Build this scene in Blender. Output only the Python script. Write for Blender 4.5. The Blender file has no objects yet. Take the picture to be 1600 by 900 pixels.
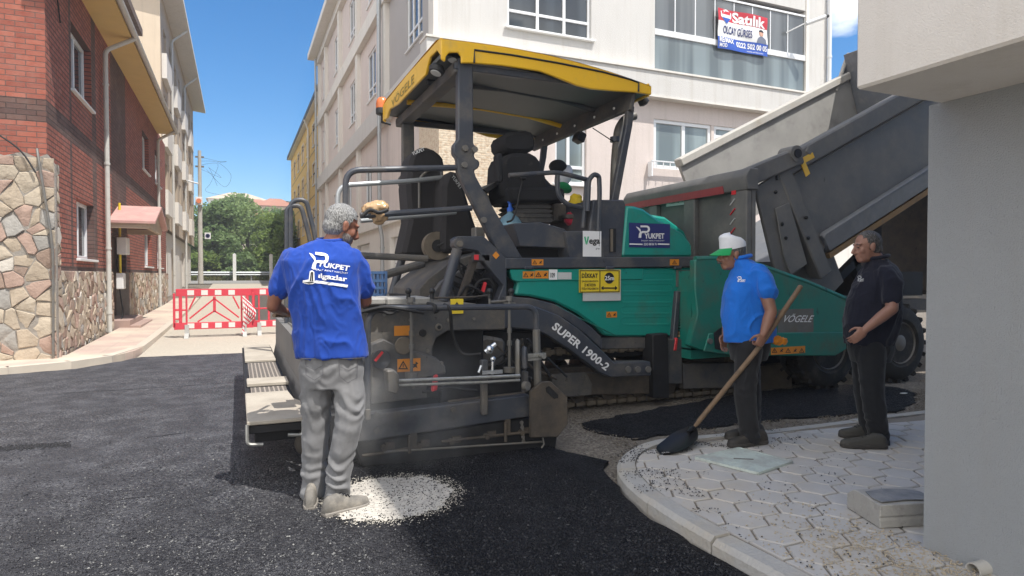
import bpy, bmesh, math, random
import numpy as np
from mathutils import Vector, Matrix, noise
from mathutils.bvhtree import BVHTree
random.seed(7); RNG = np.random.default_rng(7)
SC = bpy.context.scene; COL = SC.collection
PI = math.pi; rad = math.radians
V = Vector

# ---------------------------------------------------------------- camera, sky, sun, exposure
CAM_H, YAW, PIT, FPX = 1.45, rad(23.2), rad(1.15), 1000.0
cF = V((math.sin(YAW)*math.cos(PIT), math.cos(YAW)*math.cos(PIT), -math.sin(PIT)))
cR = V((math.cos(YAW), -math.sin(YAW), 0)); cU = cR.cross(cF); cC = V((0, 0, CAM_H))
cam = bpy.data.objects.new('camera', bpy.data.cameras.new('camera')); COL.objects.link(cam)
cam.data.sensor_width = 36; cam.data.lens = 36*FPX/1600; cam.data.clip_end = 3000; cam.data.clip_start = .05
M = Matrix((cR, cU, -cF)).transposed().to_4x4(); M.translation = cC; cam.matrix_world = M
SC.camera = cam

CLOUD = 10.5
SUN_V = V((.25, -.435, 1)).normalized()
sun_el = math.asin(SUN_V.z); sun_az = math.atan2(SUN_V.x, SUN_V.y)
world = bpy.data.worlds.new('World'); SC.world = world; world.use_nodes = True
wt = world.node_tree; wt.nodes.clear()
def wn(t): return wt.nodes.new(t)
sky = wn('ShaderNodeTexSky'); sky.sky_type = 'NISHITA'; sky.sun_disc = False
sky.sun_elevation = sun_el; sky.sun_rotation = sun_az; sky.air_density = 1.0; sky.dust_density = .6; sky.ozone_density = 2.2; sky.altitude = 700
bg = wn('ShaderNodeBackground'); bg.inputs[1].default_value = .15
out = wn('ShaderNodeOutputWorld')
L = wt.links.new
def wm(op, x, y=0., z=0.):
    n = wn('ShaderNodeMath'); n.operation = op
    for k, q in enumerate((x, y, z)):
        if hasattr(q, 'links'): L(q, n.inputs[k])
        else: n.inputs[k].default_value = q
    return n.outputs[0]
def wdot(vec):
    n = wn('ShaderNodeVectorMath'); n.operation = 'DOT_PRODUCT'; L(tc.outputs['Generated'], n.inputs[0]); n.inputs[1].default_value = vec; return n.outputs['Value']
tc = wn('ShaderNodeTexCoord'); mp = wn('ShaderNodeMapping'); mp.inputs['Scale'].default_value = (1, 1, 2.2); L(tc.outputs['Generated'], mp.inputs[0])
nz = wn('ShaderNodeTexNoise'); nz.inputs['Scale'].default_value = 2.6; nz.inputs['Detail'].default_value = 9; nz.inputs['Roughness'].default_value = .6; L(mp.outputs[0], nz.inputs['Vector'])
# unseen white clouds added behind the camera for fill; north blue, one cloud north-east
fill_bank = wm('MULTIPLY', wdot(V((-.62, -.70, .36)).normalized()), .34)
ne = V((.867, .716, .43)).normalized(); bank2 = wm('MULTIPLY', wm('MAXIMUM', wm('SUBTRACT', wdot(ne), .9962), 0.), 165.0)
cl = wm('ADD', wm('ADD', nz.outputs['Fac'], fill_bank), bank2)
cr = wn('ShaderNodeValToRGB'); cr.color_ramp.elements[0].position = .54; cr.color_ramp.elements[1].position = .76; L(cl, cr.inputs[0])
mx = wn('ShaderNodeMix'); mx.data_type = 'RGBA'
hs = wn('ShaderNodeHueSaturation'); hs.inputs['Saturation'].default_value = 1.36
L(cr.outputs[0], mx.inputs['Factor']); L(sky.outputs[0], hs.inputs['Color'])
for i_ in mx.inputs:
    if i_.name == 'A' and i_.type == 'RGBA': L(hs.outputs[0], i_)
    if i_.name == 'B' and i_.type == 'RGBA': i_.default_value = (CLOUD, CLOUD*.985, CLOUD*.96, 1)
L([o for o in mx.outputs if o.type == 'RGBA'][0], bg.inputs[0]); L(bg.outputs[0], out.inputs[0])
sl = bpy.data.lights.new('sun', 'SUN'); sl.energy = 4.7; sl.angle = rad(.53); sl.color = (1, .96, .90)
so = bpy.data.objects.new('sun', sl); COL.objects.link(so); so.rotation_euler = SUN_V.to_track_quat('Z', 'Y').to_euler()
SC.view_settings.view_transform = 'Standard'; SC.view_settings.look = 'None'; SC.view_settings.gamma = 1; SC.view_settings.exposure = .3
SC.view_settings.use_curve_mapping = False
SC.cycles.max_bounces = 6; SC.cycles.transparent_max_bounces = 12

# ---------------------------------------------------------------- points on planes of the place
def _ray(px, py): return cF + (px-800)/FPX*cR + (450-py)/FPX*cU
def PY(px, py, y): r = _ray(px, py); return cC + r*(y/r.y)
def PX(px, py, x): r = _ray(px, py); return cC + r*(x/r.x)
def PZ(px, py, z): r = _ray(px, py); return cC + r*((z-CAM_H)/r.z)

# ---------------------------------------------------------------- mesh builder
ORG = {}
class MB:
    def __init__(s): s.v = []; s.f = []; s.m = []; s.mi = 0
    def add(s, vs, fs):
        n = len(s.v); s.v += [tuple(p) for p in vs]; s.f += [tuple(n+i for i in q) for q in fs]; s.m += [s.mi]*len(fs); return s
    def box(s, x0, x1, y0, y1, z0, z1):
        v = [(x, y, z) for z in (z0, z1) for y in (y0, y1) for x in (x0, x1)]
        return s.add(v, [(0, 2, 3, 1), (4, 5, 7, 6), (0, 1, 5, 4), (2, 6, 7, 3), (0, 4, 6, 2), (1, 3, 7, 5)])
    def obox(s, c, sx, sy, sz, mat=None):
        mat = mat or Matrix.Identity(3); c = V(c)
        v = [c + mat @ V((x*sx/2, y*sy/2, z*sz/2)) for z in (-1, 1) for y in (-1, 1) for x in (-1, 1)]
        return s.add(v, [(0, 2, 3, 1), (4, 5, 7, 6), (0, 1, 5, 4), (2, 6, 7, 3), (0, 4, 6, 2), (1, 3, 7, 5)])
    def prism(s, pts, ext):
        pts = [V(p) for p in pts]; ext = V(ext); n = len(pts)
        nrm = V((0, 0, 0))
        for i in range(n): nrm += pts[i].cross(pts[(i+1) % n])
        if nrm.dot(ext) > 0: pts = pts[::-1]
        return s.add(pts + [p+ext for p in pts], [tuple(range(n)), tuple(range(2*n-1, n-1, -1))] + [(i, i+n, (i+1) % n+n, (i+1) % n) for i in range(n)])
    def profY(s, pix, y0, y1): return s.prism([PY(a, b, y0) for a, b in pix], (0, y1-y0, 0))
    def bar(s, p0, p1, w, h, up=(0, 0, 1)):
        p0, p1 = V(p0), V(p1); d = (p1-p0); l = d.length; d.normalize(); up = V(up)
        if abs(d.dot(up)) > .98: up = V((0, 1, 0))
        a = d.cross(up).normalized(); b = a.cross(d)
        return s.obox((p0+p1)/2, l, w, h, Matrix((d, a, b)).transposed())
    def tube(s, path, r, n=10, caps=True, r2=None):
        path = [V(p) for p in path]; m = len(path)
        rs = r if isinstance(r, (list, tuple)) else [r]*m
        t = (path[1]-path[0]).normalized(); a = t.orthogonal().normalized(); vs = []
        for i, p in enumerate(path):
            t2 = (path[min(i+1, m-1)]-path[max(i-1, 0)]).normalized()
            q = t.rotation_difference(t2); a = q @ a; a = (a - t2*a.dot(t2)).normalized(); t = t2; b = t.cross(a)
            for k in range(n): th = 2*PI*k/n; vs.append(p + (a*math.cos(th)+b*math.sin(th))*rs[i])
        fs = [(i*n+k, i*n+(k+1) % n, (i+1)*n+(k+1) % n, (i+1)*n+k) for i in range(m-1) for k in range(n)]
        if caps: fs += [tuple(range(n-1, -1, -1)), tuple(range((m-1)*n, m*n))]
        return s.add(vs, fs)
    def cyl(s, p0, p1, r, r1=None, n=16): return s.tube([p0, p1], [r, r if r1 is None else r1], n)
    def lathe(s, prof, o, axis=(0, 0, 1), n=24):
        o = V(o); ax = V(axis).normalized(); a = ax.orthogonal().normalized(); b = ax.cross(a); vs = []
        for r, z in prof:
            for k in range(n): th = 2*PI*k/n; vs.append(o+ax*z+(a*math.cos(th)+b*math.sin(th))*max(r, 1e-4))
        m = len(prof)
        fs = [(i*n+k, i*n+(k+1) % n, (i+1)*n+(k+1) % n, (i+1)*n+k) for i in range(m-1) for k in range(n)]
        fs += [tuple(range(n-1, -1, -1)), tuple(range((m-1)*n, m*n))]
        return s.add(vs, fs)
    def ball(s, c, rx, ry=None, rz=None, mat=None, nu=16, nv=10):
        ry = rx if ry is None else ry; rz = rx if rz is None else rz; c = V(c); mat = mat or Matrix.Identity(3)
        vs = [c+mat @ V((0, 0, -rz))]
        for j in range(1, nv):
            ph = -PI/2+PI*j/nv
            for k in range(nu):
                th = 2*PI*k/nu; vs.append(c+mat @ V((rx*math.cos(ph)*math.cos(th), ry*math.cos(ph)*math.sin(th), rz*math.sin(ph))))
        vs.append(c+mat @ V((0, 0, rz))); T = len(vs)-1
        fs = [(0, 1+(k+1) % nu, 1+k) for k in range(nu)]
        fs += [(1+j*nu+k, 1+j*nu+(k+1) % nu, 1+(j+1)*nu+(k+1) % nu, 1+(j+1)*nu+k) for j in range(nv-2) for k in range(nu)]
        fs += [(T, 1+(nv-2)*nu+k, 1+(nv-2)*nu+(k+1) % nu) for k in range(nu)]
        return s.add(vs, fs)
    def quad(s, *p): return s.add(p, [tuple(range(len(p)))])
    def build(s, name, mat, parent=None, bevel=0, label=None, smooth=35, seg=1):
        vs = s.v
        if parent is None:
            xs = np.array(vs); o = V((float((xs[:, 0].min()+xs[:, 0].max())/2), float((xs[:, 1].min()+xs[:, 1].max())/2), float(xs[:, 2].min())))
        else: o = ORG[parent.name]
        me = bpy.data.meshes.new(name)
        me.from_pydata([(p[0]-o.x, p[1]-o.y, p[2]-o.z) for p in vs], [], s.f)
        ms = mat if isinstance(mat, (list, tuple)) else [mat]
        for m_ in ms: me.materials.append(m_)
        if len(ms) > 1: me.polygons.foreach_set('material_index', s.m)
        if bevel:
            bm = bmesh.new(); bm.from_mesh(me)
            es = [e for e in bm.edges if len(e.link_faces) == 2 and e.calc_face_angle(0) > rad(30)]
            bmesh.ops.bevel(bm, geom=es, offset=bevel, segments=seg, profile=.6, affect='EDGES', clamp_overlap=True)
            bm.to_mesh(me); bm.free()
        me.validate()
        if smooth:
            me.polygons.foreach_set('use_smooth', [True]*len(me.polygons)); me.set_sharp_from_angle(angle=rad(smooth))
        ob = bpy.data.objects.new(name, me); COL.objects.link(ob)
        if parent is None: ob.location = o
        else: ob.parent = parent
        ORG[ob.name] = o
        if label: ob['label'] = label
        return ob
def thing(name, label, cat, loc=(0, 0, 0), group=None):
    o = bpy.data.objects.new(name, None); COL.objects.link(o); o.location = loc; o.empty_display_size = .2
    ORG[o.name] = V(loc); return tag(o, label, cat, group)
def tag(o, label, cat, group=None):
    o['label'] = label; o['category'] = cat
    if group: o['group'] = group
    return o
def struct(o, kind='structure'): o['kind'] = kind; return o
def fillet(path, r, n=5):
    path = [V(p) for p in path]; o = [path[0]]
    for i in range(1, len(path)-1):
        a, b, c = path[i-1], path[i], path[i+1]; d1 = (a-b); d2 = (c-b); k = min(r, d1.length*.48, d2.length*.48)
        p, q = b+d1.normalized()*k, b+d2.normalized()*k
        for j in range(n+1): t = j/n; o.append(p*(1-t)**2+b*2*t*(1-t)+q*t*t)
    return o+[path[-1]]
def bez(path, n=8):
    """smooth curve through the points"""
    P = [V(p) for p in path]; o = []
    for i in range(len(P)-1):
        a, b, c, d = P[max(i-1, 0)], P[i], P[i+1], P[min(i+2, len(P)-1)]
        for j in range(n):
            t = j/n; o.append(.5*((2*b)+(c-a)*t+(2*a-5*b+4*c-d)*t*t+(3*b-a-3*c+d)*t**3))
    return o+[P[-1]]

# ---------------------------------------------------------------- materials
MATS = {}
class NT:
    def __init__(s, m): s.t = m.node_tree; s.n = s.t.nodes; s.l = s.t.links.new
    def __call__(s, typ, **kw):
        n = s.n.new('ShaderNode'+typ)
        for k, v_ in kw.items():
            if k.startswith('i_'): n.inputs[k[2:].replace('_', ' ')].default_value = v_
            else: setattr(n, k, v_)
        return n
    def mix(s, fac, a, b, mode='MIX'):
        n = s.n.new('ShaderNodeMix'); n.data_type = 'RGBA'; n.blend_type = mode
        for sock, x in (('Factor', fac), ('A', a), ('B', b)):
            i = n.inputs[sock] if sock == 'Factor' else [q for q in n.inputs if q.name == sock and q.type == 'RGBA'][0]
            if hasattr(x, 'links'): s.l(x, i)
            elif sock == 'Factor': i.default_value = x
            else: i.default_value = (*x, 1) if len(x) == 3 else x
        return [q for q in n.outputs if q.type == 'RGBA'][0]
    def math(s, op, a, b=0, c=0):
        n = s.n.new('ShaderNodeMath'); n.operation = op
        for k, x in enumerate((a, b, c)):
            if hasattr(x, 'links'): s.l(x, n.inputs[k])
            else: n.inputs[k].default_value = x
        return n.outputs[0]
    def ramp(s, fac, stops):
        n = s.n.new('ShaderNodeValToRGB'); e = n.color_ramp.elements
        while len(e) < len(stops): e.new(.5)
        for q, (p, c) in zip(e, stops): q.position = p; q.color = (*c, 1) if len(c) == 3 else c
        s.l(fac, n.inputs[0]); return n.outputs[0]
    def noise(s, vec, scale, detail=4, rough=.55, out='Fac'):
        n = s('TexNoise', i_Scale=scale, i_Detail=detail, i_Roughness=rough)
        if vec is not None: s.l(vec, n.inputs['Vector'])
        return n.outputs[out]
    def bump(s, h, strength, dist=.01, nrm=None):
        n = s('Bump', i_Strength=strength, i_Distance=dist); s.l(h, n.inputs['Height'])
        if nrm is not None: s.l(nrm, n.inputs['Normal'])
        return n.outputs[0]
def newmat(name):
    m = bpy.data.materials.new(name); m.use_nodes = True; g = NT(m); b = g.n['Principled BSDF']
    co = g('TexCoord').outputs['Object']; MATS[name] = m
    return m, g, b, co
def mat(name, c, rough=.5, metal=0, var=.12, vs=5, bump=0, bs=120, dirt=None, da=.45, ds=4, spec=.5, coat=0, bdist=.004, tar=0):
    m, g, b, co = newmat(name)
    col = g.mix(g.noise(co, vs), [x*(1-var) for x in c], [min(1, x*(1+var)) for x in c])
    r = rough
    if dirt:
        d = g.ramp(g.noise(co, ds, 8, .65), [(da, (0, 0, 0)), (min(1, da+.28), (1, 1, 1))])
        fine = g.noise(co, ds*14, 3)
        d2 = g.math('MULTIPLY', d, g.math('MULTIPLY_ADD', fine, .9, .25))
        col = g.mix(d2, col, dirt); rr = g.math('MULTIPLY_ADD', d2, .9-rough, rough); g.l(rr, b.inputs['Roughness'])
    else: b.inputs['Roughness'].default_value = rough
    if tar: # splashes and runs of bitumen, thin pale scratches
        mp_ = g('Mapping'); mp_.inputs['Scale'].default_value = (1, 1, .45); g.l(co, mp_.inputs[0]); col = g.mix(g.math('MULTIPLY', g.ramp(g.noise(mp_.outputs[0], 11, 6, .7), [(tar, (0, 0, 0)), (tar+.06, (1, 1, 1))]), .75), col, (.014, .013, .013))
        m2 = g('Mapping'); m2.inputs['Scale'].default_value = (1.5, 1, 14); m2.inputs['Rotation'].default_value = (0, .5, 0); g.l(co, m2.inputs[0]); col = g.mix(g.math('MULTIPLY', g.ramp(g.noise(m2.outputs[0], 6, 4, .7), [(.70, (0, 0, 0)), (.74, (1, 1, 1))]), .5), col, [min(1, x*2.2+.05) for x in c])
    g.l(col, b.inputs['Base Color']); b.inputs['Metallic'].default_value = metal; b.inputs['Specular IOR Level'].default_value = spec
    if coat: b.inputs['Coat Weight'].default_value = coat; b.inputs['Coat Roughness'].default_value = .1
    if bump: g.l(g.bump(g.noise(co, bs, 5), bump, bdist), b.inputs['Normal'])
    return m
DUST = (.16, .14, .115)
K = {}
K['steel'] = mat('dark_grey_machine_paint', (.046, .052, .066), .42, 0, .15, 3, .05, 60, DUST, .47, 3.5, tar=.64)
K['steel2'] = mat('dark_grey_dusty_paint', (.05, .054, .062), .6, 0, .2, 4, .1, 60, DUST, .36, 3, tar=.62)
K['black'] = mat('black_rubber', (.012, .012, .013), .7, 0, .2, 8, .1, 90, DUST, .6, 6)
K['void'] = mat('black_steel_and_gap_shade', (.010, .010, .012), .7, 0, .3, 6, .3, 40, DUST, .66, 5)  # near-black steel, also painted as the shade inside gaps and slots
K['green'] = mat('green_machine_paint', (.008, .25, .20), .38, 0, .08, 2.5, .02, 50, (.085, .09, .065), .53, 2.4, coat=.15, tar=.67)
K['green2'] = mat('worn_green_machine_paint', (.006, .17, .13), .5, 0, .1, 2.5, .03, 50, (.11, .10, .07), .48, 2.6, tar=.64)
K['yellow'] = mat('yellow_canopy_paint', (.82, .48, .018), .36, 0, .05, 3, 0, 50, (.36, .29, .14), .55, 2.5, coat=.2)
K['liner'] = mat('grey_canopy_liner', (.10, .11, .11), .6, 0, .12, 3)
K['metal'] = mat('bright_steel', (.42, .42, .40), .38, .8, .15, 20, .05, 80, (.13, .12, .10), .45, 9)
K['worn'] = mat('worn_dusty_steel', (.17, .165, .155), .55, .4, .25, 9, .15, 60, (.2, .17, .13), .42, 7)
K['brownst'] = mat('rusty_brown_steel', (.058, .050, .043), .75, .15, .35, 6, .3, 50, (.14, .11, .08), .4, 5)
K['track'] = mat('dusty_track_steel', (.15, .125, .095), .8, .1, .35, 8, .35, 60, (.22, .18, .13), .42, 7)
K['white'] = mat('white_paint', (.74, .74, .73), .5, 0, .05)
K['sticker_o'] = mat('orange_sticker', (.66, .24, .02), .5, 0, .08, 9, dirt=(.18, .12, .06), da=.6, ds=12)
K['sticker_y'] = mat('yellow_sticker', (.78, .58, .03), .45, 0, .05, 9)
K['ink'] = mat('black_ink', (.012, .012, .013), .55, 0, .05)
K['letter_w'] = mat('white_lettering', (.78, .78, .78), .55, 0, .04)
K['letter_g'] = mat('pale_grey_lettering', (.52, .53, .52), .5, 0, .06, 12)
K['red'] = mat('red_plastic', (.62, .03, .04), .45, 0, .1)
K['blue_sign'] = mat('navy_sign', (.025, .032, .15), .4, 0, .08)
K['seat'] = mat('black_seat_cloth', (.012, .012, .014), .85, 0, .25, 14, .15, 200, DUST, .62, 8)
K['cloth_dk'] = mat('black_work_cloth', (.022, .020, .021), .9, 0, .2, 9, .15, 160)
K['asph_crumb'] = mat('asphalt_crumb', (.016, .016, .018), .6, 0, .4, 70)
K['conc'] = mat('pale_concrete', (.46, .44, .40), .85, 0, .18, 6, .25, 90, (.30, .25, .18), .5, 3)
K['alu'] = mat('galvanised_metal', (.40, .42, .43), .45, .5, .15, 8, .05, 60)
K['pipe'] = mat('pale_pvc_pipe', (.55, .54, .50), .5, 0, .08, 5, dirt=(.3, .27, .22), da=.55)
K['frame'] = mat('white_window_frame', (.76, .77, .78), .4, 0, .03)
K['wood'] = mat('worn_ash_handle', (.19, .125, .075), .7, 0, .3, 18, .15, 150, (.07, .06, .05), .5, 14)
def glassmat(name, c, rough=.06):
    m, g, b, co = newmat(name); b.inputs['Roughness'].default_value = rough; b.inputs['Specular IOR Level'].default_value = .8
    mq = g('Mapping'); mq.inputs['Scale'].default_value = (2.2, 2.2, .12); g.l(co, mq.inputs[0])
    g.l(g.mix(g.ramp(g.noise(mq.outputs[0], 1.0, 3, .4), [(.42, (0, 0, 0)), (.58, (1, 1, 1))]), [x*.72 for x in c], [min(.5, x*1.3+.006) for x in c]), b.inputs['Base Color']); return m
K['glass_d'] = glassmat('dark_window_glass', (.03, .038, .045)); K['glass_g'] = glassmat('grey_green_window_glass', (.20, .24, .24), .12)  # grey-green pane: reflections and curtains painted into its colour
K['glass_m'] = glassmat('grey_balcony_glass', (.11, .12, .125), .12); K['glass_b'] = glassmat('balcony_parapet_glass', (.15, .18, .185), .1)  # mid-grey panes for the folding balcony glazing
def stucco(name, c, bump=.6, bs=26, stretch=1, var=.06, dirt=(.42, .38, .32), da=.62, dist=.012):
    m, g, b, co = newmat(name); b.inputs['Roughness'].default_value = .9; b.inputs['Specular IOR Level'].default_value = .2
    mp_ = g('Mapping'); mp_.inputs['Scale'].default_value = (1, 1, stretch); g.l(co, mp_.inputs[0])
    n1 = g.noise(mp_.outputs[0], bs, 6, .6)
    col = g.mix(g.noise(co, 1.6, 5), [x*(1-var) for x in c], [min(.9, x*(1+var)) for x in c])
    d = g.ramp(g.noise(co, .9, 7, .65), [(da, (0, 0, 0)), (da+.3, (1, 1, 1))])
    col = g.mix(g.math('MULTIPLY', d, .45), col, dirt); col = g.mix(g.math('MULTIPLY', g.math('SUBTRACT', n1, .5), .6), col, [x*.7 for x in c])
    m3 = g('Mapping'); m3.inputs['Scale'].default_value = (4, 4, .22); g.l(co, m3.inputs[0]); st_ = g.ramp(g.noise(m3.outputs[0], 1.6, 6, .65), [(.50, (0, 0, 0)), (.72, (1, 1, 1))]); col = g.mix(g.math('MULTIPLY', st_, .30), col, dirt)
    g.l(col, b.inputs['Base Color']); g.l(g.bump(n1, bump, dist), b.inputs['Normal']); return m
K['st_white'] = stucco('white_combed_stucco', (.61, .595, .57), .7, 20, 3.5)
K['st_pink'] = stucco('pale_pink_stucco', (.66, .58, .54), .5, 24, 1)
K['st_grey'] = stucco('grey_stucco', (.42, .40, .39), .6, 22, 2)
K['st_pale'] = stucco('smooth_off_white_render', (.72, .69, .64), .15, 30, 1)
K['st_cream'] = stucco('cream_render', (.60, .50, .38), .25, 18, 1, dirt=(.4, .33, .25), da=.55)
K['st_tan'] = stucco('tan_render', (.50, .41, .31), .3, 16, 1, dirt=(.32, .26, .2), da=.5)
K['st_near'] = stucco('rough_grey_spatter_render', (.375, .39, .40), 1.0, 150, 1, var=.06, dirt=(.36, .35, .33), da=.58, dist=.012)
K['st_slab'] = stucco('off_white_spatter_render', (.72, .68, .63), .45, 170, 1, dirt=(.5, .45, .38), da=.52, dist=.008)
K['yelw'] = stucco('ochre_render', (.62, .40, .13), .25, 14, 1, dirt=(.4, .26, .1), da=.55)
K['soffit'] = mat('yellow_soffit', (.66, .47, .17), .75, 0, .08, 3)
def brickmat(name, horiz, bands):
    """horiz 0: wall runs along x, 1: along y"""
    m, g, b, co = newmat(name); sp = g('SeparateXYZ'); g.l(co, sp.inputs[0]); cb = g('CombineXYZ'); g.l(sp.outputs[horiz], cb.inputs[0]); g.l(sp.outputs[2], cb.inputs[1])
    br = g('TexBrick'); g.l(cb.outputs[0], br.inputs['Vector'])
    br.inputs['Scale'].default_value = 1; br.inputs['Brick Width'].default_value = .27; br.inputs['Row Height'].default_value = .088; br.inputs['Mortar Size'].default_value = .007; br.inputs['Mortar Smooth'].default_value = .3
    br.inputs['Mortar Size'].default_value = .007 if horiz == 0 else .012; br.inputs['Color1'].default_value = (.40, .165, .115, 1); br.inputs['Color2'].default_value = (.28, .105, .075, 1); br.inputs['Mortar'].default_value = (.16, .12, .105, 1) if horiz == 0 else (.085, .055, .048, 1)  # side mortar darker: joint shade under grazing sun put into the colour
    bd = g('TexBrick'); g.l(cb.outputs[0], bd.inputs['Vector'])
    for k in ('Scale', 'Brick Width', 'Row Height', 'Mortar Size', 'Mortar Smooth'): bd.inputs[k].default_value = br.inputs[k].default_value
    bd.inputs['Color1'].default_value = (.15, .105, .09, 1); bd.inputs['Color2'].default_value = (.10, .07, .064, 1); bd.inputs['Mortar'].default_value = (.06, .048, .042, 1)
    fac = None
    for ax, a0, a1 in bands:
        q = g.math('MULTIPLY', g.math('GREATER_THAN', sp.outputs[ax], a0), g.math('LESS_THAN', sp.outputs[ax], a1))
        fac = q if fac is None else g.math('MAXIMUM', fac, q)
    col = g.mix(fac, br.outputs['Color'], bd.outputs['Color']); col = g.mix(g.noise(co, 9, 5), col, (.42, .2, .15), 'OVERLAY')
    col = g.mix(g.math('MULTIPLY', g.ramp(g.noise(co, 1.2, 6), [(.5, (0, 0, 0)), (.8, (1, 1, 1))]), .25), col, (.33, .25, .22))
    g.l(col, b.inputs['Base Color']); b.inputs['Roughness'].default_value = .85
    h = g.math('ADD', g.math('MULTIPLY', br.outputs['Fac'], -1), g.math('MULTIPLY', g.noise(co, 40, 4), .5))
    g.l(g.bump(h, .9, .012), b.inputs['Normal']); return m
def stonemat(name, scale=3.0, stops=None):
    m, g, b, co = newmat(name)
    wob = g('VectorMath', operation='MULTIPLY_ADD'); g.l(g.noise(co, 3.2, 3, .5, 'Color'), wob.inputs[0]); wob.inputs[1].default_value = (.22, .22, .22); g.l(co, wob.inputs[2])
    ve = g('TexVoronoi', feature='DISTANCE_TO_EDGE', i_Scale=scale); vc = g('TexVoronoi', feature='F1', i_Scale=scale)
    g.l(wob.outputs[0], ve.inputs['Vector']); g.l(wob.outputs[0], vc.inputs['Vector'])
    sep = g('SeparateColor'); g.l(vc.outputs['Color'], sep.inputs[0])
    col = g.ramp(sep.outputs[0], stops or [(0, (.30, .20, .13)), (.2, (.40, .30, .20)), (.4, (.46, .37, .26)), (.6, (.33, .18, .13)), (.8, (.36, .33, .28)), (1, (.50, .43, .33))])
    col = g.mix(.55, col, g.ramp(g.noise(co, 11, 7, .65), [(.3, (.25, .2, .16)), (.7, (.75, .68, .58))]), 'OVERLAY')
    ed = g.ramp(ve.outputs['Distance'], [(.02, (0, 0, 0)), (.06, (1, 1, 1))])
    mortar = g.mix(g.noise(co, 25, 5), (.24, .21, .18), (.40, .36, .31))
    g.l(g.mix(ed, mortar, col), b.inputs['Base Color']); b.inputs['Roughness'].default_value = .9
    h = g.math('ADD', g.ramp(ve.outputs['Distance'], [(.0, (0, 0, 0)), (.14, (1, 1, 1))]), g.math('MULTIPLY', g.noise(co, 14, 7, .65), .8))
    g.l(g.bump(h, 1, .05), b.inputs['Normal']); return m
K['mortar'] = mat('rough_mortar', (.30, .27, .235), .95, 0, .25, 8, .6, 40, (.2, .18, .15), .5, 5, bdist=.02)
STONES = [mat('facing_stone_'+n_, c_, .9, 0, .22, 5, .8, 22, d_, .5, 4, bdist=.018, spec=.2) for n_, c_, d_ in (('tan', (.42, .345, .26), (.27, .22, .17)), ('pink', (.39, .275, .22), (.28, .2, .16)), ('grey', (.34, .32, .29), (.22, .21, .19)), ('pale', (.52, .48, .42), (.38, .33, .27)), ('brown', (.31, .225, .175), (.22, .17, .14)), ('buff', (.47, .40, .31), (.33, .27, .2)))]
K['stone'] = stonemat('rubble_stone_facing', 3.5)
K['stone2'] = stonemat('narrow_rubble_stone_facing', 3.8)
def splitmat():
    m, g, b, co = newmat('tan_split_face_cladding'); sp = g('SeparateXYZ'); g.l(co, sp.inputs[0]); cb = g('CombineXYZ'); g.l(g.math('ADD', sp.outputs[0], sp.outputs[1]), cb.inputs[0]); g.l(sp.outputs[2], cb.inputs[1])
    br = g('TexBrick', offset_frequency=2); g.l(cb.outputs[0], br.inputs['Vector'])
    for k, v_ in (('Scale', 1), ('Brick Width', .19), ('Row Height', .055), ('Mortar Size', .004)): br.inputs[k].default_value = v_
    br.inputs['Color1'].default_value = (.70, .56, .40, 1); br.inputs['Color2'].default_value = (.55, .38, .24, 1); br.inputs['Mortar'].default_value = (.40, .32, .24, 1)
    n = g.noise(co, 14, 5); g.l(g.mix(g.ramp(n, [(.35, (0, 0, 0)), (.6, (1, 1, 1))]), br.outputs['Color'], (.72, .62, .48)), b.inputs['Base Color']); b.inputs['Roughness'].default_value = .9
    g.l(g.bump(g.math('ADD', g.math('MULTIPLY', br.outputs['Fac'], -1), n), 1, .02), b.inputs['Normal']); return m
K['splitb'] = splitmat()
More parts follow.
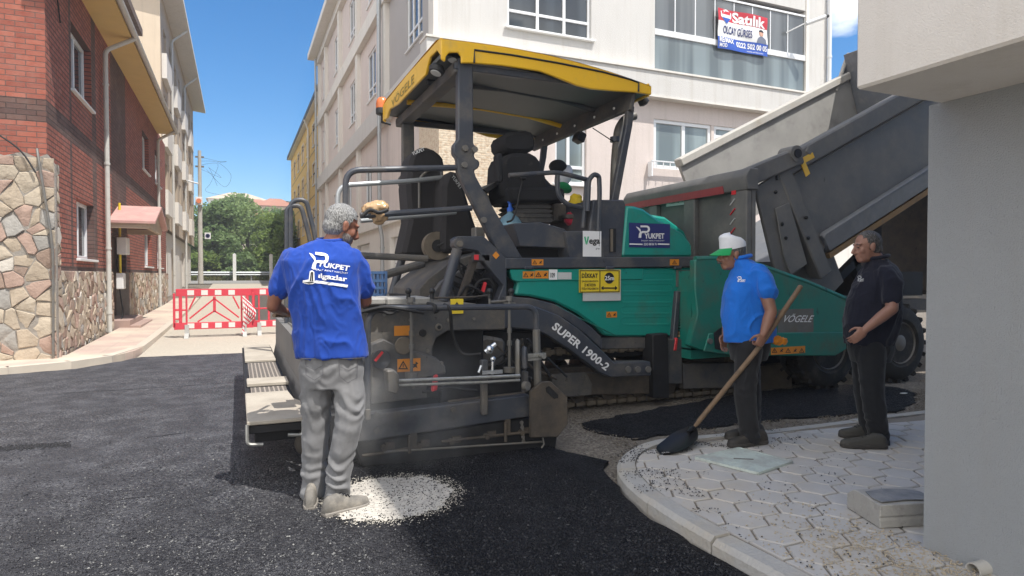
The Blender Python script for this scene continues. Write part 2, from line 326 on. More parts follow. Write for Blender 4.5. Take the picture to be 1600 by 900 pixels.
def asphaltmat():
    m, g, b, co = newmat('fresh_asphalt'); b.inputs['Specular IOR Level'].default_value = .12
    v1 = g('TexVoronoi', feature='F1', i_Scale=85); g.l(co, v1.inputs['Vector']); v2 = g('TexVoronoi', feature='F1', i_Scale=150); g.l(co, v2.inputs['Vector'])
    s1 = g('SeparateColor'); g.l(v1.outputs['Color'], s1.inputs[0])
    col = g.ramp(s1.outputs[0], [(0, (.018, .018, .023)), (.4, (.05, .051, .057)), (.8, (.088, .089, .095)), (.96, (.14, .14, .142)), (1, (.22, .22, .22))])
    big = g.noise(co, .55, 5, .6); col = g.mix(g.ramp(big, [(.35, (0, 0, 0)), (.7, (1, 1, 1))]), col, (.066, .067, .074)); 
    fine = g.noise(co, 3.5, 5); col = g.mix(g.ramp(fine, [(.42, (1, 1, 1)), (.62, (0, 0, 0))]), col, g.mix(.5, col, (.02, .02, .023)))
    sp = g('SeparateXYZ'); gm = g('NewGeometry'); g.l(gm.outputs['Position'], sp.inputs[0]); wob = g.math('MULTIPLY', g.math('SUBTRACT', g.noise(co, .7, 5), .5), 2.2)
    # fresh mat blacker, its shade painted in; older part greyer, its sunlight painted in
    old_sunlit = g.math('MULTIPLY', g.ramp(g.math('ADD', g.math('MULTIPLY_ADD', sp.outputs[1], .22, -.55), g.math('MULTIPLY', wob, .25)), [(.1, (0, 0, 0)), (.75, (1, 1, 1))]), g.ramp(g.math('ADD', sp.outputs[0], g.math('MULTIPLY', wob, .3)), [(.15, (1, 1, 1)), (.9, (0, 0, 0))]))
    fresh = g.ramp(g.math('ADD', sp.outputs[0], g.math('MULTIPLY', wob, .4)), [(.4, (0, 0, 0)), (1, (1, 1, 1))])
    col = g.mix(old_sunlit, col, g.mix(1, col, (1.7, 1.7, 1.72), 'MULTIPLY')); col = g.mix(fresh, col, g.mix(1, col, (.42, .42, .45), 'MULTIPLY'))
    g.l(col, b.inputs['Base Color']); g.l(g.math('MULTIPLY_ADD', s1.outputs[1], .4, .38), b.inputs['Roughness'])
    h = g.math('ADD', g.math('MULTIPLY', v1.outputs['Distance'], -1), g.math('MULTIPLY', v2.outputs['Distance'], -.6))
    g.l(g.bump(h, 1.0, .016), b.inputs['Normal']); return m
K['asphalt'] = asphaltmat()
def gravelmat(name, c1, c2, c3, scale=55, bump=1, dist=.02):
    m, g, b, co = newmat(name); v1 = g('TexVoronoi', feature='F1', i_Scale=scale); g.l(co, v1.inputs['Vector']); s1 = g('SeparateColor'); g.l(v1.outputs['Color'], s1.inputs[0])
    col = g.ramp(s1.outputs[0], [(0, c1), (.5, c2), (1, c3)]); col = g.mix(g.ramp(g.noise(co, 1.5, 6), [(.4, (0, 0, 0)), (.65, (1, 1, 1))]), col, c2)
    g.l(col, b.inputs['Base Color']); b.inputs['Roughness'].default_value = .95
    g.l(g.bump(g.math('MULTIPLY', v1.outputs['Distance'], -1), bump, dist), b.inputs['Normal']); return m
K['gravel'] = gravelmat('crushed_stone_base', (.10, .085, .068), (.20, .17, .135), (.34, .30, .25))
K['road'] = gravelmat('worn_pale_road', (.36, .32, .26), (.43, .385, .315), (.48, .435, .36), 40, .3, .01)
K['dirt'] = gravelmat('dry_earth', (.22, .18, .12), (.27, .23, .15), (.16, .17, .09), 4, .3, .02)

# ---------------------------------------------------------------- lettering
FOLD = {}
def text_mesh(body, bold=0, spacing=1):
    cu = bpy.data.curves.new('lettering', 'FONT'); cu.body = body; cu.offset = bold; cu.space_character = spacing; cu.resolution_u = 3
    ob = bpy.data.objects.new('lettering', cu); COL.objects.link(ob)
    me = bpy.data.meshes.new_from_object(ob); vs = [v.co.copy() for v in me.vertices]; fs = [tuple(p.vertices) for p in me.polygons]
    bpy.data.objects.remove(ob); bpy.data.curves.remove(cu); bpy.data.meshes.remove(me)
    x0 = min(v.x for v in vs); x1 = max(v.x for v in vs); y0 = min(v.y for v in vs); y1 = max(v.y for v in vs)
    return [((v.x-x0)/(x1-x0), (v.y-y0)/(y1-y0)) for v in vs], fs
def text(mb, body, o, ru, uu, bold=.0, spacing=1, shear=0):
    """letters fitted in the box at o spanned by vectors ru (width) and uu (height)"""
    vs, fs = text_mesh(body, bold, spacing); o, ru, uu = V(o), V(ru), V(uu)
    return mb.add([o+ru*(x+shear*y)+uu*y for x, y in vs], fs)
def strip2d(mb, path, w, fn):
    pts = [V((a, b, 0)) for a, b in path]; l = []; r = []
    ws = w if isinstance(w, (list, tuple)) else [w]*len(pts)
    for i, p in enumerate(pts):
        t = (pts[min(i+1, len(pts)-1)]-pts[max(i-1, 0)]).normalized(); n = V((-t.y, t.x, 0)); l.append(p+n*ws[i]/2); r.append(p-n*ws[i]/2)
    m = len(pts); mb.add([fn(p.x, p.y) for p in l+r], [(i+m, i+1+m, i+1, i) for i in range(m-1)])
def plogo(mb, fn):
    """P-shaped company mark in a unit box"""
    a = [(.30, .92), (.60, .92)] + [(.72+.19*math.sin(t), .70+.22*math.cos(t)) for t in [PI*k/8 for k in range(9)]] + [(.45, .48), (.33, .42), (.28, .28), (.26, .02)]
    strip2d(mb, a, [.15]*11+[.15, .17, .19, .20], fn)
    strip2d(mb, [(.0, .90), (.12, .80), (.24, .66), (.31, .50)], [.02, .10, .14, .08], fn)
# ================================================================ THE SETTING
def smooth01(t): t = max(0, min(1, t)); return t
def gz(x, y):
    z = .10*smooth01((y-17)/9)+.9*smooth01((y-26)/31)
    if y > 66: z += 10.5*smooth01((y-66)/75)**1.1
    return z
def sheet(name, xs, ys, zf, m, kind='structure'):
    mb = MB(); nx, ny = len(xs), len(ys)
    mb.add([(x, y, zf(x, y)) for y in ys for x in xs], [(j*nx+i, j*nx+i+1, (j+1)*nx+i+1, (j+1)*nx+i) for j in range(ny-1) for i in range(nx-1)])
    o = mb.build(name, m); return struct(o, kind)
gx = [-190, -120, -60, -30, -15, -8, -4, 0, 4, 8, 15, 30, 60, 120, 190]
gy = [-60, -30, -10, 0, 10, 17, 20, 26, 30, 40, 57, 66, 75, 90, 110, 141, 200, 255]
sheet('ground', gx, gy, lambda x, y: gz(x, y)-.03-(0.02 if y > 12 else 0), K['gravel'])
sheet('hillside', [-160, -80, -40, -10, 0, 10, 40, 80, 160], [59, 62, 66, 75, 90, 110, 141, 260], lambda x, y: gz(x, y)-.005, K['dirt'])
def edge_wob(pts, amp, step=.12, seed=0):
    o = []
    for i in range(len(pts)):
        a, b = V(pts[i]), V(pts[(i+1) % len(pts)]); n = max(1, int((b-a).length/step)) if (b-a).length < 14 else 1
        for k in range(n):
            p = a.lerp(b, k/n); o.append((p.x+amp*noise.noise(V((p.x*5, p.y*5, seed))), p.y+amp*noise.noise(V((p.x*5, p.y*5, seed+9)))))
    return o
def flat(name, pts, z, m, kind='structure', th=0):
    mb = MB(); mb.add([(x, y, z) for x, y in pts], [tuple(range(len(pts)))])
    if th: n = len(pts); mb.add([(x, y, z) for x, y in pts]+[(x, y, z-th) for x, y in pts], [(i, i+n, (i+1) % n+n, (i+1) % n) for i in range(n)])
    return struct(mb.build(name, m), kind)
# street going away between the houses, cross street at its far end
sheet('street', [-1.66, 1.2, 4.4], [12.6, 17, 20, 23, 26, 35, 45, 57], lambda x, y: gz(x, y)+.002-(.03 if y < 12.7 else 0), K['road'])
sheet('cross_road', [-60, -10, -1.6, 4.4, 60], [51.0, 56.8], lambda x, y: gz(-1, y)+.012, mat('pale_asphalt_road', (.25, .245, .235), .9, 0, .15, 2, .2, 60))
# fresh asphalt mat
ap = edge_wob([(-30, 1.2), (2.24, 1.2), (2.25, 3.25), (2.45, 3.95), (2.62, 4.28), (2.42, 4.86), (2.3, 5.2), (.9, 6.3), (.6, 10.4), (.4, 12.9), (-1.6, 12.95), (-1.75, 12.6), (-2.3, 11.7), (-4, 11.2), (-30, 10.9)], .05)
flat('pale_bounce_road', [(-40, -40), (2.26, -40), (2.26, 1.3), (-40, 1.3)], -.004, K['road'])  # unseen behind the camera, laid pale to bounce fill light
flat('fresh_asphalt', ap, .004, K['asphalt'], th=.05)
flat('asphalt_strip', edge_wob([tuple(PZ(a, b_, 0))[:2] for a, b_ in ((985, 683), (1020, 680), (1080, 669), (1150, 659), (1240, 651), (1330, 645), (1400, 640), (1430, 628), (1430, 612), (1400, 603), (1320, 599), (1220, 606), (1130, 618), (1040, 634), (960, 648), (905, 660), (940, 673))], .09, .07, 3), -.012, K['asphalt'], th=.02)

def chips(name, n, region, smin, smax, z, m, dens=None, flatn=.6, seed=1):
    """loose stones: many small irregular lumps in one mesh"""
    rng = np.random.default_rng(seed); P = []
    while len(P) < n:
        p = region(rng)
        if p is not None: P.append(p)
    P = np.array(P); s = rng.uniform(smin, smax, n)**1.0
    base = np.array([(1, 0, 0), (0, 1, 0), (-1, 0, 0), (0, -1, 0), (0, 0, 1), (0, 0, -1)], float)
    v = base[None]*rng.uniform(.55, 1.25, (n, 6, 1))*s[:, None, None]; v[:, :, 2] *= flatn
    a = rng.uniform(0, 2*PI, n); c, d = np.cos(a), np.sin(a); x = v[:, :, 0]*c[:, None]-v[:, :, 1]*d[:, None]; y = v[:, :, 0]*d[:, None]+v[:, :, 1]*c[:, None]
    tl = rng.uniform(-.6, .6, n); zz = v[:, :, 2]+x*tl[:, None]*.6
    W = np.stack([x+P[:, 0:1], y+P[:, 1:2], zz+z+(P[:, 2:3] if P.shape[1] > 2 else 0)], 2).reshape(-1, 3)
    tri = np.array([(0, 1, 4), (1, 2, 4), (2, 3, 4), (3, 0, 4), (1, 0, 5), (2, 1, 5), (3, 2, 5), (0, 3, 5)])
    F = (np.arange(n)[:, None, None]*6+tri[None]).reshape(-1, 3)
    me = bpy.data.meshes.new(name); o0 = W.mean(0); o0[2] = z
    me.vertices.add(len(W)); me.vertices.foreach_set('co', (W-o0).astype(np.float32).ravel()); me.loops.add(len(F)*3); me.loops.foreach_set('vertex_index', F.astype(np.int32).ravel())
    me.polygons.add(len(F)); me.polygons.foreach_set('loop_start', np.arange(0, len(F)*3, 3, dtype=np.int32)); me.update(calc_edges=True); me.validate()
    me.materials.append(m); ob = bpy.data.objects.new(name, me); COL.objects.link(ob); ob.location = o0; ob['kind'] = 'stuff'; return ob
mb = MB(); mb.box(-192, 192, -62, 257, -1.2, 17.6); hz_ = bpy.data.materials.new('haze'); hz_.use_nodes = True; g = NT(hz_); g.n.clear(); pvn = g('VolumePrincipled'); pvn.inputs['Color'].default_value = (.9, .93, 1, 1); pvn.inputs['Density'].default_value = .0019; pvn.inputs['Anisotropy'].default_value = .2; om = g('OutputMaterial'); g.l(pvn.outputs[0], om.inputs['Volume'])
struct(mb.build('haze', hz_, smooth=0), 'stuff')
m, g, b, co = newmat('asphalt_aggregate'); gm = g('NewGeometry'); spx = g('SeparateXYZ'); g.l(gm.outputs['Position'], spx.inputs[0]); frs_shade = g.ramp(spx.outputs[0], [(.4, (1, 1, 1)), (1, (.4, .4, .42))]); vz = g('TexVoronoi', feature='F1', i_Scale=60); g.l(co, vz.inputs['Vector']); sz = g('SeparateColor'); g.l(vz.outputs['Color'], sz.inputs[0])  # stones darker to the right: fresh bitumen, with shade painted in
g.l(g.mix(1, g.ramp(sz.outputs[0], [(0, (.014, .014, .018)), (.5, (.045, .045, .051)), (.8, (.08, .08, .085)), (.95, (.13, .13, .13)), (1, (.26, .26, .25))]), frs_shade, 'MULTIPLY'), b.inputs['Base Color']); g.l(g.math('MULTIPLY_ADD', sz.outputs[1], .4, .4), b.inputs['Roughness']); b.inputs['Specular IOR Level'].default_value = .22
def reg_asph(rng):
    # denser towards the camera, as large as stones show there
    y = 1.6+abs(rng.normal(0, 1.7)); x = rng.uniform(-.78*y-.6, 2.2)
    return (x, y) if y < 7.5 and not (x > .8 and y > 4.8) else None
chips('asphalt_aggregate', 70000, reg_asph, .004, .0115, .005, m, seed=2)
m_gr = gravelmat('loose_stone', (.09, .075, .06), (.17, .145, .115), (.30, .27, .225), 20, .2)
STRIP = [tuple(PZ(a, b_, 0))[:2] for a, b_ in ((985, 683), (1020, 680), (1080, 669), (1150, 659), (1240, 651), (1330, 645), (1400, 640), (1430, 628), (1430, 612), (1400, 603), (1320, 599), (1220, 606), (1130, 618), (1040, 634), (960, 648), (905, 660), (940, 673))]
def in_poly(x, y, P):
    c = False
    for i in range(len(P)):
        (x1, y1), (x2, y2) = P[i], P[i-1]
        if (y1 > y) != (y2 > y) and x < (x2-x1)*(y-y1)/(y2-y1)+x1: c = not c
    return c
def reg_grav(rng):
    x, y = rng.uniform(2.4, 9.5), rng.uniform(4.3, 6.4)
    if in_poly(x, y, STRIP): return None
    if y < 4.42 and x > 2.9: return None
    if noise.noise(V((x*1.3, y*1.3, 4))) < -.05+max(0, (y-5.6))*.4: return None
    return (x, y)
chips('loose_gravel', 5000, reg_grav, .004, .013, -.012, m_gr, seed=3)

# torn seams left by the screed in the fresh mat
def seam(pix, w, nm='mat_tear'):
    pts = bez([PZ(a, b_, .0055) for a, b_ in pix], 8); mb = MB(); vs = []; n = len(pts)
    for i, p_ in enumerate(pts): ww = w*(.25+abs(noise.noise(p_*6)))*math.sin(PI*(i+.3)/(n-.4)); vs += [p_+V((0, -ww, 0)), p_+V((0, ww, 0))]
    mb.add([(v_.x, v_.y, .0062) for v_ in vs], [(2*i, 2*i+2, 2*i+3, 2*i+1) for i in range(n-1)]); return struct(mb.build(nm, K['asph_crumb'], smooth=0))
seam([(-40, 706), (30, 700), (70, 694), (112, 697)], .055); seam([(225, 684), (258, 680), (290, 676)], .03); seam([(95, 615), (150, 611), (210, 608), (300, 602), (385, 596)], .03); seam([(180, 782), (215, 777), (250, 775)], .012)
def reg_tear(rng):
    t = rng.uniform(0, 1); p_ = PZ(-20+130*t, 703-8*t+rng.normal(0, 2.2), 0); return (p_.x, p_.y)
chips('tear_crumbs', 500, reg_tear, .005, .014, .006, K['asph_crumb'], seed=12)
# pavement on the right with hexagonal pavers and kerb stones
kerb_pts = [(14, 4.33), (9, 4.32), (6.4, 4.32), (5.2, 4.32), (4.3, 4.33), (3.75, 4.38), (3.3, 4.42), (3.0, 4.35), (2.72, 4.18), (2.5, 3.92), (2.36, 3.6), (2.28, 3.2), (2.25, 2.75), (2.26, 2.3), (2.27, 1.6), (2.27, .6), (2.27, -3)]
kc = [(p.x, p.y) for p in bez([(x, y, 0) for x, y in kerb_pts], 5)]
def offset_in(pts, d):
    o = []
    for i, p in enumerate(pts):
        a, b = V((*pts[max(i-1, 0)], 0)), V((*pts[min(i+1, len(pts)-1)], 0)); t = (b-a).normalized(); n = V((-t.y, t.x, 0)); o.append((p[0]+n.x*d, p[1]+n.y*d))
    return o
K['kerb'] = mat('weathered_kerb_concrete', (.40, .385, .36), .9, 0, .18, 7, .7, 45, (.46, .40, .31), .46, 2.6, bdist=.014)
K['paver'] = mat('grey_paving_concrete', (.46, .44, .415), .9, 0, .16, 5, .4, 110, (.50, .425, .325), .47, 1.3, bdist=.004)
ki = offset_in(kc, .13)
mb = MB(); seglen = .62; i = 0
cum = [0]
for k in range(1, len(kc)): cum.append(cum[-1]+math.dist(kc[k], kc[k-1]))
def at_len(pts, s):
    for k in range(1, len(cum)):
        if cum[k] >= s: t = (s-cum[k-1])/max(1e-6, cum[k]-cum[k-1]); return (pts[k-1][0]+(pts[k][0]-pts[k-1][0])*t, pts[k-1][1]+(pts[k][1]-pts[k-1][1])*t)
    return pts[-1]
s0 = 0
while s0 < cum[-1]-.05:
    s1 = min(s0+seglen, cum[-1]); dz = random.uniform(-.006, .006); q = []
    ss = [s0+.005+(s1-s0-.01)*k/4 for k in range(5)]
    for s_ in ss:
        ox, oy = at_len(kc, s_); ix, iy = at_len(ki, s_); t = .16
        q += [(ox, oy, -.12), (ox+(ix-ox)*.02, oy+(iy-oy)*.02, .055+dz), (ox+(ix-ox)*.24, oy+(iy-oy)*.24, .082+dz), (ix, iy, .084+dz), (ix, iy, -.1)]
    fs = [(a*5+c, (a+1)*5+c, (a+1)*5+c+1, a*5+c+1) for a in range(4) for c in range(4)]+[(0, 1, 2, 3, 4), (24, 23, 22, 21, 20)]
    mb.add(q, fs); s0 = s1
struct(mb.build('kerb', K['kerb'], smooth=40))
inner = [p for p in ki]+[(14, -3)]
flat('paving_bed', [(x, y) for x, y in ki]+[(14, -3)], .068, mat('paving_sand', (.24, .205, .165), .95, 0, .15, 10, .6, 120))
def clip_poly(sub, poly):
    # poly runs so that its inside is on the left of every edge
    for i in range(len(poly)):
        a, b = poly[i], poly[(i+1) % len(poly)]; o = []
        def side(p): return (b[0]-a[0])*(p[1]-a[1])-(b[1]-a[1])*(p[0]-a[0])
        for j in range(len(sub)):
            p, q = sub[j], sub[(j+1) % len(sub)]; sp, sq = side(p), side(q)
            if sp >= 0: o.append(p)
            if (sp > 0) != (sq > 0) and abs(sp-sq) > 1e-9: t = sp/(sp-sq); o.append((p[0]+(q[0]-p[0])*t, p[1]+(q[1]-p[1])*t))
        sub = o
        if len(sub) < 3: return []
    return sub
kin = offset_in(kc, .138)
cxp = [p for k, p in enumerate(kin) if k % 3 == 0]+[kin[-1], (14, -3)]
mb = MB(); ht = .134; rrow = ht*1.5; cw = ht*math.sqrt(3)
COVER = [(3.13, 3.86), (3.31, 3.36), (3.76, 3.49), (3.60, 3.97)]
for iy in range(-20, 40):
    for ix in range(0, 60):
        # pavers pointing along the kerb of the lane
        cx_, cy_ = 2.0+ix*rrow, -2.0+iy*cw+(cw/2 if ix % 2 else 0)
        if cx_ > 9.5 or cy_ > 4.5 or cy_ < -1.5 and cx_ > 4: continue
        hx = [(cx_+(ht-.0075)*math.cos(PI/3*k), cy_+(ht-.0075)*math.sin(PI/3*k)) for k in range(6)]
        hx = clip_poly(hx, cxp)
        if len(hx) < 3: continue
        dz = .081+random.uniform(-.003, .003); tx, ty = random.uniform(-.012, .012), random.uniform(-.012, .012); n = len(hx)
        ccx = sum(p[0] for p in hx)/n; ccy = sum(p[1] for p in hx)/n
        zf = lambda x, y: dz+tx*(x-cx_)+ty*(y-cy_)
        top = [(x+(ccx-x)*.06, y+(ccy-y)*.06, zf(x, y)) for x, y in hx]; mid = [(x, y, zf(x, y)-.006) for x, y in hx]; bot = [(x, y, .05) for x, y in hx]
        mb.add(top+mid+bot, [tuple(range(n))]+[(k+n, (k+1) % n+n, (k+1) % n, k) for k in range(n)]+[(k+2*n, (k+1) % n+2*n, (k+1) % n+n, k+n) for k in range(n)])
struct(mb.build('pavement', K['paver'], smooth=0))
def reg_crumb(rng):
    if rng.random() < .45: s_ = rng.uniform(6.2, 9.3); p = at_len(kc, s_+3.4); q = at_len(ki, s_+3.4); t = rng.uniform(.1, 2.6)**1.2; x, y = p[0]+(q[0]-p[0])*t, p[1]+(q[1]-p[1])*t
    elif rng.random() < .5: x, y = rng.normal(3.25, .28), rng.normal(4.1, .16)
    else: x, y = rng.uniform(2.4, 4.2), rng.uniform(2.0, 4.2)
    if x < 2.3 or y > 4.3 or noise.noise(V((x*4, y*4, 7))) < .02: return None
    return (x, y)
chips('asphalt_crumbs', 1700, reg_crumb, .002, .0075, .087, K['asph_crumb'], seed=5)
def reg_sand(rng):
    x, y = rng.normal(2.95, .3), rng.normal(1.95, .35); return (x, y) if 2.4 < x < 3.2 else None
chips('paving_sand_grains', 2500, reg_sand, .003, .009, .085, mat('loose_sand', (.45, .38, .28), .95, 0, .2, 40), seed=6)

# pavement on the left, in front of the brick house
lp = [(-1.66, 33), (-1.66, 14.0), (-1.72, 13.3), (-1.95, 12.5), (-2.4, 11.9), (-3.1, 11.5), (-4.2, 11.28), (-30, 11.1), (-30, 13), (-2.7, 13), (-2.7, 33)]
m, g, b, co = newmat('dusty_pink_paving'); bt = g('TexBrick'); g.l(co, bt.inputs['Vector']); bt.inputs['Scale'].default_value = 1; bt.inputs['Brick Width'].default_value = .4; bt.inputs['Row Height'].default_value = .4; bt.inputs['Mortar Size'].default_value = .006; bt.offset = 0
bt.inputs['Color1'].default_value = (.50, .38, .32, 1); bt.inputs['Color2'].default_value = (.45, .345, .29, 1); bt.inputs['Mortar'].default_value = (.36, .3, .25, 1)
g.l(g.mix(g.ramp(g.noise(co, .9, 6), [(.42, (0, 0, 0)), (.6, (1, 1, 1))]), bt.outputs['Color'], (.55, .48, .38)), b.inputs['Base Color']); b.inputs['Roughness'].default_value = .95
mb = MB(); n = 30
lpp = []
for i in range(len(lp)):
    a, c = lp[i], lp[(i+1) % len(lp)]; d = math.dist(a, c); k = max(1, int(d/2)); lpp += [(a[0]+(c[0]-a[0])*j/k, a[1]+(c[1]-a[1])*j/k) for j in range(k)]
n = len(lpp); mb.add([(x, y, gz(x, y)+.085) for x, y in lpp]+[(x, y, gz(x, y)-.1) for x, y in lpp], [tuple(range(n))]+[(i, i+n, (i+1) % n+n, (i+1) % n) for i in range(n)])
struct(mb.build('pavement_left', m, smooth=0))
mb = MB(); lk = [p for p in lpp if not (p[1] >= 12.9 and p[0] < -1.7) and p[0] > -12]
for i in range(len(lk)-1):
    a, c = lk[i], lk[i+1]; t = V((c[0]-a[0], c[1]-a[1], 0)).normalized(); nn = V((t.y, -t.x, 0))
    if nn.dot(V((-1, .4, 0))) < 0: nn = -nn
    z0, z1 = gz(*a), gz(*c); w = nn*.16; e_ = -nn*.006
    p = [V((*a, z0-.1)), V((*c, z1-.1)), V((*c, z1+.1)), V((*a, z0+.1))]
    p = [q_+e_ for q_ in p]; mb.add(p+[p[3]+w, p[2]+w], [(0, 1, 2, 3), (3, 2, 5, 4)])
struct(mb.build('kerb_left', mat('dusty_pale_kerb', (.52, .46, .38), .9, 0, .15, 5, .3, 50)))  # pale dusty concrete of the left kerb
def reg_lsand(rng):
    x, y = rng.uniform(-3.6, -1.7), rng.uniform(11.3, 14); return (x, y)

# ---------------------------------------------------------------- building helpers
class Facade:
    """vertical wall plane: o = point at u=0, z=0; u = direction along it; n = outward normal"""
    def __init__(s, o, u, n): s.o, s.u, s.n = V(o), V(u).normalized(), V(n).normalized()
    def p(s, u, z, d=0): q = s.o+s.u*u+s.n*d; return (q.x, q.y, q.z+z)
    def box(s, mb, u0, u1, z0, z1, d0, d1):
        c = s.o+s.u*(u0+u1)/2+s.n*(d0+d1)/2+V((0, 0, (z0+z1)/2)); return mb.obox(c, abs(u1-u0), abs(d1-d0), abs(z1-z0), Matrix((s.u, s.n, V((0, 0, 1)))).transposed())
    def wall(s, mb, u0, u1, z0, z1, holes=(), depth=.2, d=0, rmat=None):
        us = sorted({u0, u1, *[h[0] for h in holes], *[h[1] for h in holes]}); zs = sorted({z0, z1, *[h[2] for h in holes], *[h[3] for h in holes]})
        us = [u for u in us if u0 <= u <= u1]; zs = [z for z in zs if z0 <= z <= z1]
        flip = s.u.cross(V((0, 0, 1))).dot(s.n) < 0
        q = lambda a: a[::-1] if flip else a
        for i in range(len(us)-1):
            for j in range(len(zs)-1):
                a, b_, c, e = us[i], us[i+1], zs[j], zs[j+1]; mu, mz = (a+b_)/2, (c+e)/2
                if any(h[0] < mu < h[1] and h[2] < mz < h[3] for h in holes): continue
                mb.quad(*q([s.p(a, c, d), s.p(b_, c, d), s.p(b_, e, d), s.p(a, e, d)]))
        for h in holes:
            a, b_, c, e = h[:4]; D = -depth+d
            for quad in ([s.p(a, c, d), s.p(a, c, D), s.p(a, e, D), s.p(a, e, d)], [s.p(b_, c, D), s.p(b_, c, d), s.p(b_, e, d), s.p(b_, e, D)], [s.p(a, e, d), s.p(a, e, D), s.p(b_, e, D), s.p(b_, e, d)], [s.p(a, c, D), s.p(a, c, d), s.p(b_, c, d), s.p(b_, c, D)]): mb.quad(*quad)
    def window(s, parent, u0, u1, z0, z1, d=-.14, mull=(), trans=(), glass='glass_d', frame='frame', fw=.06, sill=None, sillmat='white', sd=.12, off=0):
        mb = MB(); d += off
        s.box(mb, u0, u1, z0, z0+fw, d-.04, d+.03); s.box(mb, u0, u1, z1-fw, z1, d-.04, d+.03); s.box(mb, u0, u0+fw, z0+fw, z1-fw, d-.04, d+.03); s.box(mb, u1-fw, u1, z0+fw, z1-fw, d-.04, d+.03)
        for t in mull:
            m_ = u0+(u1-u0)*t; s.box(mb, m_-fw*.55, m_+fw*.55, z0+fw, z1-fw, d-.038, d+.026)
        for (ta, tb, tz) in trans: s.box(mb, u0+(u1-u0)*ta+fw*.6, u0+(u1-u0)*tb-fw*.6, z0+(z1-z0)*tz-fw*.5, z0+(z1-z0)*tz+fw*.5, d-.036, d+.022)
        w = mb.build('window', K[frame], parent, bevel=.006)
        pm = MB(); s.box(pm, u0+fw*.5, u1-fw*.5, z0+fw*.5, z1-fw*.5, d-.03, d-.012); pm.build('pane', K[glass], w)
        if sill:
            sm = MB(); s.box(sm, u0-sill, u1+sill, z0-.05, z0-.002, d-.02, sd+off); sm.build('sill', K[sillmat], w, bevel=.006)
        return w
def pipe_on(parent, pts, r, m, name='drainpipe', clips=True, rad_=.12):
    mb = MB(); mb.tube(fillet(pts, rad_), r, 10)
    if clips:
        a, b_ = V(pts[-2]), V(pts[-1])
        for t in (.12, .4, .7, .93): q = a.lerp(b_, t); mb.cyl(q-(b_-a).normalized()*.025, q+(b_-a).normalized()*.025, r*1.25, n=10)
    return mb.build(name, K[m], parent)

# ---------------------------------------------------------------- brick house, left
bh = thing('brick_house', 'red brick house with yellow eaves and rubble stone base on the left', 'house', (-2.86, 12.7, 0))
XS, Y0, Y1 = -2.86, 12.7, 31.6
side = Facade((XS, Y0, 0), (0, 1, 0), (1, 0, 0)); front = Facade((XS, Y0, 0), (-1, 0, 0), (0, -1, 0))
def sideuz(px, py): q = PX(px, py, XS); return q.y-Y0, q.z
def srect(x0, y0, x1, y1):
    a = sideuz(x0, (y0+y1)/2)[0]; b_ = sideuz(x1, (y0+y1)/2)[0]; xm = (x0+x1)/2; return (a, b_, sideuz(xm, y1)[1], sideuz(xm, y0)[1])
w_up = srect(111, 40, 142, 138); w_lo = srect(120, 312, 147, 402); w_u2 = srect(222, 193, 232, 252); w_u3 = srect(242, 226, 250, 272); w_l2 = srect(226, 357, 237, 418); w_l3 = srect(246, 366, 253, 418)
fix = lambda h, z0, z1: (h[0], h[1], z0, z1)
w_up = fix(w_up, 4.98, 6.25); w_u2 = fix(w_u2, 4.98, 6.25); w_u3 = fix(w_u3, 4.98, 6.25); w_lo = fix(w_lo, 1.78, 2.95); w_l2 = fix(w_l2, 1.75, 2.95); w_l3 = fix(w_l3, 1.75, 2.95)
door = srect(175, 300, 197, 540); door = (door[0], door[1], .35, 2.5)
side_holes = [w_up, w_u2, w_u3, w_lo, w_l2, w_l3, (door[0], door[1], 1.53, 2.5)]
pier0 = sideuz(172, 100)[0]; pier1 = sideuz(196, 200)[0]
K['brick_side'] = brickmat('brick_side_face', 1, [(2, 3.95, 4.33), (1, w_up[0]-.18, w_up[0]-.02), (1, w_up[1]+.02, w_up[1]+.45), (1, pier0, pier1), (2, 1.4, 1.62)])
K['brick_front'] = brickmat('brick_front_face', 0, [(2, 3.95, 4.33)])
mb = MB(); side.wall(mb, 0, Y1-Y0, 1.5, 7.1, side_holes, .22); mb.build('side_wall', K['brick_side'], bh, smooth=0)
mb = MB(); front.wall(mb, 0, 11, 1.5, 9.6, [], .2); mb.build('front_wall', K['brick_front'], bh, smooth=0)
mb = MB(); side.box(mb, 0, door[0]-.25, -.3, 1.53, -.3, .055); side.box(mb, door[1]+.1, Y1-Y0, -.3, 1.53, -.3, .055)
def roughen(ob, amp, sc, cuts=4):
    bm = bmesh.new(); bm.from_mesh(ob.data); bmesh.ops.subdivide_edges(bm, edges=[e for e in bm.edges if e.calc_length() > .6], cuts=cuts*4, use_grid_fill=True)
    bm.normal_update()
    for v_ in bm.verts:
        q = v_.co*sc; v_.co += v_.normal*amp*noise.noise(q)
    bm.to_mesh(ob.data); bm.free()
mb.build('side_stone_base', K['mortar'], bh, smooth=0)
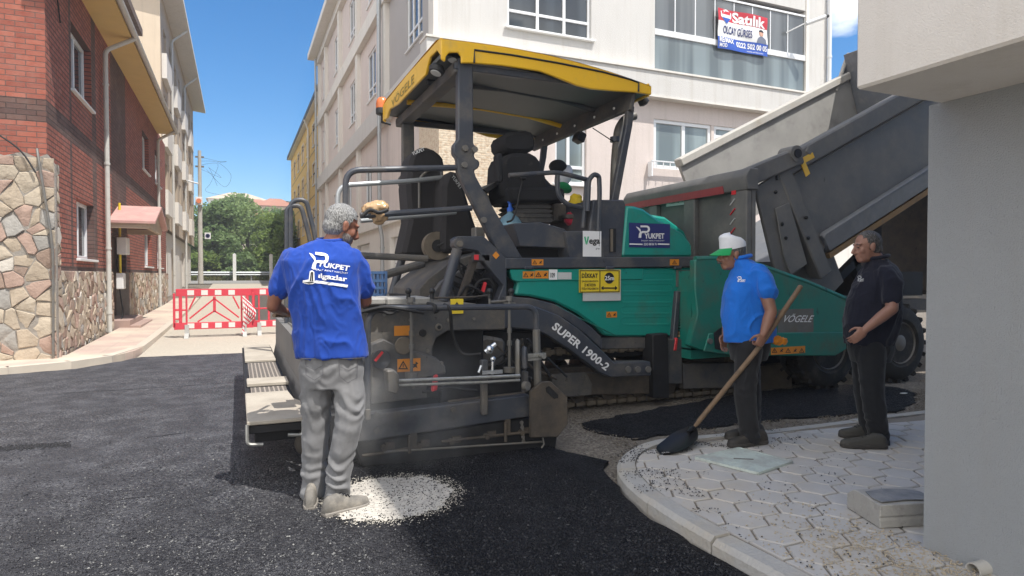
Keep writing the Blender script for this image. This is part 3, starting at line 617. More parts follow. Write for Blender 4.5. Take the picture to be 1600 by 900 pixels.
def stones(mb, fc, reg, s, d0, h, seed):
    rng = random.Random(seed); u0, u1, z0, z1 = reg; P = []
    nu_, nz_ = max(1, round((u1-u0)/s)), max(1, round((z1-z0)/s))
    for i in range(-1, nu_+1):
        for j in range(-1, nz_+1): P.append((u0+(i+.5+rng.uniform(-.62, .62)+.25*(j % 2))*(u1-u0)/nu_, z0+(j+.5+rng.uniform(-.6, .6))*(z1-z0)/nz_))
    for i, p in enumerate(P):
        poly = [(u0, z0), (u1, z0), (u1, z1), (u0, z1)]
        for q in P:
            if q is p or abs(q[0]-p[0]) > 2.6*s or abs(q[1]-p[1]) > 2.6*s: continue
            mx_, mz_ = (p[0]+q[0])/2, (p[1]+q[1])/2; dx_, dz_ = q[0]-p[0], q[1]-p[1]; poly = clip_half(poly, mx_, mz_, dx_, dz_)
            if len(poly) < 3: break
        if len(poly) < 3: continue
        cu = sum(a for a, b_ in poly)/len(poly); cz = sum(b_ for a, b_ in poly)/len(poly); r_ = max(math.dist((cu, cz), q) for q in poly)
        if r_ < .045: continue
        pts = []
        for k in range(len(poly)):
            a, b_ = poly[k], poly[(k+1) % len(poly)]; L_ = math.dist(a, b_); n_ = max(1, int(L_/.07))
            for t in range(n_): f_ = t/n_; x, z = a[0]+(b_[0]-a[0])*f_, a[1]+(b_[1]-a[1])*f_; g_ = max(.35, 1-.009/max(.03, math.dist((cu, cz), (x, z)))); w = .05*noise.noise(V((x*11, z*11, seed))); pts.append((cu+(x-cu)*(g_+w), cz+(z-cz)*(g_+w)))
        hh = h*rng.uniform(.55, 1.25); tu, tz_ = rng.uniform(-.12, .12), rng.uniform(-.12, .12); n = len(pts); f2 = lambda x, z: d0+hh+tu*(x-cu)+tz_*(z-cz)+.014*noise.noise(V((x*9, z*9, seed+3)))
        vs = [fc.p(x, z, d0-.005) for x, z in pts]+[fc.p(x, z, f2(x, z)-hh*.35) for x, z in pts]+[fc.p(cu+(x-cu)*.92, cz+(z-cz)*.92, f2(x, z)) for x, z in pts]+[fc.p(cu, cz, f2(cu, cz)+.006)]
        mb.mi = rng.choice((0, 0, 1, 1, 2, 3, 4, 5, 5)); flip = fc.u.cross(V((0, 0, 1))).dot(fc.n) < 0
        ar = sum(pts[k][0]*pts[(k+1) % n][1]-pts[(k+1) % n][0]*pts[k][1] for k in range(n)); rev = (ar < 0) != flip
        fs = [(r*n+k, r*n+(k+1) % n, (r+1)*n+(k+1) % n, (r+1)*n+k) for r in range(2) for k in range(n)]+[(2*n+k, 2*n+(k+1) % n, 3*n) for k in range(n)]
        mb.add(vs, [q[::-1] for q in fs] if rev else fs)
def clip_half(poly, mx_, mz_, dx_, dz_):
    o = []; sd = [(q[0]-mx_)*dx_+(q[1]-mz_)*dz_ for q in poly]
    for k in range(len(poly)):
        a, b_, sa, sb = poly[k], poly[(k+1) % len(poly)], sd[k], sd[(k+1) % len(poly)]
        if sa <= 0: o.append(a)
        if (sa < 0 < sb) or (sb < 0 < sa): t = sa/(sa-sb); o.append((a[0]+(b_[0]-a[0])*t, a[1]+(b_[1]-a[1])*t))
    return o
mb = MB(); stones(mb, side, (.42, door[0]-.26, .0, 1.53), .21, .05, .022, 5); mb.build('side_stones', STONES, bh, smooth=28); mb = MB(); stones(mb, side, (door[1]+.11, Y1-Y0, .0, 1.53), .24, .05, .022, 6); mb.build('side_stones', STONES, bh, smooth=28)
mb = MB(); stones(mb, front, (-.12, 2.6, .0, 3.36), .25, .085, .024, 7); mb.build('front_stones', STONES, bh, smooth=28)
mb = MB(); stones(mb, side, (-.08, .40, .0, 1.6), .25, .07, .04, 8); stones(mb, side, (-.08, .33, 1.61, 2.5), .24, .07, .04, 9); stones(mb, side, (-.08, .25, 2.51, 3.3), .22, .07, .04, 10); mb.build('corner_stones', STONES, bh, smooth=28)
mb = MB(); tp = [0, 0, 0]
top = [(-.13, -.3), (-.13, 3.25), (-.02, 3.42), (.12, 3.36), (.3, 3.44), (.55, 3.36), (.8, 3.45), (1.2, 3.38), (1.6, 3.47), (2.2, 3.4), (3, 3.46), (11, 3.46), (11, -.3)]
mb.prism([front.p(u, z, .09) for u, z in top], (0, .085, 0)); mb.build('front_stone_facing', K['mortar'], bh, smooth=0)
mb = MB(); rp = [(.0, -.3), (.42, -.3), (.38, .5), (.42, 1.2), (.35, 1.9), (.30, 2.5), (.22, 3.0), (.0, 3.35)]
mb.prism([side.p(u, z, .075) for u, z in rp], (-.07, 0, 0)); mb.build('stone_return', K['mortar'], bh, smooth=0)
for h, gl in ((w_up, 'glass_d'), (w_lo, 'glass_d'), (w_u2, 'glass_d'), (w_u3, 'glass_d'), (w_l2, 'glass_d'), (w_l3, 'glass_d')):
    side.window(bh, h[0], h[1], h[2], h[3], d=-.16, mull=(.5,), glass=gl, fw=.07, sill=.06, sd=.07)
# eave with gutter, roof of tiles
EX = -2.25
mb = MB(); mb.prism([(XS, Y0-.55, 7.02), (EX, Y0-.55, 7.02), (EX, Y0-.55, 7.10), (XS, Y0-.55, 7.16)], (0, 16.6, 0)); mb.build('eave_soffit', K['soffit'], bh)
K['tile'] = mat('grey_brown_roof_tile', (.17, .12, .095), .85, 0, .35, 7, .5, 30, (.25, .23, .2), .45, 5, bdist=.02)
mb = MB(); gy_ = Y0-.6
while gy_ < 28.6:
    q = gy_+.36; dz = random.uniform(-.012, .012); mb.prism([(EX+.06, gy_, 7.06+dz), (EX-.05, gy_, 7.20+dz), (-8.4, gy_, 9.6+dz), (-8.4, gy_, 9.54+dz)], (0, q-gy_-.012, 0)); gy_ = q
mb.build('roof', K['tile'], bh, smooth=0)
mb = MB(); a, b_ = PX(196, -8, -2.75), PX(223, 57, -2.75); mb.prism([a, b_, b_+V((0, 0, .22)), a+V((0, 0, .22))], (-2.2, 0, 0)); mb.build('upper_roof_verge', K['tile'], bh, smooth=0)
mb = MB(); mb.tube([(EX+.075, Y0-.6, 7.085), (EX+.075, 28.7, 7.085)], .065, 10); gt = mb.build('gutter', K['pipe'], bh)
u1_, _ = sideuz(158, 200); u2_, _ = sideuz(243, 300)
for uu in (u1_, u2_):
    q = Y0+uu; pipe_on(bh, [(EX+.07, q+.2, 7.04), (XS+.10, q, 6.62), (XS+.12, q, .12)], .052, 'pipe')
# door, little tiled hood, meter boxes
mb = MB(); side.box(mb, door[0]-.02, door[1]+.02, .2, 2.5, -.5, -.25); dr = mb.build('door', mat('brown_house_door', (.09, .05, .035), .5), bh); mb = MB(); mb.ball(side.p(door[0]+.2, 1.3, -.22), .035); mb.build('handle', K['metal'], dr)
mb = MB(); side.box(mb, door[0]-.1, door[1]+.12, 0, .33, -.3, .38); side.box(mb, door[0]-.1, door[1]+.12, 0, .2, .38, .62); mb.build('door_step', mat('pink_stone_step', (.38, .27, .23), .85, 0, .1, 6, .2), bh, bevel=.01)
K['pinkroof'] = mat('faded_pink_roof_sheet', (.52, .30, .27), .75, 0, .16, 4, .1, 30, (.55, .45, .38), .5, 3)
hd = [door[0]-.45, door[1]+.35]
mb = MB(); hm = (hd[0]+hd[1])/2
a = [side.p(hd[0], 2.72, 0), side.p(hm, 3.22, 0), side.p(hd[1], 2.72, 0)]
for p_, q_ in ((0, 1), (1, 2)):
    A, B = V(a[p_]), V(a[q_]); mb.prism([A, B, B+V((0, 0, .06)), A+V((0, 0, .06))], (1.0, 0, 0))
pr = mb.build('door_hood', K['pinkroof'], bh)
mb = MB(); mb.prism([V(side.p(hd[0]+.06, 2.60, .86)), V(side.p(hd[1]-.06, 2.60, .86)), V(side.p(hd[1]-.06, 2.72, .86)), V(side.p(hm, 3.19, .86)), V(side.p(hd[0]+.06, 2.72, .86))], (-.08, 0, 0)); side.box(mb, hd[0]+.05, hd[0]+.13, 2.6, 2.74, 0, .8); side.box(mb, hd[1]-.13, hd[1]-.05, 2.6, 2.74, 0, .8); mb.build('hood_gable', K['st_tan'], pr)
mb = MB(); uu, zz = sideuz(182, 380); side.box(mb, uu-.28, uu+.26, 1.98, 2.42, .04, .26); mb.build('gas_meter_box', K['white'], bh, bevel=.015)
mb = MB(); uu2, zz2 = sideuz(180, 440); side.box(mb, uu2-.3, uu2+.1, 1.1, 1.5, .06, .22); mb.build('electric_meter_box', K['white'], bh, bevel=.015)
pipe_on(bh, [side.p(uu-.1, 3.3, .09), side.p(uu-.1, 1.2, .09)], .03, 'sticker_y', 'gas_pipe', False)
for k in range(4): pipe_on(bh, [side.p(uu2+.05+.06*k, 1.1-.1*k, .09), side.p(uu2+.12+.05*k, .55, .14), side.p(uu2-.02+.06*k, .12, .1)], .014, 'black', 'cable', False)
# grey conduit up the stone corner and the loose cables over the front
pipe_on(bh, [front.p(.12, 3.5, .06), front.p(.08, 3.3, .14), front.p(-.1, 1.9, .16), front.p(-.08, .1, .16)], .020, 'worn', 'conduit', False, .3)
pipe_on(bh, [front.p(1.3, 4.1, .05), front.p(.7, 3.75, .14), front.p(.3, 3.45, .15), front.p(.12, 3.1, .16)], .013, 'black', 'cable', False, .3)
pipe_on(bh, [side.p(.2, 6.9, .03), side.p(.55, 6.35, .04), side.p(.9, 5.9, .02)], .012, 'black', 'cable', False, .3)
mb = MB(); mb.box(-14, XS-.3, Y0+.3, Y1, -.3, 7.0); mb.build('house_core', K['st_tan'], bh)
# ---------------------------------------------------------------- cream block behind it
cb = thing('cream_apartment_block', 'cream apartment block with white balconies behind the brick house', 'apartment block', (-3.0, 31.7, 0))
XC, YC0, YC1 = -3.0, 31.7, 54.0
cf = Facade((XC, YC0, 0), (0, 1, 0), (1, 0, 0)); cfr = Facade((XC, YC0, 0), (-1, 0, 0), (0, -1, 0))
mb = MB(); holes = []; lev = [4.3, 7.3, 10.3]
for z in lev:
    for k in range(4):
        u = 1.2+k*5.4; holes += [(u, u+1.3, z+.9, z+2.3), (u+2.6, u+3.6, z+.9, z+2.3)]
cf.wall(mb, 0, 22.3, 3.6, 14.2, holes, .25); mb.build('street_wall', K['st_tan'], cb, smooth=0)
mb = MB(); cfr.wall(mb, 0, 9, -.3, 14.2); mb.build('gable_wall', K['st_cream'], cb, smooth=0)
mb = MB(); cf.wall(mb, 0, 22.3, -.3, 3.6, [(2, 4.6, 0, 2.9), (7, 9.6, 0, 2.9), (14, 16, 0, 2.9)], .3, d=-.25); mb.build('ground_floor_wall', K['st_pale'], cb, smooth=0)
mb = MB(); cf.box(mb, 1.9, 16.2, 0, 3, -.6, -.5); mb.build('garage_doors', K['alu'], cb)
for i, h in enumerate(holes): cf.window(cb, h[0], h[1], h[2], h[3], d=-.18, mull=(.5,), glass='glass_d')
for z in lev:
    for k in range(4):
        u = .5+k*5.4; mb = MB(); cf.box(mb, u, u+2.4, z-.15, z, 0, .2); cf.box(mb, u, u+2.4, z, z+.95, .16, .2); cf.box(mb, u, u+.05, z, z+.95, 0, .16); mb.build('balcony', K['st_pale'], cb)
mb = MB(); mb.prism([(XC-9, YC0-.5, 14.9), (XC+.85, YC0-.5, 13.75), (XC+.85, YC0-.5, 13.95), (XC-9, YC0-.5, 15.4)], (0, 23.0, 0)); mb.build('roof', K['st_pale'], cb)
for u in (4.2, 12.5): pipe_on(cb, [cf.p(u+.3, 13.7, .75), cf.p(u, 13.0, .1), cf.p(u, .6, .1)], .06, 'pipe')
mb = MB(); mb.box(XC-12, XC-.4, YC0+.3, YC1, -.3, 13.5); mb.build('block_core', K['st_tan'], cb)

# ---------------------------------------------------------------- white apartment house, behind the machine
ah = thing('white_apartment_house', 'white stuccoed apartment house on the corner behind the machine', 'apartment house', (4.29, 14.3, 0))
AX, AY, AX1 = 4.29, 14.3, 16.6
rf = Facade((AX, AY, 0), (1, 0, 0), (0, -1, 0)); lf = Facade((AX, AY, 0), (0, 1, 0), (-1, 0, 0))
def ru(px, py=100): return PY(px, py, AY).x-AX
def rz(px, py): return PY(px, py, AY).z
def lu(px, py=200): return PX(px, py, AX).y-AY
def lz(px, py): return PX(px, py, AX).z
zb0, zb1 = rz(1023, 153), rz(1023, 116)         # the floor band
bu0, bu1 = ru(1023), ru(1262)                   # the glazed balcony
LEND = 23.0
winA = (ru(793, 30), ru(924, 30), rz(858, 52), rz(858, -40))
winB = (ru(868, 250), ru(917, 250), rz(892, 288), rz(892, 196)); winC = (ru(1022, 220), ru(1112, 220), rz(1067, 266), rz(1067, 190)); winD = (ru(1112, 220), ru(1186, 220), rz(1150, 245), rz(1150, 206))
winD = (winD[0]+.1, winD[1], winC[2], winC[3])
mb = MB(); rf.wall(mb, 0, bu0, zb1, 13.5, [winA, (winA[0], winA[1], winA[2]+3.1, winA[3]+3.1)], .18); rf.wall(mb, bu1, AX1-AX, zb1-.1, 13.5); rf.wall(mb, bu0, bu1, zb1+2.55, 13.5); mb.build('upper_street_wall', K['st_white'], ah, smooth=0)
mb = MB(); cl0 = ru(800, 250)
rf.wall(mb, cl0, AX1-AX, -.3, zb0, [winB, winC, winD], .16, d=-.02); mb.build('lower_street_wall', K['st_pink'], ah, smooth=0)
mb = MB(); rf.wall(mb, 0, cl0, 1.6, zb0, [], .2); lf.wall(mb, 0, lu(655, 240), 1.6, zb0-.0, [], .2); mb.build('split_stone_cladding', K['splitb'], ah, smooth=0)
mb = MB(); rf.wall(mb, 0, cl0, -.3, 1.6); lf.wall(mb, 0, lu(655, 240), -.3, 1.6); mb.build('plinth', K['st_pale'], ah, smooth=0)
mb = MB(); rf.box(mb, -.35, bu1+.35, zb0, zb1, -.3, .24); lf.box(mb, .301, LEND, zb0, zb1, -.3, .20); mb.build('floor_band', K['st_white'], ah)
mb = MB(); rf.box(mb, -.37, bu1+.37, zb1, zb1+.05, -.3, .28); rf.box(mb, -.36, bu1+.37, zb0-.05, zb0-.002, -.2, .26); mb.build('band_ledge', K['st_pale'], ah)
rf.window(ah, *winA, d=-.1, mull=(.36, .68), trans=((0, .36, .3), (.36, .68, .3), (.68, 1, .3)), glass='glass_d', sill=.08, sd=.09, fw=.07)
rf.window(ah, winA[0], winA[1], winA[2]+3.1, winA[3]+3.1, d=-.1, mull=(.36, .68), glass='glass_d', sill=.08, sd=.09)
rf.window(ah, *winB, d=-.1, mull=(.45,), trans=((.45, 1, .3),), glass='glass_g', sill=.1, sd=.1, off=-.02, fw=.08)
rf.window(ah, *winC, d=-.06, mull=(.52,), glass='glass_g', fw=.1, sill=None, off=-.02); rf.window(ah, *winD, d=-.06, mull=(.55,), trans=((0, 1, .78),), glass='glass_g', fw=.09, off=-.02)
mb = MB()
for k in range(12): u = winC[0]-.05+k*.22; rf.box(mb, u, u+.02, winC[2]-.02, winC[2]+.14, .16, .18)
rf.box(mb, winC[0]-.2, winC[0]+2.5, winC[2]+.14, winC[2]+.17, .14, .19); rf.box(mb, winC[0]-.2, winC[0]-.16, winC[2]-.25, winC[2]+.14, 0, .18); mb.build('window_rail', K['frame'], ah)
# balcony: recess, glass parapet, folding glass panes
zr = rz(1023, 50)
mb = MB(); rf.wall(mb, bu0, bu1, zb1, zb1+2.55, [(bu0+1.2, bu0+2.6, zb1+.05, zb1+2.1), (bu0+3.6, bu0+5.2, zb1+.9, zb1+2.1)], .15, d=-1.45)
for u in (bu0, bu1): mb.quad(rf.p(u, zb1, 0), rf.p(u, zb1, -1.45), rf.p(u, zb1+2.55, -1.45), rf.p(u, zb1+2.55, 0))
mb.quad(rf.p(bu0, zb1+2.55, 0), rf.p(bu1, zb1+2.55, 0), rf.p(bu1, zb1+2.55, -1.45), rf.p(bu0, zb1+2.55, -1.45)); mb.build('balcony_recess', K['st_grey'], ah, smooth=0)
rf.window(ah, bu0+1.2, bu0+2.6, zb1+.05, zb1+2.1, d=-1.55, mull=(.5,), glass='glass_d'); rf.window(ah, bu0+3.6, bu0+5.2, zb1+.9, zb1+2.1, d=-1.55, mull=(.5,), glass='glass_d')
mb = MB(); rf.box(mb, bu0+.01, bu1-.12, zb1+.055, zr-.05, -.05, -.03); bp = mb.build('balcony_parapet', K['glass_b'], ah)
mb = MB(); rf.box(mb, bu0, bu1-.1, zr-.06, zr+.10, -.09, 0.01); rf.box(mb, bu0, bu1, zb1+2.36, zb1+2.42, -.08, .0); mb.build('parapet_rail', K['frame'], bp, bevel=.006)
npan = 8; pw = (bu1-.1-bu0)/npan
for k in range(npan):
    mb = MB(); rf.box(mb, bu0+k*pw+.012, bu0+(k+1)*pw-.012, zr+.105, zb1+2.355, -.05, -.035); pp = mb.build('folding_glass_pane', K['glass_m'], ah)
    mb = MB(); rf.box(mb, bu0+(k+1)*pw-.018, bu0+(k+1)*pw+.014, zr+.09, zb1+2.35, -.06, -.024); mb.build('pane_edge', K['frame'], pp)
mb = MB(); rf.box(mb, bu1-.1, bu1+.02, zb1, 13.5, -.6, .03); mb.build('balcony_pier', K['st_pale'], ah)
pipe_on(ah, [rf.p(ru(1292), 13.4, .09), rf.p(ru(1292), .1, .09)], .06, 'frame')
mb = MB(); mb.tube([rf.p(ru(1226), rz(1226, 52), .05), rf.p(ru(1240), rz(1240, 44), .40)], .018, 8); mb.tube([rf.p(ru(1243), rz(1243, 44), .38), rf.p(ru(1262), rz(1262, 38), .66)], .06, 12); fl = mb.build('balcony_floodlight', K['frame'], ah)
mb = MB(); q = V(rf.p(ru(1262), rz(1262, 38), .66)); q0 = V(rf.p(ru(1243), rz(1243, 44), .38)); dd = (q-q0).normalized(); mb.cyl(q-dd*.02, q+dd*.05, .066, .05, 12); mb.build('lens_hood', K['ink'], fl)
# left facade: bands, piers, recessed wall, windows, downpipe
f2 = zb1+3.0
mb = MB(); lw = [(lu(628, 60), lu(658, 40), zb1+.95, zb1+2.35), (lu(536, 60), lu(546, 60), zb1+.9, zb1+2.3), (lu(556, 100), lu(566, 100), zb1+.9, zb1+2.3)]
lw = [(1.5, 3.1, zb1+.75, zb1+2.45), (7.4, 8.8, zb1+.75, zb1+2.4), (11.5, 12.8, zb1+.75, zb1+2.4), (16, 17.2, zb1+.75, zb1+2.4), (20.6, 21.8, zb1+.75, zb1+2.4)]
lw2 = [(a, b_, c+3.35, d_+3.35) for a, b_, c, d_ in lw]
lf.wall(mb, 0, 5.3, zb1, 13.5, [lw[0], lw2[0]], .16, d=-.03); mb.build('side_wall_near', K['st_grey'], ah, smooth=0)
mb = MB(); lf.wall(mb, 5.3, LEND, zb1, 13.5, lw[1:]+lw2[1:], .16, d=-.03); mb.build('side_wall_far', K['st_pink'], ah, smooth=0)
for h in lw+lw2: lf.window(ah, *h, d=-.09, mull=(.33, .66) if h[0] < 2 else (.5,), trans=((0, 1, .25),), glass='glass_d', sill=.08, sd=.02, fw=.07)
lg = [(lu(600, 280)+.0, lu(590, 280)+.3, 3.9, 5.4)]
lg = [(8.2, 9.4, 3.9, 5.3), (12.5, 13.7, 3.9, 5.3), (16.5, 17.7, 3.9, 5.3), (20.6, 21.8, 3.9, 5.3)]; ld = [(3.6, 5.2, .0, 2.6), (8.6, 11.2, .0, 2.6), (14, 16.4, .0, 2.6), (19, 21, .0, 2.6)]
mb = MB(); e0 = lu(655, 240); lf.wall(mb, e0, LEND, 3.3, zb0, lg, .16, d=-.03); mb.build('side_wall_low', K['st_pink'], ah, smooth=0)
mb = MB(); lf.wall(mb, e0, LEND, -.3, 3.0, ld, .25, d=-.02); mb.build('side_ground_wall', K['st_pale'], ah, smooth=0)
mb = MB(); lf.box(mb, e0, LEND, 3.0, 3.3, -.3, .10)
for z in (zb1+2.95, zb1+6.3): lf.box(mb, .301, LEND, z, z+.5, -.3, .17)
for u in (.0, 5.3, 10.2, 14.8, 19.6, 22.5): lf.box(mb, u+.003, u+.42, zb1+.001, 13.5, -.3, .12)
for u in (10.2, 14.8, 19.6, 22.5): lf.box(mb, u+.003, u+.42, 3.301, zb0-.001, -.3, .10)
mb.build('side_bands_and_piers', K['st_pale'], ah)
for h in lg: lf.window(ah, *h, d=-.10, mull=(.5,), glass='glass_d', sill=.08, sd=.02)
for h in ld:
    mb = MB(); lf.box(mb, h[0]+.02, h[1]-.02, h[2], h[3]-.02, -.22, -.16); dd_ = mb.build('garage_door', K['frame'], ah)
    mb = MB(); [lf.box(mb, h[0]+.05, h[1]-.05, z, z+.02, -.165, -.15) for z in (.6, 1.2, 1.8)]; lf.box(mb, (h[0]+h[1])/2-.06, (h[0]+h[1])/2+.06, 1.0, 1.1, -.16, -.13); mb.build('door_seam', K['alu'], dd_)
pipe_on(ah, [lf.p(5.55, 13.4, .24), lf.p(5.55, 3.0, .24), lf.p(5.55, 2.6, .16), lf.p(5.55, .1, .16)], .065, 'alu')
pipe_on(ah, [lf.p(22.7, 13.4, .25), lf.p(22.7, .6, .25)], .06, 'alu')
mb = MB(); lf.box(mb, -.4, LEND+.4, 13.5, 13.8, -12, .6); mb.build('roof_slab', K['st_pale'], ah)
mb = MB(); mb.box(AX+1.6, AX1, AY+1.9, AY+LEND, -.3, 13.4); mb.box(AX+.4, AX+1.6, AY+.4, AY+LEND, -.3, zb0); mb.quad((AX1, AY, -.3), (AX1, AY+LEND, -.3), (AX1, AY+LEND, 13.5), (AX1, AY, 13.5)); mb.build('house_core', K['st_pale'], ah)

# banner hung on the balcony
bn = thing('for_sale_banner', 'red, white and blue for-sale banner hung on the glazed balcony', 'banner', (PY(1157, 85, AY-.1)))
bo = V(rf.p(ru(1119, 50), 0, .06)); BU0, BU1 = ru(1119, 50), ru(1197, 55); BZ1 = rz(1119, 13); BZ0 = rz(1119, 76)
def bpt(a, b_, d=0): # a across 0..1, b up 0..1
    u = BU0+(BU1-BU0)*a; z = BZ0+(BZ1-BZ0)*b_; return rf.p(u, z, .06+d+.022*math.sin(a*9+b_*2)+.012*math.sin(b_*11+a*4))
def bgrid(a0, a1, b0, b1, m, name, parent, d=0, n=14, th=.004):
    mb = MB(); N = n+1; vs = [bpt(a0+(a1-a0)*i/n, b0+(b1-b0)*j/n, d) for j in range(N) for i in range(N)]; mb.add(vs, [(j*N+i, j*N+i+1, (j+1)*N+i+1, (j+1)*N+i) for j in range(n) for i in range(n)])
    o_ = mb.build(name, m, parent); return o_
K['ban_red'] = mat('banner_red', (.55, .03, .045), .5, 0, .05); K['ban_blue'] = mat('banner_blue', (.03, .09, .42), .5, 0, .05)
bgrid(0, 1, .69, 1, K['ban_red'], 'red_field', bn); bgrid(0, 1, .30, .69, K['white'], 'white_field', bn); bgrid(0, 1, 0, .30, K['ban_blue'], 'blue_field', bn)
def btext(body, a0, a1, b0, b1, m, bold=.02, shear=0):
    vs, fs = text_mesh(body, bold); mb = MB(); mb.add([bpt(a0+(a1-a0)*(x+shear*y), b0+(b1-b0)*y, .008) for x, y in vs], fs); return mb.build('lettering', m, bn)
btext('Satılık', .29, .95, .70, .97, K['letter_w'], .035, .0); btext('OLCAY GÜRSES', .10, .67, .39, .62, K['blue_sign'], .02)
btext('RE/MAX', .03, .32, .16, .29, K['letter_w'], .03); btext('MOD', .03, .17, .04, .14, K['letter_w'], .02); btext('0222 502 00 05', .37, .98, .11, .25, K['letter_w'], .03); btext('www.emlak.com', .58, .9, .03, .07, K['letter_w'], 0)
mb = MB(); mb.add([bpt(.05, .93, .009), bpt(.05, .80, .009), bpt(.16, .62, .009), bpt(.27, .80, .009), bpt(.27, .93, .009), bpt(.16, 1.0, .009)], [(0, 1, 2, 3, 4, 5)]); em = mb.build('emblem', K['letter_w'], bn)
for z0_, z1_, mm in ((.86, .95, K['ban_red']), (.64, .78, K['ban_blue'])):
    mb = MB(); w0 = .09 if z0_ > .8 else .012; w1 = .09; mb.add([bpt(.16-w0, z0_, .012), bpt(.16+w0, z0_, .012), bpt(.16+w1, z1_, .012), bpt(.16-w1, z1_, .012)], [(0, 1, 2, 3)]); mb.build('emblem_stripe', mm, em)
mb = MB(); mb.add([bpt(.86+.05*math.cos(t), .55+.075*math.sin(t), .010) for t in [2*PI*k/14 for k in range(14)]], [tuple(range(14))]); ps = mb.build('portrait_face', mat('printed_skin', (.5, .28, .2), .6), bn)
mb = MB(); mb.add([bpt(.76, .30, .009), bpt(.97, .30, .009), bpt(.95, .42, .009), bpt(.89, .47, .009), bpt(.83, .47, .009), bpt(.78, .42, .009)], [tuple(range(6))]); mb.build('portrait_jacket', mat('printed_grey_jacket', (.16, .18, .24), .6), bn)
mb = MB(); mb.add([bpt(.86+.056*math.cos(t), .58+.07*math.sin(t), .013) for t in [PI*k/10 for k in range(11)]]+[bpt(.82, .60, .013), bpt(.90, .61, .013)], [tuple(range(11))+(12, 11)]); mb.build('portrait_hair', K['ink'], bn)

# ---------------------------------------------------------------- ochre house farther down the street
oh = thing('ochre_house', 'ochre house with dark roof edge beyond the white apartment house', 'house', (4.2, 46, 0))
of = Facade((5.15, 42.0, 0), (0, 1, 0), (-1, 0, 0)); mb = MB(); hl = []
for z in (4.2, 7.4, 10.2):
    for k in range(6): u = 1.3+k*4.2; hl.append((u, u+1.5, z+.6, z+2.1))
of.wall(mb, 0, 28, -.3, 13.25, hl, .2); ofr = Facade((5.15, 42.0, 0), (1, 0, 0), (0, -1, 0)); ofr.wall(mb, 0, 9, -.3, 13.25); mb.build('street_wall', K['yelw'], oh, smooth=0)
for h in hl:
    of.window(oh, *h, d=-.1, mull=(.5,), glass='glass_d', sill=.1, sd=.08)
    mb = MB(); of.box(mb, h[0]-.16, h[0], h[2]-.06, h[3]+.14, -.02, .05); of.box(mb, h[1], h[1]+.16, h[2]-.06, h[3]+.14, -.02, .05); of.box(mb, h[0], h[1], h[3], h[3]+.14, -.02, .05); mb.build('window_surround', K['st_cream'], oh)
mb = MB()
for z in (4.0, 5.6, 7.2, 8.8, 10.4, 12.0): of.box(mb, 0, 27, z, z+.045, -.05, .012)
mb.build('cladding_joint', K['void'], oh)
mb = MB(); mb.prism([(4.75, 41.6, 13.3), (4.75, 41.6, 13.6), (9, 41.6, 15.6), (14, 41.6, 13.3)], (0, 28.4, 0)); mb.build('roof', mat('dark_roof_edge', (.06, .06, .065), .7), oh)
mb = MB(); mb.prism([(4.8, 41.7, 13.24), (5.3, 41.7, 13.24), (5.3, 41.7, 13.28), (4.8, 41.7, 13.28)], (0, 28, 0)); mb.build('eave_soffit', K['st_pale'], oh)
pipe_on(oh, [of.p(9.3, 13.3, .4), of.p(9.3, 12.6, .12), of.p(9.3, .8, .12)], .07, 'pipe'); pipe_on(oh, [of.p(.3, 13, .12), of.p(.3, .8, .12)], .05, 'pipe')
mb = MB(); mb.tube([of.p(22, 8.3, 0), of.p(22, 8.4, .9)], .05, 8); mb.build('wall_bracket', K['alu'], oh)
mb = MB(); mb.box(5.45, 13, 42.3, 70, -.3, 12.9); mb.build('house_core', K['yelw'], oh)

# pale house seen past the right end of the white one
ph = thing('pale_house', 'small pale house glimpsed between the white apartment house and the concrete overhang', 'house', (21, 22, 0))
mb = MB(); mb.box(19.0, 30, 21, 30, 0, 9.3); mb.build('wall', K['st_pale'], ph); mb = MB(); mb.prism([(18.5, 20.4, 9.32), (30.5, 20.4, 9.32), (30.5, 20.4, 9.5), (18.5, 20.4, 9.5)], (0, 10, 0)); mb.build('roof', mat('slate_roof_edge', (.08, .085, .1), .7), ph)

# ---------------------------------------------------------------- building at the right edge that throws the shade
nb = thing('grey_rendered_building', 'tall grey rendered building with projecting slab at the right edge', 'building', (3.16, 2.1, 0))
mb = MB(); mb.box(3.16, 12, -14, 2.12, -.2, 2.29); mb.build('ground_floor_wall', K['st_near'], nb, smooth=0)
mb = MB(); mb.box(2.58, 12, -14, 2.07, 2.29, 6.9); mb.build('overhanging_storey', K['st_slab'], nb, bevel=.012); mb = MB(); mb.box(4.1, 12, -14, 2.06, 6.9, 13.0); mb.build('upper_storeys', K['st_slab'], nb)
# ================================================================ STREET FURNITURE AND FAR THINGS
up = thing('utility_pole', 'concrete utility pole with tangled wires at the end of the left pavement', 'utility pole', (-2.15, 45, gz(-2.15, 45)))
mb = MB(); mb.tube([(-2.15, 45, .9), (-2.15, 45, 9.3)], [.16, .10], 12); mb.build('pole', K['conc'], up)
mb = MB(); mb.obox((-2.2, 44.8, 6.1), .42, .25, .5); mb.build('junction_box', K['white'], up, bevel=.02); mb = MB(); mb.cyl((-2.2, 44.66, 6.1), (-2.2, 44.60, 6.1), .15, n=14); mb.build('warning_disc', mat('orange_disc', (.7, .2, .08), .5), up)
mb = MB(); mb.tube([(-2.15, 45, 7.2), (-3.0, 44.6, 7.35)], .05, 8); mb.ball((-3.1, 44.55, 7.35), .3, .12, .1); mb.build('street_lamp_arm', K['white'], up)
mb = MB(); [mb.obox((-2.15, 45, z), .5, .1, .1) for z in (8.3, 8.9)]; mb.build('crossarm', K['worn'], up)
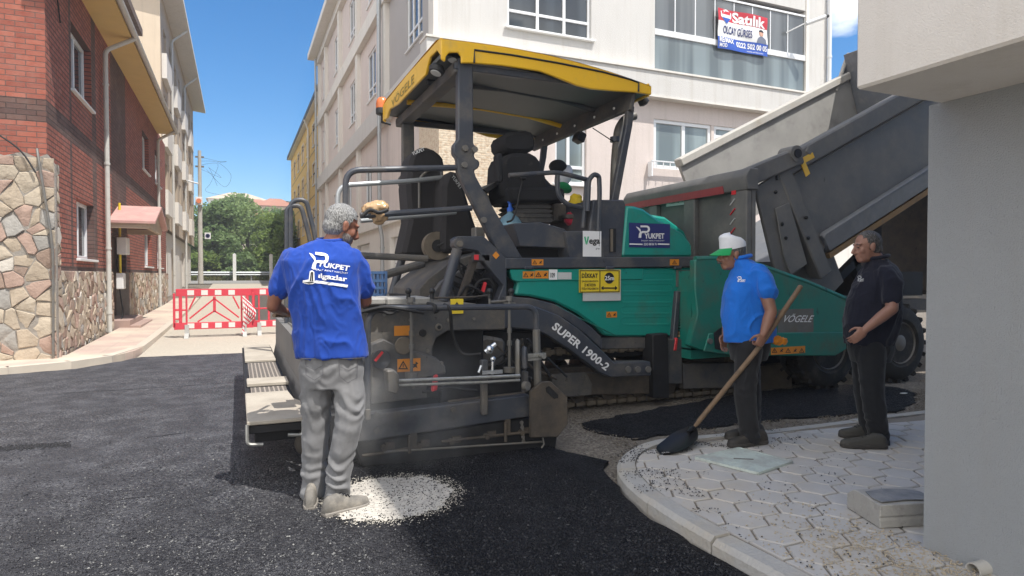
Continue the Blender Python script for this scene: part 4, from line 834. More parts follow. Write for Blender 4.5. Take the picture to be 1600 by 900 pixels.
for k in range(4):
    a = V((-2.1, 45, 8.9-.25*k)); p = [a]+[a+V((random.uniform(.2, 1.8)*(.4+j*.3), random.uniform(-.3, .3), random.uniform(-1.0, .2)*j*.6)) for j in range(1, 5)]
    mb = MB(); mb.tube(bez(p, 5), .008, 5); mb.build('wire', K['ink'], up)
mb = MB(); mb.box(-1.9, -1.55, 45, 45.04, 3.75, 4.15); sg = mb.build('pole_sign', K['white'], up); mb = MB(); mb.lathe([(.13, 0), (.13, .01), (.08, .01), (.08, 0)], (-1.725, 44.985, 3.95), (0, 1, 0), 16); mb.build('sign_mark', K['blue_sign'], sg)

z = gz(-1, 53); dp = thing('dumpster', 'grey steel refuse container with dark lid at the end of the street', 'dumpster', (PZ(332, 436, z)))
q = PZ(332, 437, z); dx, dy = q.x, q.y
mb = MB(); mb.prism([(dx-.72, dy, z+.28), (dx+.72, dy, z+.28), (dx+.85, dy, z+1.15), (dx-.85, dy, z+1.15)], (0, 1.0, 0)); mb.box(dx-.92, dx+.92, dy-.05, dy+1.05, z+1.1, z+1.2); bd_ = mb.build('container', K['alu'], dp, bevel=.02)
mb = MB(); mb.prism([(dx-.86, dy, z+1.2), (dx+.86, dy, z+1.2), (dx+.78, dy+.2, z+1.5), (dx-.78, dy+.2, z+1.5)], (0, .8, 0)); mb.build('lid', K['black'], dp, bevel=.03)
for sx in (-.6, .6):
    for sy in (.15, .85): mb = MB(); mb.cyl((dx+sx-.03, dy+sy, z+.11), (dx+sx+.03, dy+sy, z+.11), .11); mb.obox((dx+sx, dy+sy, z+.24), .06, .12, .14); mb.build('caster', K['black'], dp)
gr = thing('crash_barrier', 'galvanised crash barrier along the far side of the cross road', 'guardrail', (0, 57.3, gz(0, 57)))
zg = gz(0, 57)
mb = MB(); mb.prism([(-40, 57.5, zg+.42), (-40, 57.42, zg+.47), (-40, 57.5, zg+.56), (-40, 57.42, zg+.65), (-40, 57.5, zg+.74), (-40, 57.54, zg+.74), (-40, 57.54, zg+.42)], (80, 0, 0)); mb.build('rail', K['alu'], gr)
for k in range(20): mb = MB(); mb.box(-39+k*4, -38.9+k*4, 57.55, 57.65, zg, zg+.78); mb.build('post', K['alu'], gr)
mk = None
for px in (368, 409):
    p = PZ(px, 436, zg); mb = MB(); mb.box(p.x-.13, p.x+.13, 57.0, 57.22, zg, zg+2.15); mb.prism([(p.x-.13, 57.0, zg+2.15), (p.x+.13, 57.0, zg+2.15), (p.x, 57.0, zg+2.25)], (0, .22, 0)); tag(mb.build('marker_post', K['white'], bevel=.01), 'white road marker post standing '+('just right of the refuse container' if px < 400 else 'farther right'), 'marker post', 'white marker posts along the crash barrier')

# plastic barriers, red and white, across the street
K['bar_red'] = mat('red_barrier_plastic', (.60, .045, .07), .45, 0, .1, 6, dirt=(.5, .35, .3), da=.62); K['bar_white'] = mat('reflective_white_panel', (.70, .68, .64), .4, 0, .04); K['foot'] = mat('grey_barrier_foot', (.42, .42, .40), .7, 0, .1)
def make_barrier(x0, y, w, chevron, label):
    t = thing('plastic_barrier', label, 'barrier', (x0+w/2, y, 0), 'red and white plastic barriers closing the street')
    z0, z1 = .19, 1.13
    mb = MB(); o_ = [(0, z0+.06), (.05, z0), (w-.05, z0), (w, z0+.06), (w, z1-.12), (w-.10, z1), (.10, z1), (0, z1-.12)]
    B = lambda a, b, c, d: mb.box(x0+a, x0+b, y-.02, y+.02, c, d)
    B(.06, w-.06, z1-.17, z1); B(.02, w-.02, z0, z0+.16); B(0, .05, z0+.05, z1-.1); B(w-.05, w, z0+.05, z1-.1)
    B(.12, .19, z0+.16, z1-.17); B(w-.19, w-.12, z0+.16, z1-.17); B(.05, .12, .62, .67); B(w-.12, w-.05, .62, .67); B(.05, .12, .42, .45); B(w-.12, w-.05, .42, .45)
    for s_ in (.26, w-.30): B(s_, s_+.04, z0+.16, z1-.17); B(.19 if s_ < 1 else s_+.04, s_ if s_ < 1 else w-.19, .62, .66)
    c = w/2
    if chevron:
        lo, hi = z0+.17, z1-.18
        B(c-.03, c+.03, lo+.22, hi)
        for sg_ in (-1, 1):
            mb.bar((x0+c, y, hi-.05), (x0+c+sg_*(c-.34), y, lo+.08), .036, .04, (0, 1, 0)); mb.bar((x0+c, y, lo+.25), (x0+c+sg_*.36, y, lo+.0), .036, .04, (0, 1, 0)); mb.bar((x0+c+sg_*.40, y, hi), (x0+c+sg_*(c-.33), y, hi-.30), .036, .04, (0, 1, 0))
    else:
        k = .48
        while k < w-.4: B(k, k+.05, z0+.16, z1-.17); k += .22
        B(.3, w-.3, .62, .66)
    mb.build('panel', K['bar_red'], t, bevel=.006)
    k = .30
    while k < w-.42:
        for zz0, zz1 in ((z1-.145, z1-.03), (z0+.025, z0+.14)): mb = MB(); mb.box(x0+k, x0+k+.14, y-.024, y+.024, zz0, zz1); mb.build('reflector', K['bar_white'], t)
        k += .29
    for s_ in (.24, w-.26):
        mb = MB(); mb.prism([(x0+s_, y-.28, .0), (x0+s_, y+.28, .0), (x0+s_, y+.22, .06), (x0+s_, y+.045, .1), (x0+s_, y+.045, .3), (x0+s_, y-.045, .3), (x0+s_, y-.045, .1), (x0+s_, y-.22, .06)], (.09, 0, 0)); mb.build('foot', K['foot'], t)
    return t
p0 = PZ(272, 527, 0); p1 = PZ(394, 524, 0)
make_barrier(p0.x, 16.6, p1.x-p0.x+.05, True, 'left red and white plastic barrier with diagonal chevron ribs')
make_barrier(p1.x-.12, 16.75, 2.0, False, 'red plastic barrier with upright ribs, partly behind the man in the blue shirt')
mb = MB()
for k in range(6):
    a = V((p1.x-.2+k*.03, 16.52, .95-.03*k)); mb.mi = 0
    pts = [a, a+V((.03+.02*k, -.03, -.30)), a+V((.02-.03*k, -.03, -.60)), a+V((-.02-.02*k, -.04, -.9+.03*k))]
    pth = bez(pts, 5); n = len(pth); mb.add([p+V((-.014, 0, .01*math.sin(i))) for i, p in enumerate(pth)]+[p+V((.014, .02, 0)) for p in pth], [(i, i+1, i+1+n, i+n) for i in range(n-1)])
m, g, b, co = newmat('red_white_tape'); w_ = g('TexWave', i_Scale=5.5, i_Distortion=1.2); w_.bands_direction = 'DIAGONAL'; g.l(co, w_.inputs[0]); g.l(g.ramp(w_.outputs[0], [(.62, (.78, .77, .76)), (.66, (.6, .04, .06))]), b.inputs['Base Color'])
tag(mb.build('barrier_tape', m), 'red and white warning tape knotted round the joint of the barriers', 'tape')

# trees at the far end
def leafmat(name, c1, c2, c3):
    m, g, b, co = newmat(name); oi = g.noise(co, .55, 3); f = g.noise(co, 5, 2)
    col = g.mix(g.ramp(oi, [(.35, (0, 0, 0)), (.65, (1, 1, 1))]), c1, c2); col = g.mix(g.ramp(f, [(.45, (0, 0, 0)), (.75, (1, 1, 1))]), col, c3)
    g.l(col, b.inputs['Base Color']); b.inputs['Roughness'].default_value = .65; b.inputs['Specular IOR Level'].default_value = .25
    tr = g('BsdfTranslucent'); g.l(col, tr.inputs[0]); ms = g('MixShader'); ms.inputs[0].default_value = .5; o = g.n['Material Output']; g.l(b.outputs[0], ms.inputs[1]); g.l(tr.outputs[0], ms.inputs[2]); g.l(ms.outputs[0], o.inputs[0]); return m
K['leaf1'] = leafmat('fresh_green_leaves', (.21, .31, .12), (.29, .39, .16), (.37, .46, .21)); K['leaf2'] = leafmat('darker_green_leaves', (.15, .24, .10), (.21, .31, .125), (.28, .37, .16)); K['leaf3'] = leafmat('yellow_green_leaves', (.17, .26, .06), (.24, .33, .085), (.32, .40, .14))  # leaf greens raised to carry the distance haze in the colour
K['bark'] = mat('grey_bark', (.10, .08, .06), .9, 0, .2, 5, .4, 30)
def leaves(name, parent, mt, blobs, n, size, seed):
    rng = np.random.default_rng(seed); C = []; 
    w = np.array([b_[3]**2 for b_ in blobs]); w /= w.sum(); cnt = rng.multinomial(n, w); P = []
    for b_, c in zip(blobs, cnt):
        d = rng.normal(size=(c, 3)); d /= np.linalg.norm(d, axis=1)[:, None]; r = b_[3]*(rng.uniform(.35, 1.08, c)**.5); q = d*r[:, None]; q[:, 2] *= .8
        P.append(q+np.array(b_[:3]))
    P = np.concatenate(P); keep = np.array([noise.noise(V(p)*1.1) > -.22 for p in P]); P = P[keep]; n = len(P)
    a = rng.normal(size=(n, 3)); a[:, 2] *= .5; a /= np.linalg.norm(a, axis=1)[:, None]; up_ = rng.normal(size=(n, 3)); b2 = np.cross(a, up_); b2 /= np.linalg.norm(b2, axis=1)[:, None]
    s = rng.uniform(.6, 1.3, n)[:, None]*size
    W = np.stack([P+a*s, P+b2*s*.5+a*s*.1, P-a*s*.8, P-b2*s*.5+a*s*.1], 1).reshape(-1, 3); o = ORG[parent.name]; W -= np.array(o)
    me = bpy.data.meshes.new(name); me.vertices.add(len(W)); me.vertices.foreach_set('co', W.astype(np.float32).ravel()); me.loops.add(n*4); me.loops.foreach_set('vertex_index', np.arange(n*4, dtype=np.int32)); me.polygons.add(n); me.polygons.foreach_set('loop_start', np.arange(0, n*4, 4, dtype=np.int32)); me.update(calc_edges=True); me.materials.append(mt)
    ob = bpy.data.objects.new(name, me); COL.objects.link(ob); ob.parent = parent; ORG[ob.name] = o; return ob
def tree(x, y, h, w, mt, n, label, seed, group='broadleaf trees beyond the crash barrier', low=.18, lsize=.2):
    rng = random.Random(seed); z = gz(x, y); h *= .9; t = thing('broadleaf_tree', label, 'tree', (x, y, z), group)
    mb = MB(); mb.tube(bez([(x, y, z-.2), (x+.15, y, z+h*.25), (x-.1, y+.1, z+h*.55), (x+.1, y, z+h*.8)], 5), [.26-.012*i for i in range(16)], 9)
    blobs = []
    for k in range(22):
        f = rng.uniform(low, 1); rr = w*.5*math.sin(PI*min(.97, .16+.8*f))**.7; a = rng.uniform(0, 2*PI); d = rr*rng.uniform(.25, .85)
        c = (x+d*math.cos(a), y+d*math.sin(a), z+h*f*.9); blobs.append((*c, w*rng.uniform(.13, .22)))
        if k < 9: mb.tube([(x, y, z+h*f*.5), c], [.09, .025], 6)
    mb.build('trunk', K['bark'], t); leaves('crown', t, mt, blobs, n, lsize, seed); return t
def fx(px, y): return PY(px, 400, y).x
tree(fx(335, 62), 62, 7.4, 6.5, K['leaf2'], 9000, 'dark broadleaf tree behind the refuse container, leftmost of the far trees', 11)
tree(fx(388, 64), 64, 7.6, 6.8, K['leaf1'], 10000, 'fresh green round-crowned tree in the middle of the far trees', 12)
tree(fx(432, 62), 62, 6.6, 6.2, K['leaf3'], 9000, 'yellow-green tree behind the second marker post', 13)
tree(fx(462, 66), 66, 7.5, 6.5, K['leaf2'], 8000, 'dark green tree seen between the machine hoop rails and the ochre house', 14)
tree(fx(362, 74), 74, 8.8, 8, K['leaf1'], 9000, 'tall pale green tree rising behind the fresh green round-crowned one', 15)
tree(fx(300, 66), 66, 7.5, 7.5, K['leaf1'], 7000, 'green tree mostly hidden by the cream apartment block', 16)
tree(fx(425, 80), 80, 7.2, 8, K['leaf2'], 7000, 'dark tree high on the slope below the hilltop houses', 17)
tree(fx(376, 59), 60, 3.0, 4.2, K['leaf2'], 4000, 'low dark bush behind the first marker post', 18, low=.05)
tree(fx(425, 59), 60, 2.6, 4.6, K['leaf1'], 4000, 'low green bush behind the crash barrier by the second marker post', 19, low=.05)
tree(fx(318, 59), 60, 2.6, 4.0, K['leaf3'], 3000, 'low pale bush left of the refuse container', 20, low=.05)
K['drygrass'] = leafmat('dry_roadside_grass', (.20, .19, .08), (.27, .24, .11), (.16, .19, .06))
gb = MB()
for k in range(5000):
    x, y = random.uniform(-8, 9), random.uniform(57.7, 60.5); zz = gz(x, y)-.02; h = random.uniform(.15, .55); a = random.uniform(0, PI); w = .03
    gb.add([(x-w*math.cos(a), y-w*math.sin(a), zz), (x+w*math.cos(a), y+w*math.sin(a), zz), (x+random.uniform(-.12, .12), y, zz+h)], [(0, 1, 2)])
struct(gb.build('roadside_grass', K['drygrass'], smooth=0), 'stuff')
# hilltop houses
K['redroof'] = mat('terracotta_roof', (.36, .16, .10), .85, 0, .12, 3)
for px, py0, py1, w, wallm, lab, y in ((432, 340, 322, 7.5, 'st_tan', 'hilltop house with a turret-like hipped red roof above the far trees', 140), (408, 352, 338, 8, 'st_pale', 'long low house with red roof left of the turreted one on the hill', 138), (393, 335, 322, 12, 'st_pale', 'white flat-roofed block on the hilltop, leftmost of the hill houses', 150), (372, 322, 312, 12, 'white', 'white gabled house peeping over the tallest far tree', 155)):
    c = PY(px, py0, y); t2 = PY(px, py1, y); hx_ = thing('hill_house', lab, 'house', (c.x, y, 8), 'houses on the far hill')
    mb = MB(); mb.box(c.x-w/2, c.x+w/2, y, y+7, 4, t2.z); wl = mb.build('wall', K[wallm], hx_)
    for k in range(3): mb = MB(); mb.box(c.x-w*.36+k*w*.3, c.x-w*.36+k*w*.3+1.0, y-.05, y+.1, t2.z-2.0, t2.z-.8); mb.build('window', K['glass_d'], hx_)
    mb = MB(); a = [(c.x-w/2-.5, y-.5, t2.z), (c.x+w/2+.5, y-.5, t2.z), (c.x+w/2+.5, y+7.5, t2.z), (c.x-w/2-.5, y+7.5, t2.z), (c.x-w*.15, y+3.5, t2.z+1.9), (c.x+w*.15, y+3.5, t2.z+1.9)]
    mb.add(a, [(0, 1, 5, 4), (1, 2, 5), (2, 3, 4, 5), (3, 0, 4), (3, 2, 1, 0)]); mb.build('roof', K['redroof'] if wallm != 'white' else K['st_tan'], hx_, smooth=0)
# ================================================================ THE ASPHALT PAVER
YN, YF = 6.10, 8.55
pv = thing('asphalt_paver', 'big green and grey tracked asphalt paver with a yellow canopy', 'asphalt paver', (3.4, 7.3, 0))
def rY(x0, y0, x1, y1, y): # pixel rectangle to x0,x1,z0,z1 in the plane y
    a = PY(x0, (y0+y1)/2, y); b_ = PY(x1, (y0+y1)/2, y); c = PY((x0+x1)/2, y1, y); d = PY((x0+x1)/2, y0, y); return a.x, b_.x, c.z, d.z
def boxY(mb, x0, y0, x1, y1, ya, yb): a, b_, c, d = rY(x0, y0, x1, y1, ya); return mb.box(a, b_, ya, yb, c, d)
def plate(name, pix, y0, y1, m, parent=pv, bevel=.008, label=None):
    mb = MB(); mb.profY(pix, y0, y1); return mb.build(name, K[m] if isinstance(m, str) else m, parent, bevel=bevel, label=label)
def stick(name, x0, y0, x1, y1, y, m, parent, th=.004): mb = MB(); boxY(mb, x0, y0, x1, y1, y-th, y+.002); return mb.build(name, K[m], parent)
def textY(parent, body, bl, br, tl, y, m, bold=.0, shear=0, name='lettering', sp=1):
    o, r_, u_ = PY(*bl, y), PY(*br, y), PY(*tl, y); mb = MB(); text(mb, body, o, r_-o, u_-o, bold, sp, shear); return mb.build(name, K[m], parent, smooth=0)
def pt(path, y): return [PY(a, b_, c if len(q) > 2 else y) for q in path for a, b_, c in [q if len(q) > 2 else (*q, y)]]
def tubeY(name, path, r, y, m, parent=pv, fr=.08, n=10):
    P_ = [PY(q[0], q[1], q[2] if len(q) > 2 else y) for q in path]; mb = MB(); mb.tube(fillet(P_, fr, 6) if fr else P_, r, n); return mb.build(name, K[m], parent)
def warn(x0, y0, x1, y1, y, m, parent=pv):
    s_ = stick('warning_sticker', x0, y0, x1, y1, y, m, parent); w, h = x1-x0, y1-y0; mb = MB()
    def tri(cx, cy, s): return [PY(cx, cy-s*.5, y-.006), PY(cx-s*.55, cy+s*.45, y-.006), PY(cx+s*.55, cy+s*.45, y-.006)]
    n = max(1, round(w/h)); cs = [x0+w*(k+.5)/n for k in range(n)] if w >= h else [(x0+x1)/2]
    for k, cx in enumerate(cs):
        cy = (y0+y1)/2; q = min(h, w)*.72
        if k % 2 == 0:
            A, Bq, C_ = tri(cx, cy, q); c = (A+Bq+C_)/3; I = [c+(p-c)*.62 for p in (A, Bq, C_)]
            mb.add([A, Bq, C_]+I, [(0, 1, 4, 3), (1, 2, 5, 4), (2, 0, 3, 5)]); mb.add([PY(cx-q*.05, cy-q*.12, y-.006), PY(cx-q*.05, cy+q*.25, y-.006), PY(cx+q*.05, cy+q*.25, y-.006), PY(cx+q*.05, cy-q*.12, y-.006)], [(0, 1, 2, 3)])
        else:
            mb.add([PY(cx+a*q, cy+b_*q, y-.006) for a, b_ in ((-.4, .4), (-.1, .05), (-.3, -.1), (.1, -.15), (.1, -.4), (.4, -.2), (.2, -.05), (.3, .35), (.1, .2))], [tuple(range(9))])
    mb.build('pictogram', K['ink'], s_, smooth=0); return s_

# --- core, engine housing
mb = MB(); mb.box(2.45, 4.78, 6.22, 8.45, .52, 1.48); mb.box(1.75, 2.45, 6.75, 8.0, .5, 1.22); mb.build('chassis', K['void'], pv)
eng = plate('engine_panel', [(797, 421), (1083, 418), (1083, 452), (1064, 456), (1049, 526), (962, 526), (945, 524), (930, 509), (902, 489), (866, 471), (830, 463), (805, 461), (810, 441), (801, 437)], 6.08, 6.20, 'green', bevel=.02)
mb = MB(); mb.profY([(797, 421), (1005, 419.5), (1005, 437), (808, 440), (800, 437)], 6.066, 6.082); mb.build('upper_strip', K['green'], eng, bevel=.01)
for k in range(5):
    y0 = 426+k*17.2; mb = MB(); x1_ = 1054-k*1.6; x0_ = 970
    pts = fillet([PY(x0_+30, y0, 6.08), PY(x0_, y0, 6.08), PY(x0_, y0+13, 6.08), PY(x1_, y0+13, 6.08), PY(x1_, y0, 6.08), PY(x0_+30, y0, 6.08)], .045, 4)[:-1]
    N_ = len(pts); c_ = sum(pts, V((0, 0, 0)))/N_; rr_ = V((0, 0, 0))
    def ins(p, d): q = p-c_; return c_+V((q.x*(1-d/abs(.40)), 0, q.z*(1-d/.043)))
    r0 = [ins(p, -.002)+V((0, -.003, 0)) for p in pts]; r1 = [ins(p, .006)+V((0, -.0035, 0)) for p in pts]; r2 = [ins(p, .016)+V((0, .0, 0)) for p in pts]
    mb.add(r0+r1+r2, [(i, (i+1) % N_, (i+1) % N_+N_, i+N_) for i in range(N_)]+[(i+N_, (i+1) % N_+N_, (i+1) % N_+2*N_, i+2*N_) for i in range(N_)]); mb.build('louvre_recess', K['green'], eng, smooth=30)
    if k < 4: pass
mb = MB(); mb.tube(pt([(868, 476), (905, 497), (938, 512), (962, 524)], 6.076), .006, 6); mb.build('panel_seam', K['green2'], eng)
sk = plate('lower_skirt', [(962, 527), (1064, 527), (1064, 543), (940, 546), (935, 530)], 6.10, 6.2, 'steel2')
deck = plate('deck_edge', [(790, 403), (1086, 401), (1086, 417), (790, 420)], 6.05, 6.6, 'steel')
mb = MB(); mb.box(2.5, 4.75, 6.6, 8.55, 1.52, 1.60); mb.box(2.45, 4.75, 8.45, 8.55, .6, 1.5); mb.build('deck_plate', K['steel2'], deck)
warn(831, 405, 849, 414.5, 6.05, 'sticker_o'); warn(1047, 405, 1061, 414.5, 6.05, 'sticker_o')
warn(817, 424, 835, 435, 6.066, 'sticker_o'); warn(836, 423, 857, 435, 6.066, 'sticker_o'); s_ = stick('noise_sticker', 858, 421, 871, 437, 6.066, 'letter_w', pv); textY(s_, '109', (859.5, 434), (867, 434), (859.5, 426), 6.06, 'ink', .02)
stick('data_plate', 872, 425.5, 893, 436.5, 6.066, 'letter_g', pv); warn(948, 487, 964, 496, 6.078, 'sticker_o')
for x_ in (826, 952, 1058): mb = MB(); a = PY(x_, 418.5, 6.06); mb.obox(a, .1, .05, .03); mb.build('hinge', K['steel'], eng, bevel=.006)
lk_ = stick('panel_latch', 1058, 422, 1078, 448, 6.078, 'worn', eng, .02); mb = MB(); boxY(mb, 1062, 424, 1069, 431, 6.05, 6.056); boxY(mb, 1071, 424, 1076, 440, 6.05, 6.056); boxY(mb, 1062, 437, 1069, 445, 6.05, 6.056); mb.build('latch_button', K['ink'], lk_)
# hazard sign
sg = stick('sign_backing', 911, 421, 970, 470, 6.062, 'letter_g', pv); ds = stick('hazard_sign', 905, 421.5, 969, 457, 6.055, 'sticker_y', sg)
mb = MB()
for q in ((906, 422.3, 968, 423.4), (906, 455.4, 968, 456.4), (906, 423.4, 907, 455.4), (967, 423.4, 968, 455.4), (937, 423.4, 938, 455.4)): boxY(mb, *q, 6.046, 6.049)
c = PY(952, 434.5, 6.046); mb.add([c+V((.062*math.cos(t), 0, .062*math.sin(t))) for t in [2*PI*k/20 for k in range(20)]], [tuple(range(20))])
mb.add([PY(x_, y_, 6.046) for x_, y_ in ((939, 450), (943, 446.5), (943, 449), (961, 449), (961, 446.5), (965, 450), (961, 453.5), (961, 451), (943, 451), (943, 453.5))], [tuple(range(10))]); mb.build('sign_mark', K['ink'], sg, smooth=0)
textY(sg, 'DİKKAT', (909, 434), (934, 434), (909, 425), 6.045, 'ink', .03); textY(sg, '25m', (945, 438), (959.5, 438), (945, 431), 6.043, 'letter_w', .02)
for k, tx in enumerate(('ÇALIŞAN MAKİNAYA', '25 METREDEN', 'FAZLA YAKLAŞMAYIN')): textY(sg, tx, (909+(k == 1)*4, 441.5+k*6), (935-(k == 1)*4, 441.5+k*6), (909+(k == 1)*4, 437+k*6), 6.045, 'ink', .015)
# hood with company plate
hd_ = plate('engine_hood', [(971, 402), (978, 321), (992, 322), (1006, 326), (1030, 343), (1068, 364), (1082, 381), (1083, 402)], 6.08, 6.85, 'green', bevel=.03)
plate('hood_rear_section', [(985, 402), (990, 330), (1040, 339), (1070, 361), (1079, 380), (1079, 402)], 6.86, 8.5, 'green', bevel=.03)
cs_ = stick('company_plate', 983, 349, 1047, 387, 6.08, 'blue_sign', hd_, .005)
mb = MB(); A_, B_, C_ = PY(994, 372, 6.07), PY(1016, 372, 6.07), PY(994, 352, 6.07); plogo(mb, lambda x, y: A_+(B_-A_)*x+(C_-A_)*y); mb.build('company_mark', K['letter_w'], cs_, smooth=0)
textY(cs_, 'YUKPET', (1007, 373), (1038, 373), (1007, 364.5), 6.07, 'letter_w', .03); textY(cs_, 'İNŞAAT ASFALT NAKLİYAT', (1002, 377.5), (1038, 377.5), (1002, 374.6), 6.07, 'letter_w', .01)
textY(cs_, '0242 408 86 76', (1006, 383.5), (1026, 383.5), (1006, 379.5), 6.07, 'letter_w', .015)
mb = MB(); boxY(mb, 984, 380.5, 1004, 382.5, 6.068, 6.072); boxY(mb, 1028, 380.5, 1046, 382.5, 6.068, 6.072); mb.build('rule_line', K['letter_w'], cs_)
# control tower box beside the hood
bx_ = plate('side_cabinet', [(916, 403), (927, 312), (975, 312), (978, 320), (972, 403)], 6.09, 7.1, 'steel', bevel=.012)
mb = MB(); boxY(mb, 953, 357, 962.5, 394, 6.08, 6.1); mb.build('cabinet_slot', K['void'], bx_); mb = MB(); boxY(mb, 954.5, 358, 958, 393, 6.07, 6.09); mb.build('slot_rib', K['track'], bx_)
# operator's foot box with the white sign
con = plate('footwell_box', [(883, 361), (941, 361), (944, 403), (889, 403)], 6.06, 7.1, 'steel', bevel=.01)
plate('footwell_wing', [(802, 349), (845, 347), (884, 358), (889, 388), (812, 385)], 6.12, 6.9, 'steel', con, bevel=.01)
mb = MB(); mb.profY([(812, 386), (889, 388), (889, 402), (800, 402)], 6.3, 7.4); mb.build('footwell_under', K['void'], con)
vs_ = stick('white_sign', 911, 361, 939.5, 401, 6.06, 'letter_w', con, .006)
textY(vs_, 'ega', (920.5, 384), (937.5, 384), (920.5, 374), 6.05, 'ink', .025); textY(vs_, 'grup', (931, 390.5), (937, 390.5), (931, 387.5), 6.05, 'ink')
mb = MB(); mb.add([PY(a, b_, 6.05) for a, b_ in ((912.5, 370), (915, 369.5), (916.5, 378), (915.5, 382))], [(0, 1, 2, 3)]); mb.add([PY(a, b_, 6.05) for a, b_ in ((916, 382), (918, 369.5), (920.5, 369.5), (917.5, 382))], [(0, 1, 2, 3)]); mb.build('green_tick', mat('sign_green', (.05, .45, .22), .5), vs_)

# --- seat
K['bellows'] = mat('dusty_bellows_rubber', (.05, .048, .046), .7, 0, .2, 12, dirt=(.2, .18, .15), da=.5, ds=9)
def soft(name, pix, y0, y1, m, parent, bev=.05): return plate(name, pix, y0, y1, m, parent, bevel=bev)
st_ = thing_part = None
seat = soft('driver_seat', [(786, 247), (796, 238), (836, 238), (846, 252), (858, 285), (870, 290), (880, 296), (876, 312), (800, 312), (787, 303), (784, 280)], 6.45, 6.95, 'seat', pv, .055)
soft('headrest', [(785, 212), (796, 206), (828, 203), (836, 210), (838, 228), (832, 238), (798, 238), (787, 234)], 6.5, 6.9, 'seat', seat, .04)
soft('armrest', [(776, 240), (786, 238), (787, 285), (778, 285)], 6.30, 6.42, 'seat', seat, .02)
soft('seat_cushion', [(792, 292), (862, 292), (884, 300), (882, 316), (800, 316)], 6.38, 7.0, 'seat', seat, .03)
for k in range(5):
    y0 = 312+k*7.2; mb = MB(); mb.profY([(808-k*.5, y0), (858+k*.5, y0), (862+k, y0+3.5), (858+k*.5, y0+7), (808-k*.5, y0+7), (803-k, y0+3.5)], 6.45, 6.9); mb.build('bellows_fold', K['bellows'], seat, bevel=.006)
tubeY('seat_lever', [(818, 280), (812, 300), (808, 325), (800, 345), (792, 347)], .011, 6.3, 'black', seat, .1); mb = MB(); boxY(mb, 814, 276, 823, 281, 6.28, 6.32); mb.build('lever_handle', K['black'], seat, bevel=.01)
soft('side_pad', [(862, 300), (880, 292), (884, 300), (883, 318), (868, 316)], 6.9, 7.2, 'seat', seat, .03)
# rails round the seat
tubeY('arm_rail', [(795, 274), (872, 269), (918, 281)], .026, 6.15, 'steel', fr=.1); tubeY('rail_post', [(917, 281), (911, 356)], .026, 6.15, 'steel', fr=0)
tubeY('rail_loop', [(871, 270), (871, 303), (884, 319), (913, 326)], .026, 6.16, 'steel', fr=.12); tubeY('cabinet_hoop', [(918, 330), (920, 281), (928, 272), (936, 275), (937, 300), (934, 385)], .027, 6.08, 'steel', fr=.08)
# shelf behind the seat
mb = MB(); boxY(mb, 885, 335, 918, 342, 6.5, 7.1); boxY(mb, 864, 318, 885, 346, 6.7, 7.2); mb.build('side_shelf', K['steel2'], pv, bevel=.01)

# --- tilted roof posts
post_pix = [(716, 88), (739, 88), (740, 225), (746, 230), (746, 236), (741, 240), (742, 247), (749, 251), (750, 258), (746, 264), (741, 266), (744, 276), (757, 300), (787, 352), (817, 404), (782, 404), (757, 352), (722, 283), (716, 268), (715, 247), (709, 240), (709, 226), (716, 218)]
rp_ = plate('roof_post', post_pix, 6.10, 6.20, 'steel', bevel=.012)
for bx, by in ((726, 232), (741, 234), (725, 258), (755, 344)): mb = MB(); a = PY(bx, by, 6.1); mb.cyl(a, a-V((0, .03, 0)), .032, n=8); mb.build('bolt', K['worn'], rp_)
NEARP = [PY(a, b_, 6.10) for a, b_ in post_pix]
mb = MB(); mb.prism([p+V((0, 2.33, 0)) for p in NEARP], (0, .1, 0)); mb.build('roof_post', K['steel2'], pv, bevel=.012)
fp = [PY(*q, 6.15) for q in ((986, 168), (991, 171), (962, 313), (955, 313))]
fpw = [PY(*q, 6.15) for q in ((982, 162), (992, 166), (989, 195), (967, 314), (956, 314), (979, 195))]
for dy in (0, 2.2): mb = MB(); mb.prism([p+V((0, dy, 0)) for p in fpw], (0, .07, 0)); mb.build('front_post', K['steel'], pv, bevel=.01)
mb = MB(); e = [PY(958, 345, 6.6), PY(961, 250, 6.6), PY(966, 200, 6.6), PY(978, 184, 6.6), PY(992, 181, 6.6)]; mb.tube(fillet(e, .2, 6), .052, 14); ex = mb.build('exhaust_pipe', K['worn'], pv)
mb = MB(); a = PY(961, 222, 6.6); mb.cyl(a, a+V((0, 0, .06)), .06); mb.build('pipe_clamp', K['steel'], ex); tubeY('stay_wire', [(926, 200), (958, 221)], .006, 6.55, 'black', fr=0)

# --- canopy
cx0, cx1 = 1.84, 4.30; cy0, cy1 = 6.04, 8.78
def crown(x, y):
    t = (x-cx0)/(cx1-cx0); base = 3.80-.02*t-.16*t**2.2+.035*math.sin(PI*t); e = min((y-cy0), (cy1-y), .25)/.25; return base-.045*(1-max(0, e))**2
mb = MB(); nx_, ny_ = 14, 16
vs = [(cx0+(cx1-cx0)*i/nx_, cy0+(cy1-cy0)*j/ny_, crown(cx0+(cx1-cx0)*i/nx_, cy0+(cy1-cy0)*j/ny_)) for j in range(ny_+1) for i in range(nx_+1)]
mb.add(vs, [(j*(nx_+1)+i, j*(nx_+1)+i+1, (j+1)*(nx_+1)+i+1, (j+1)*(nx_+1)+i) for j in range(ny_) for i in range(nx_)])
can = mb.build('canopy', K['yellow'], pv)
top_e = [(cx0+(cx1-cx0)*i/nx_, crown(cx0+(cx1-cx0)*i/nx_, cy0)) for i in range(nx_+1)]
low_px = [(1012, 147), (996, 144.5), (960, 142), (925, 139), (903, 134), (873, 122), (844, 111), (785, 102), (741, 98.5), (721, 98), (721, 88), (716, 81.5), (702, 82), (697, 88), (696, 96)]
low_e = [(PY(a, b_, cy0).x, PY(a, b_, cy0).z) for a, b_ in low_px]
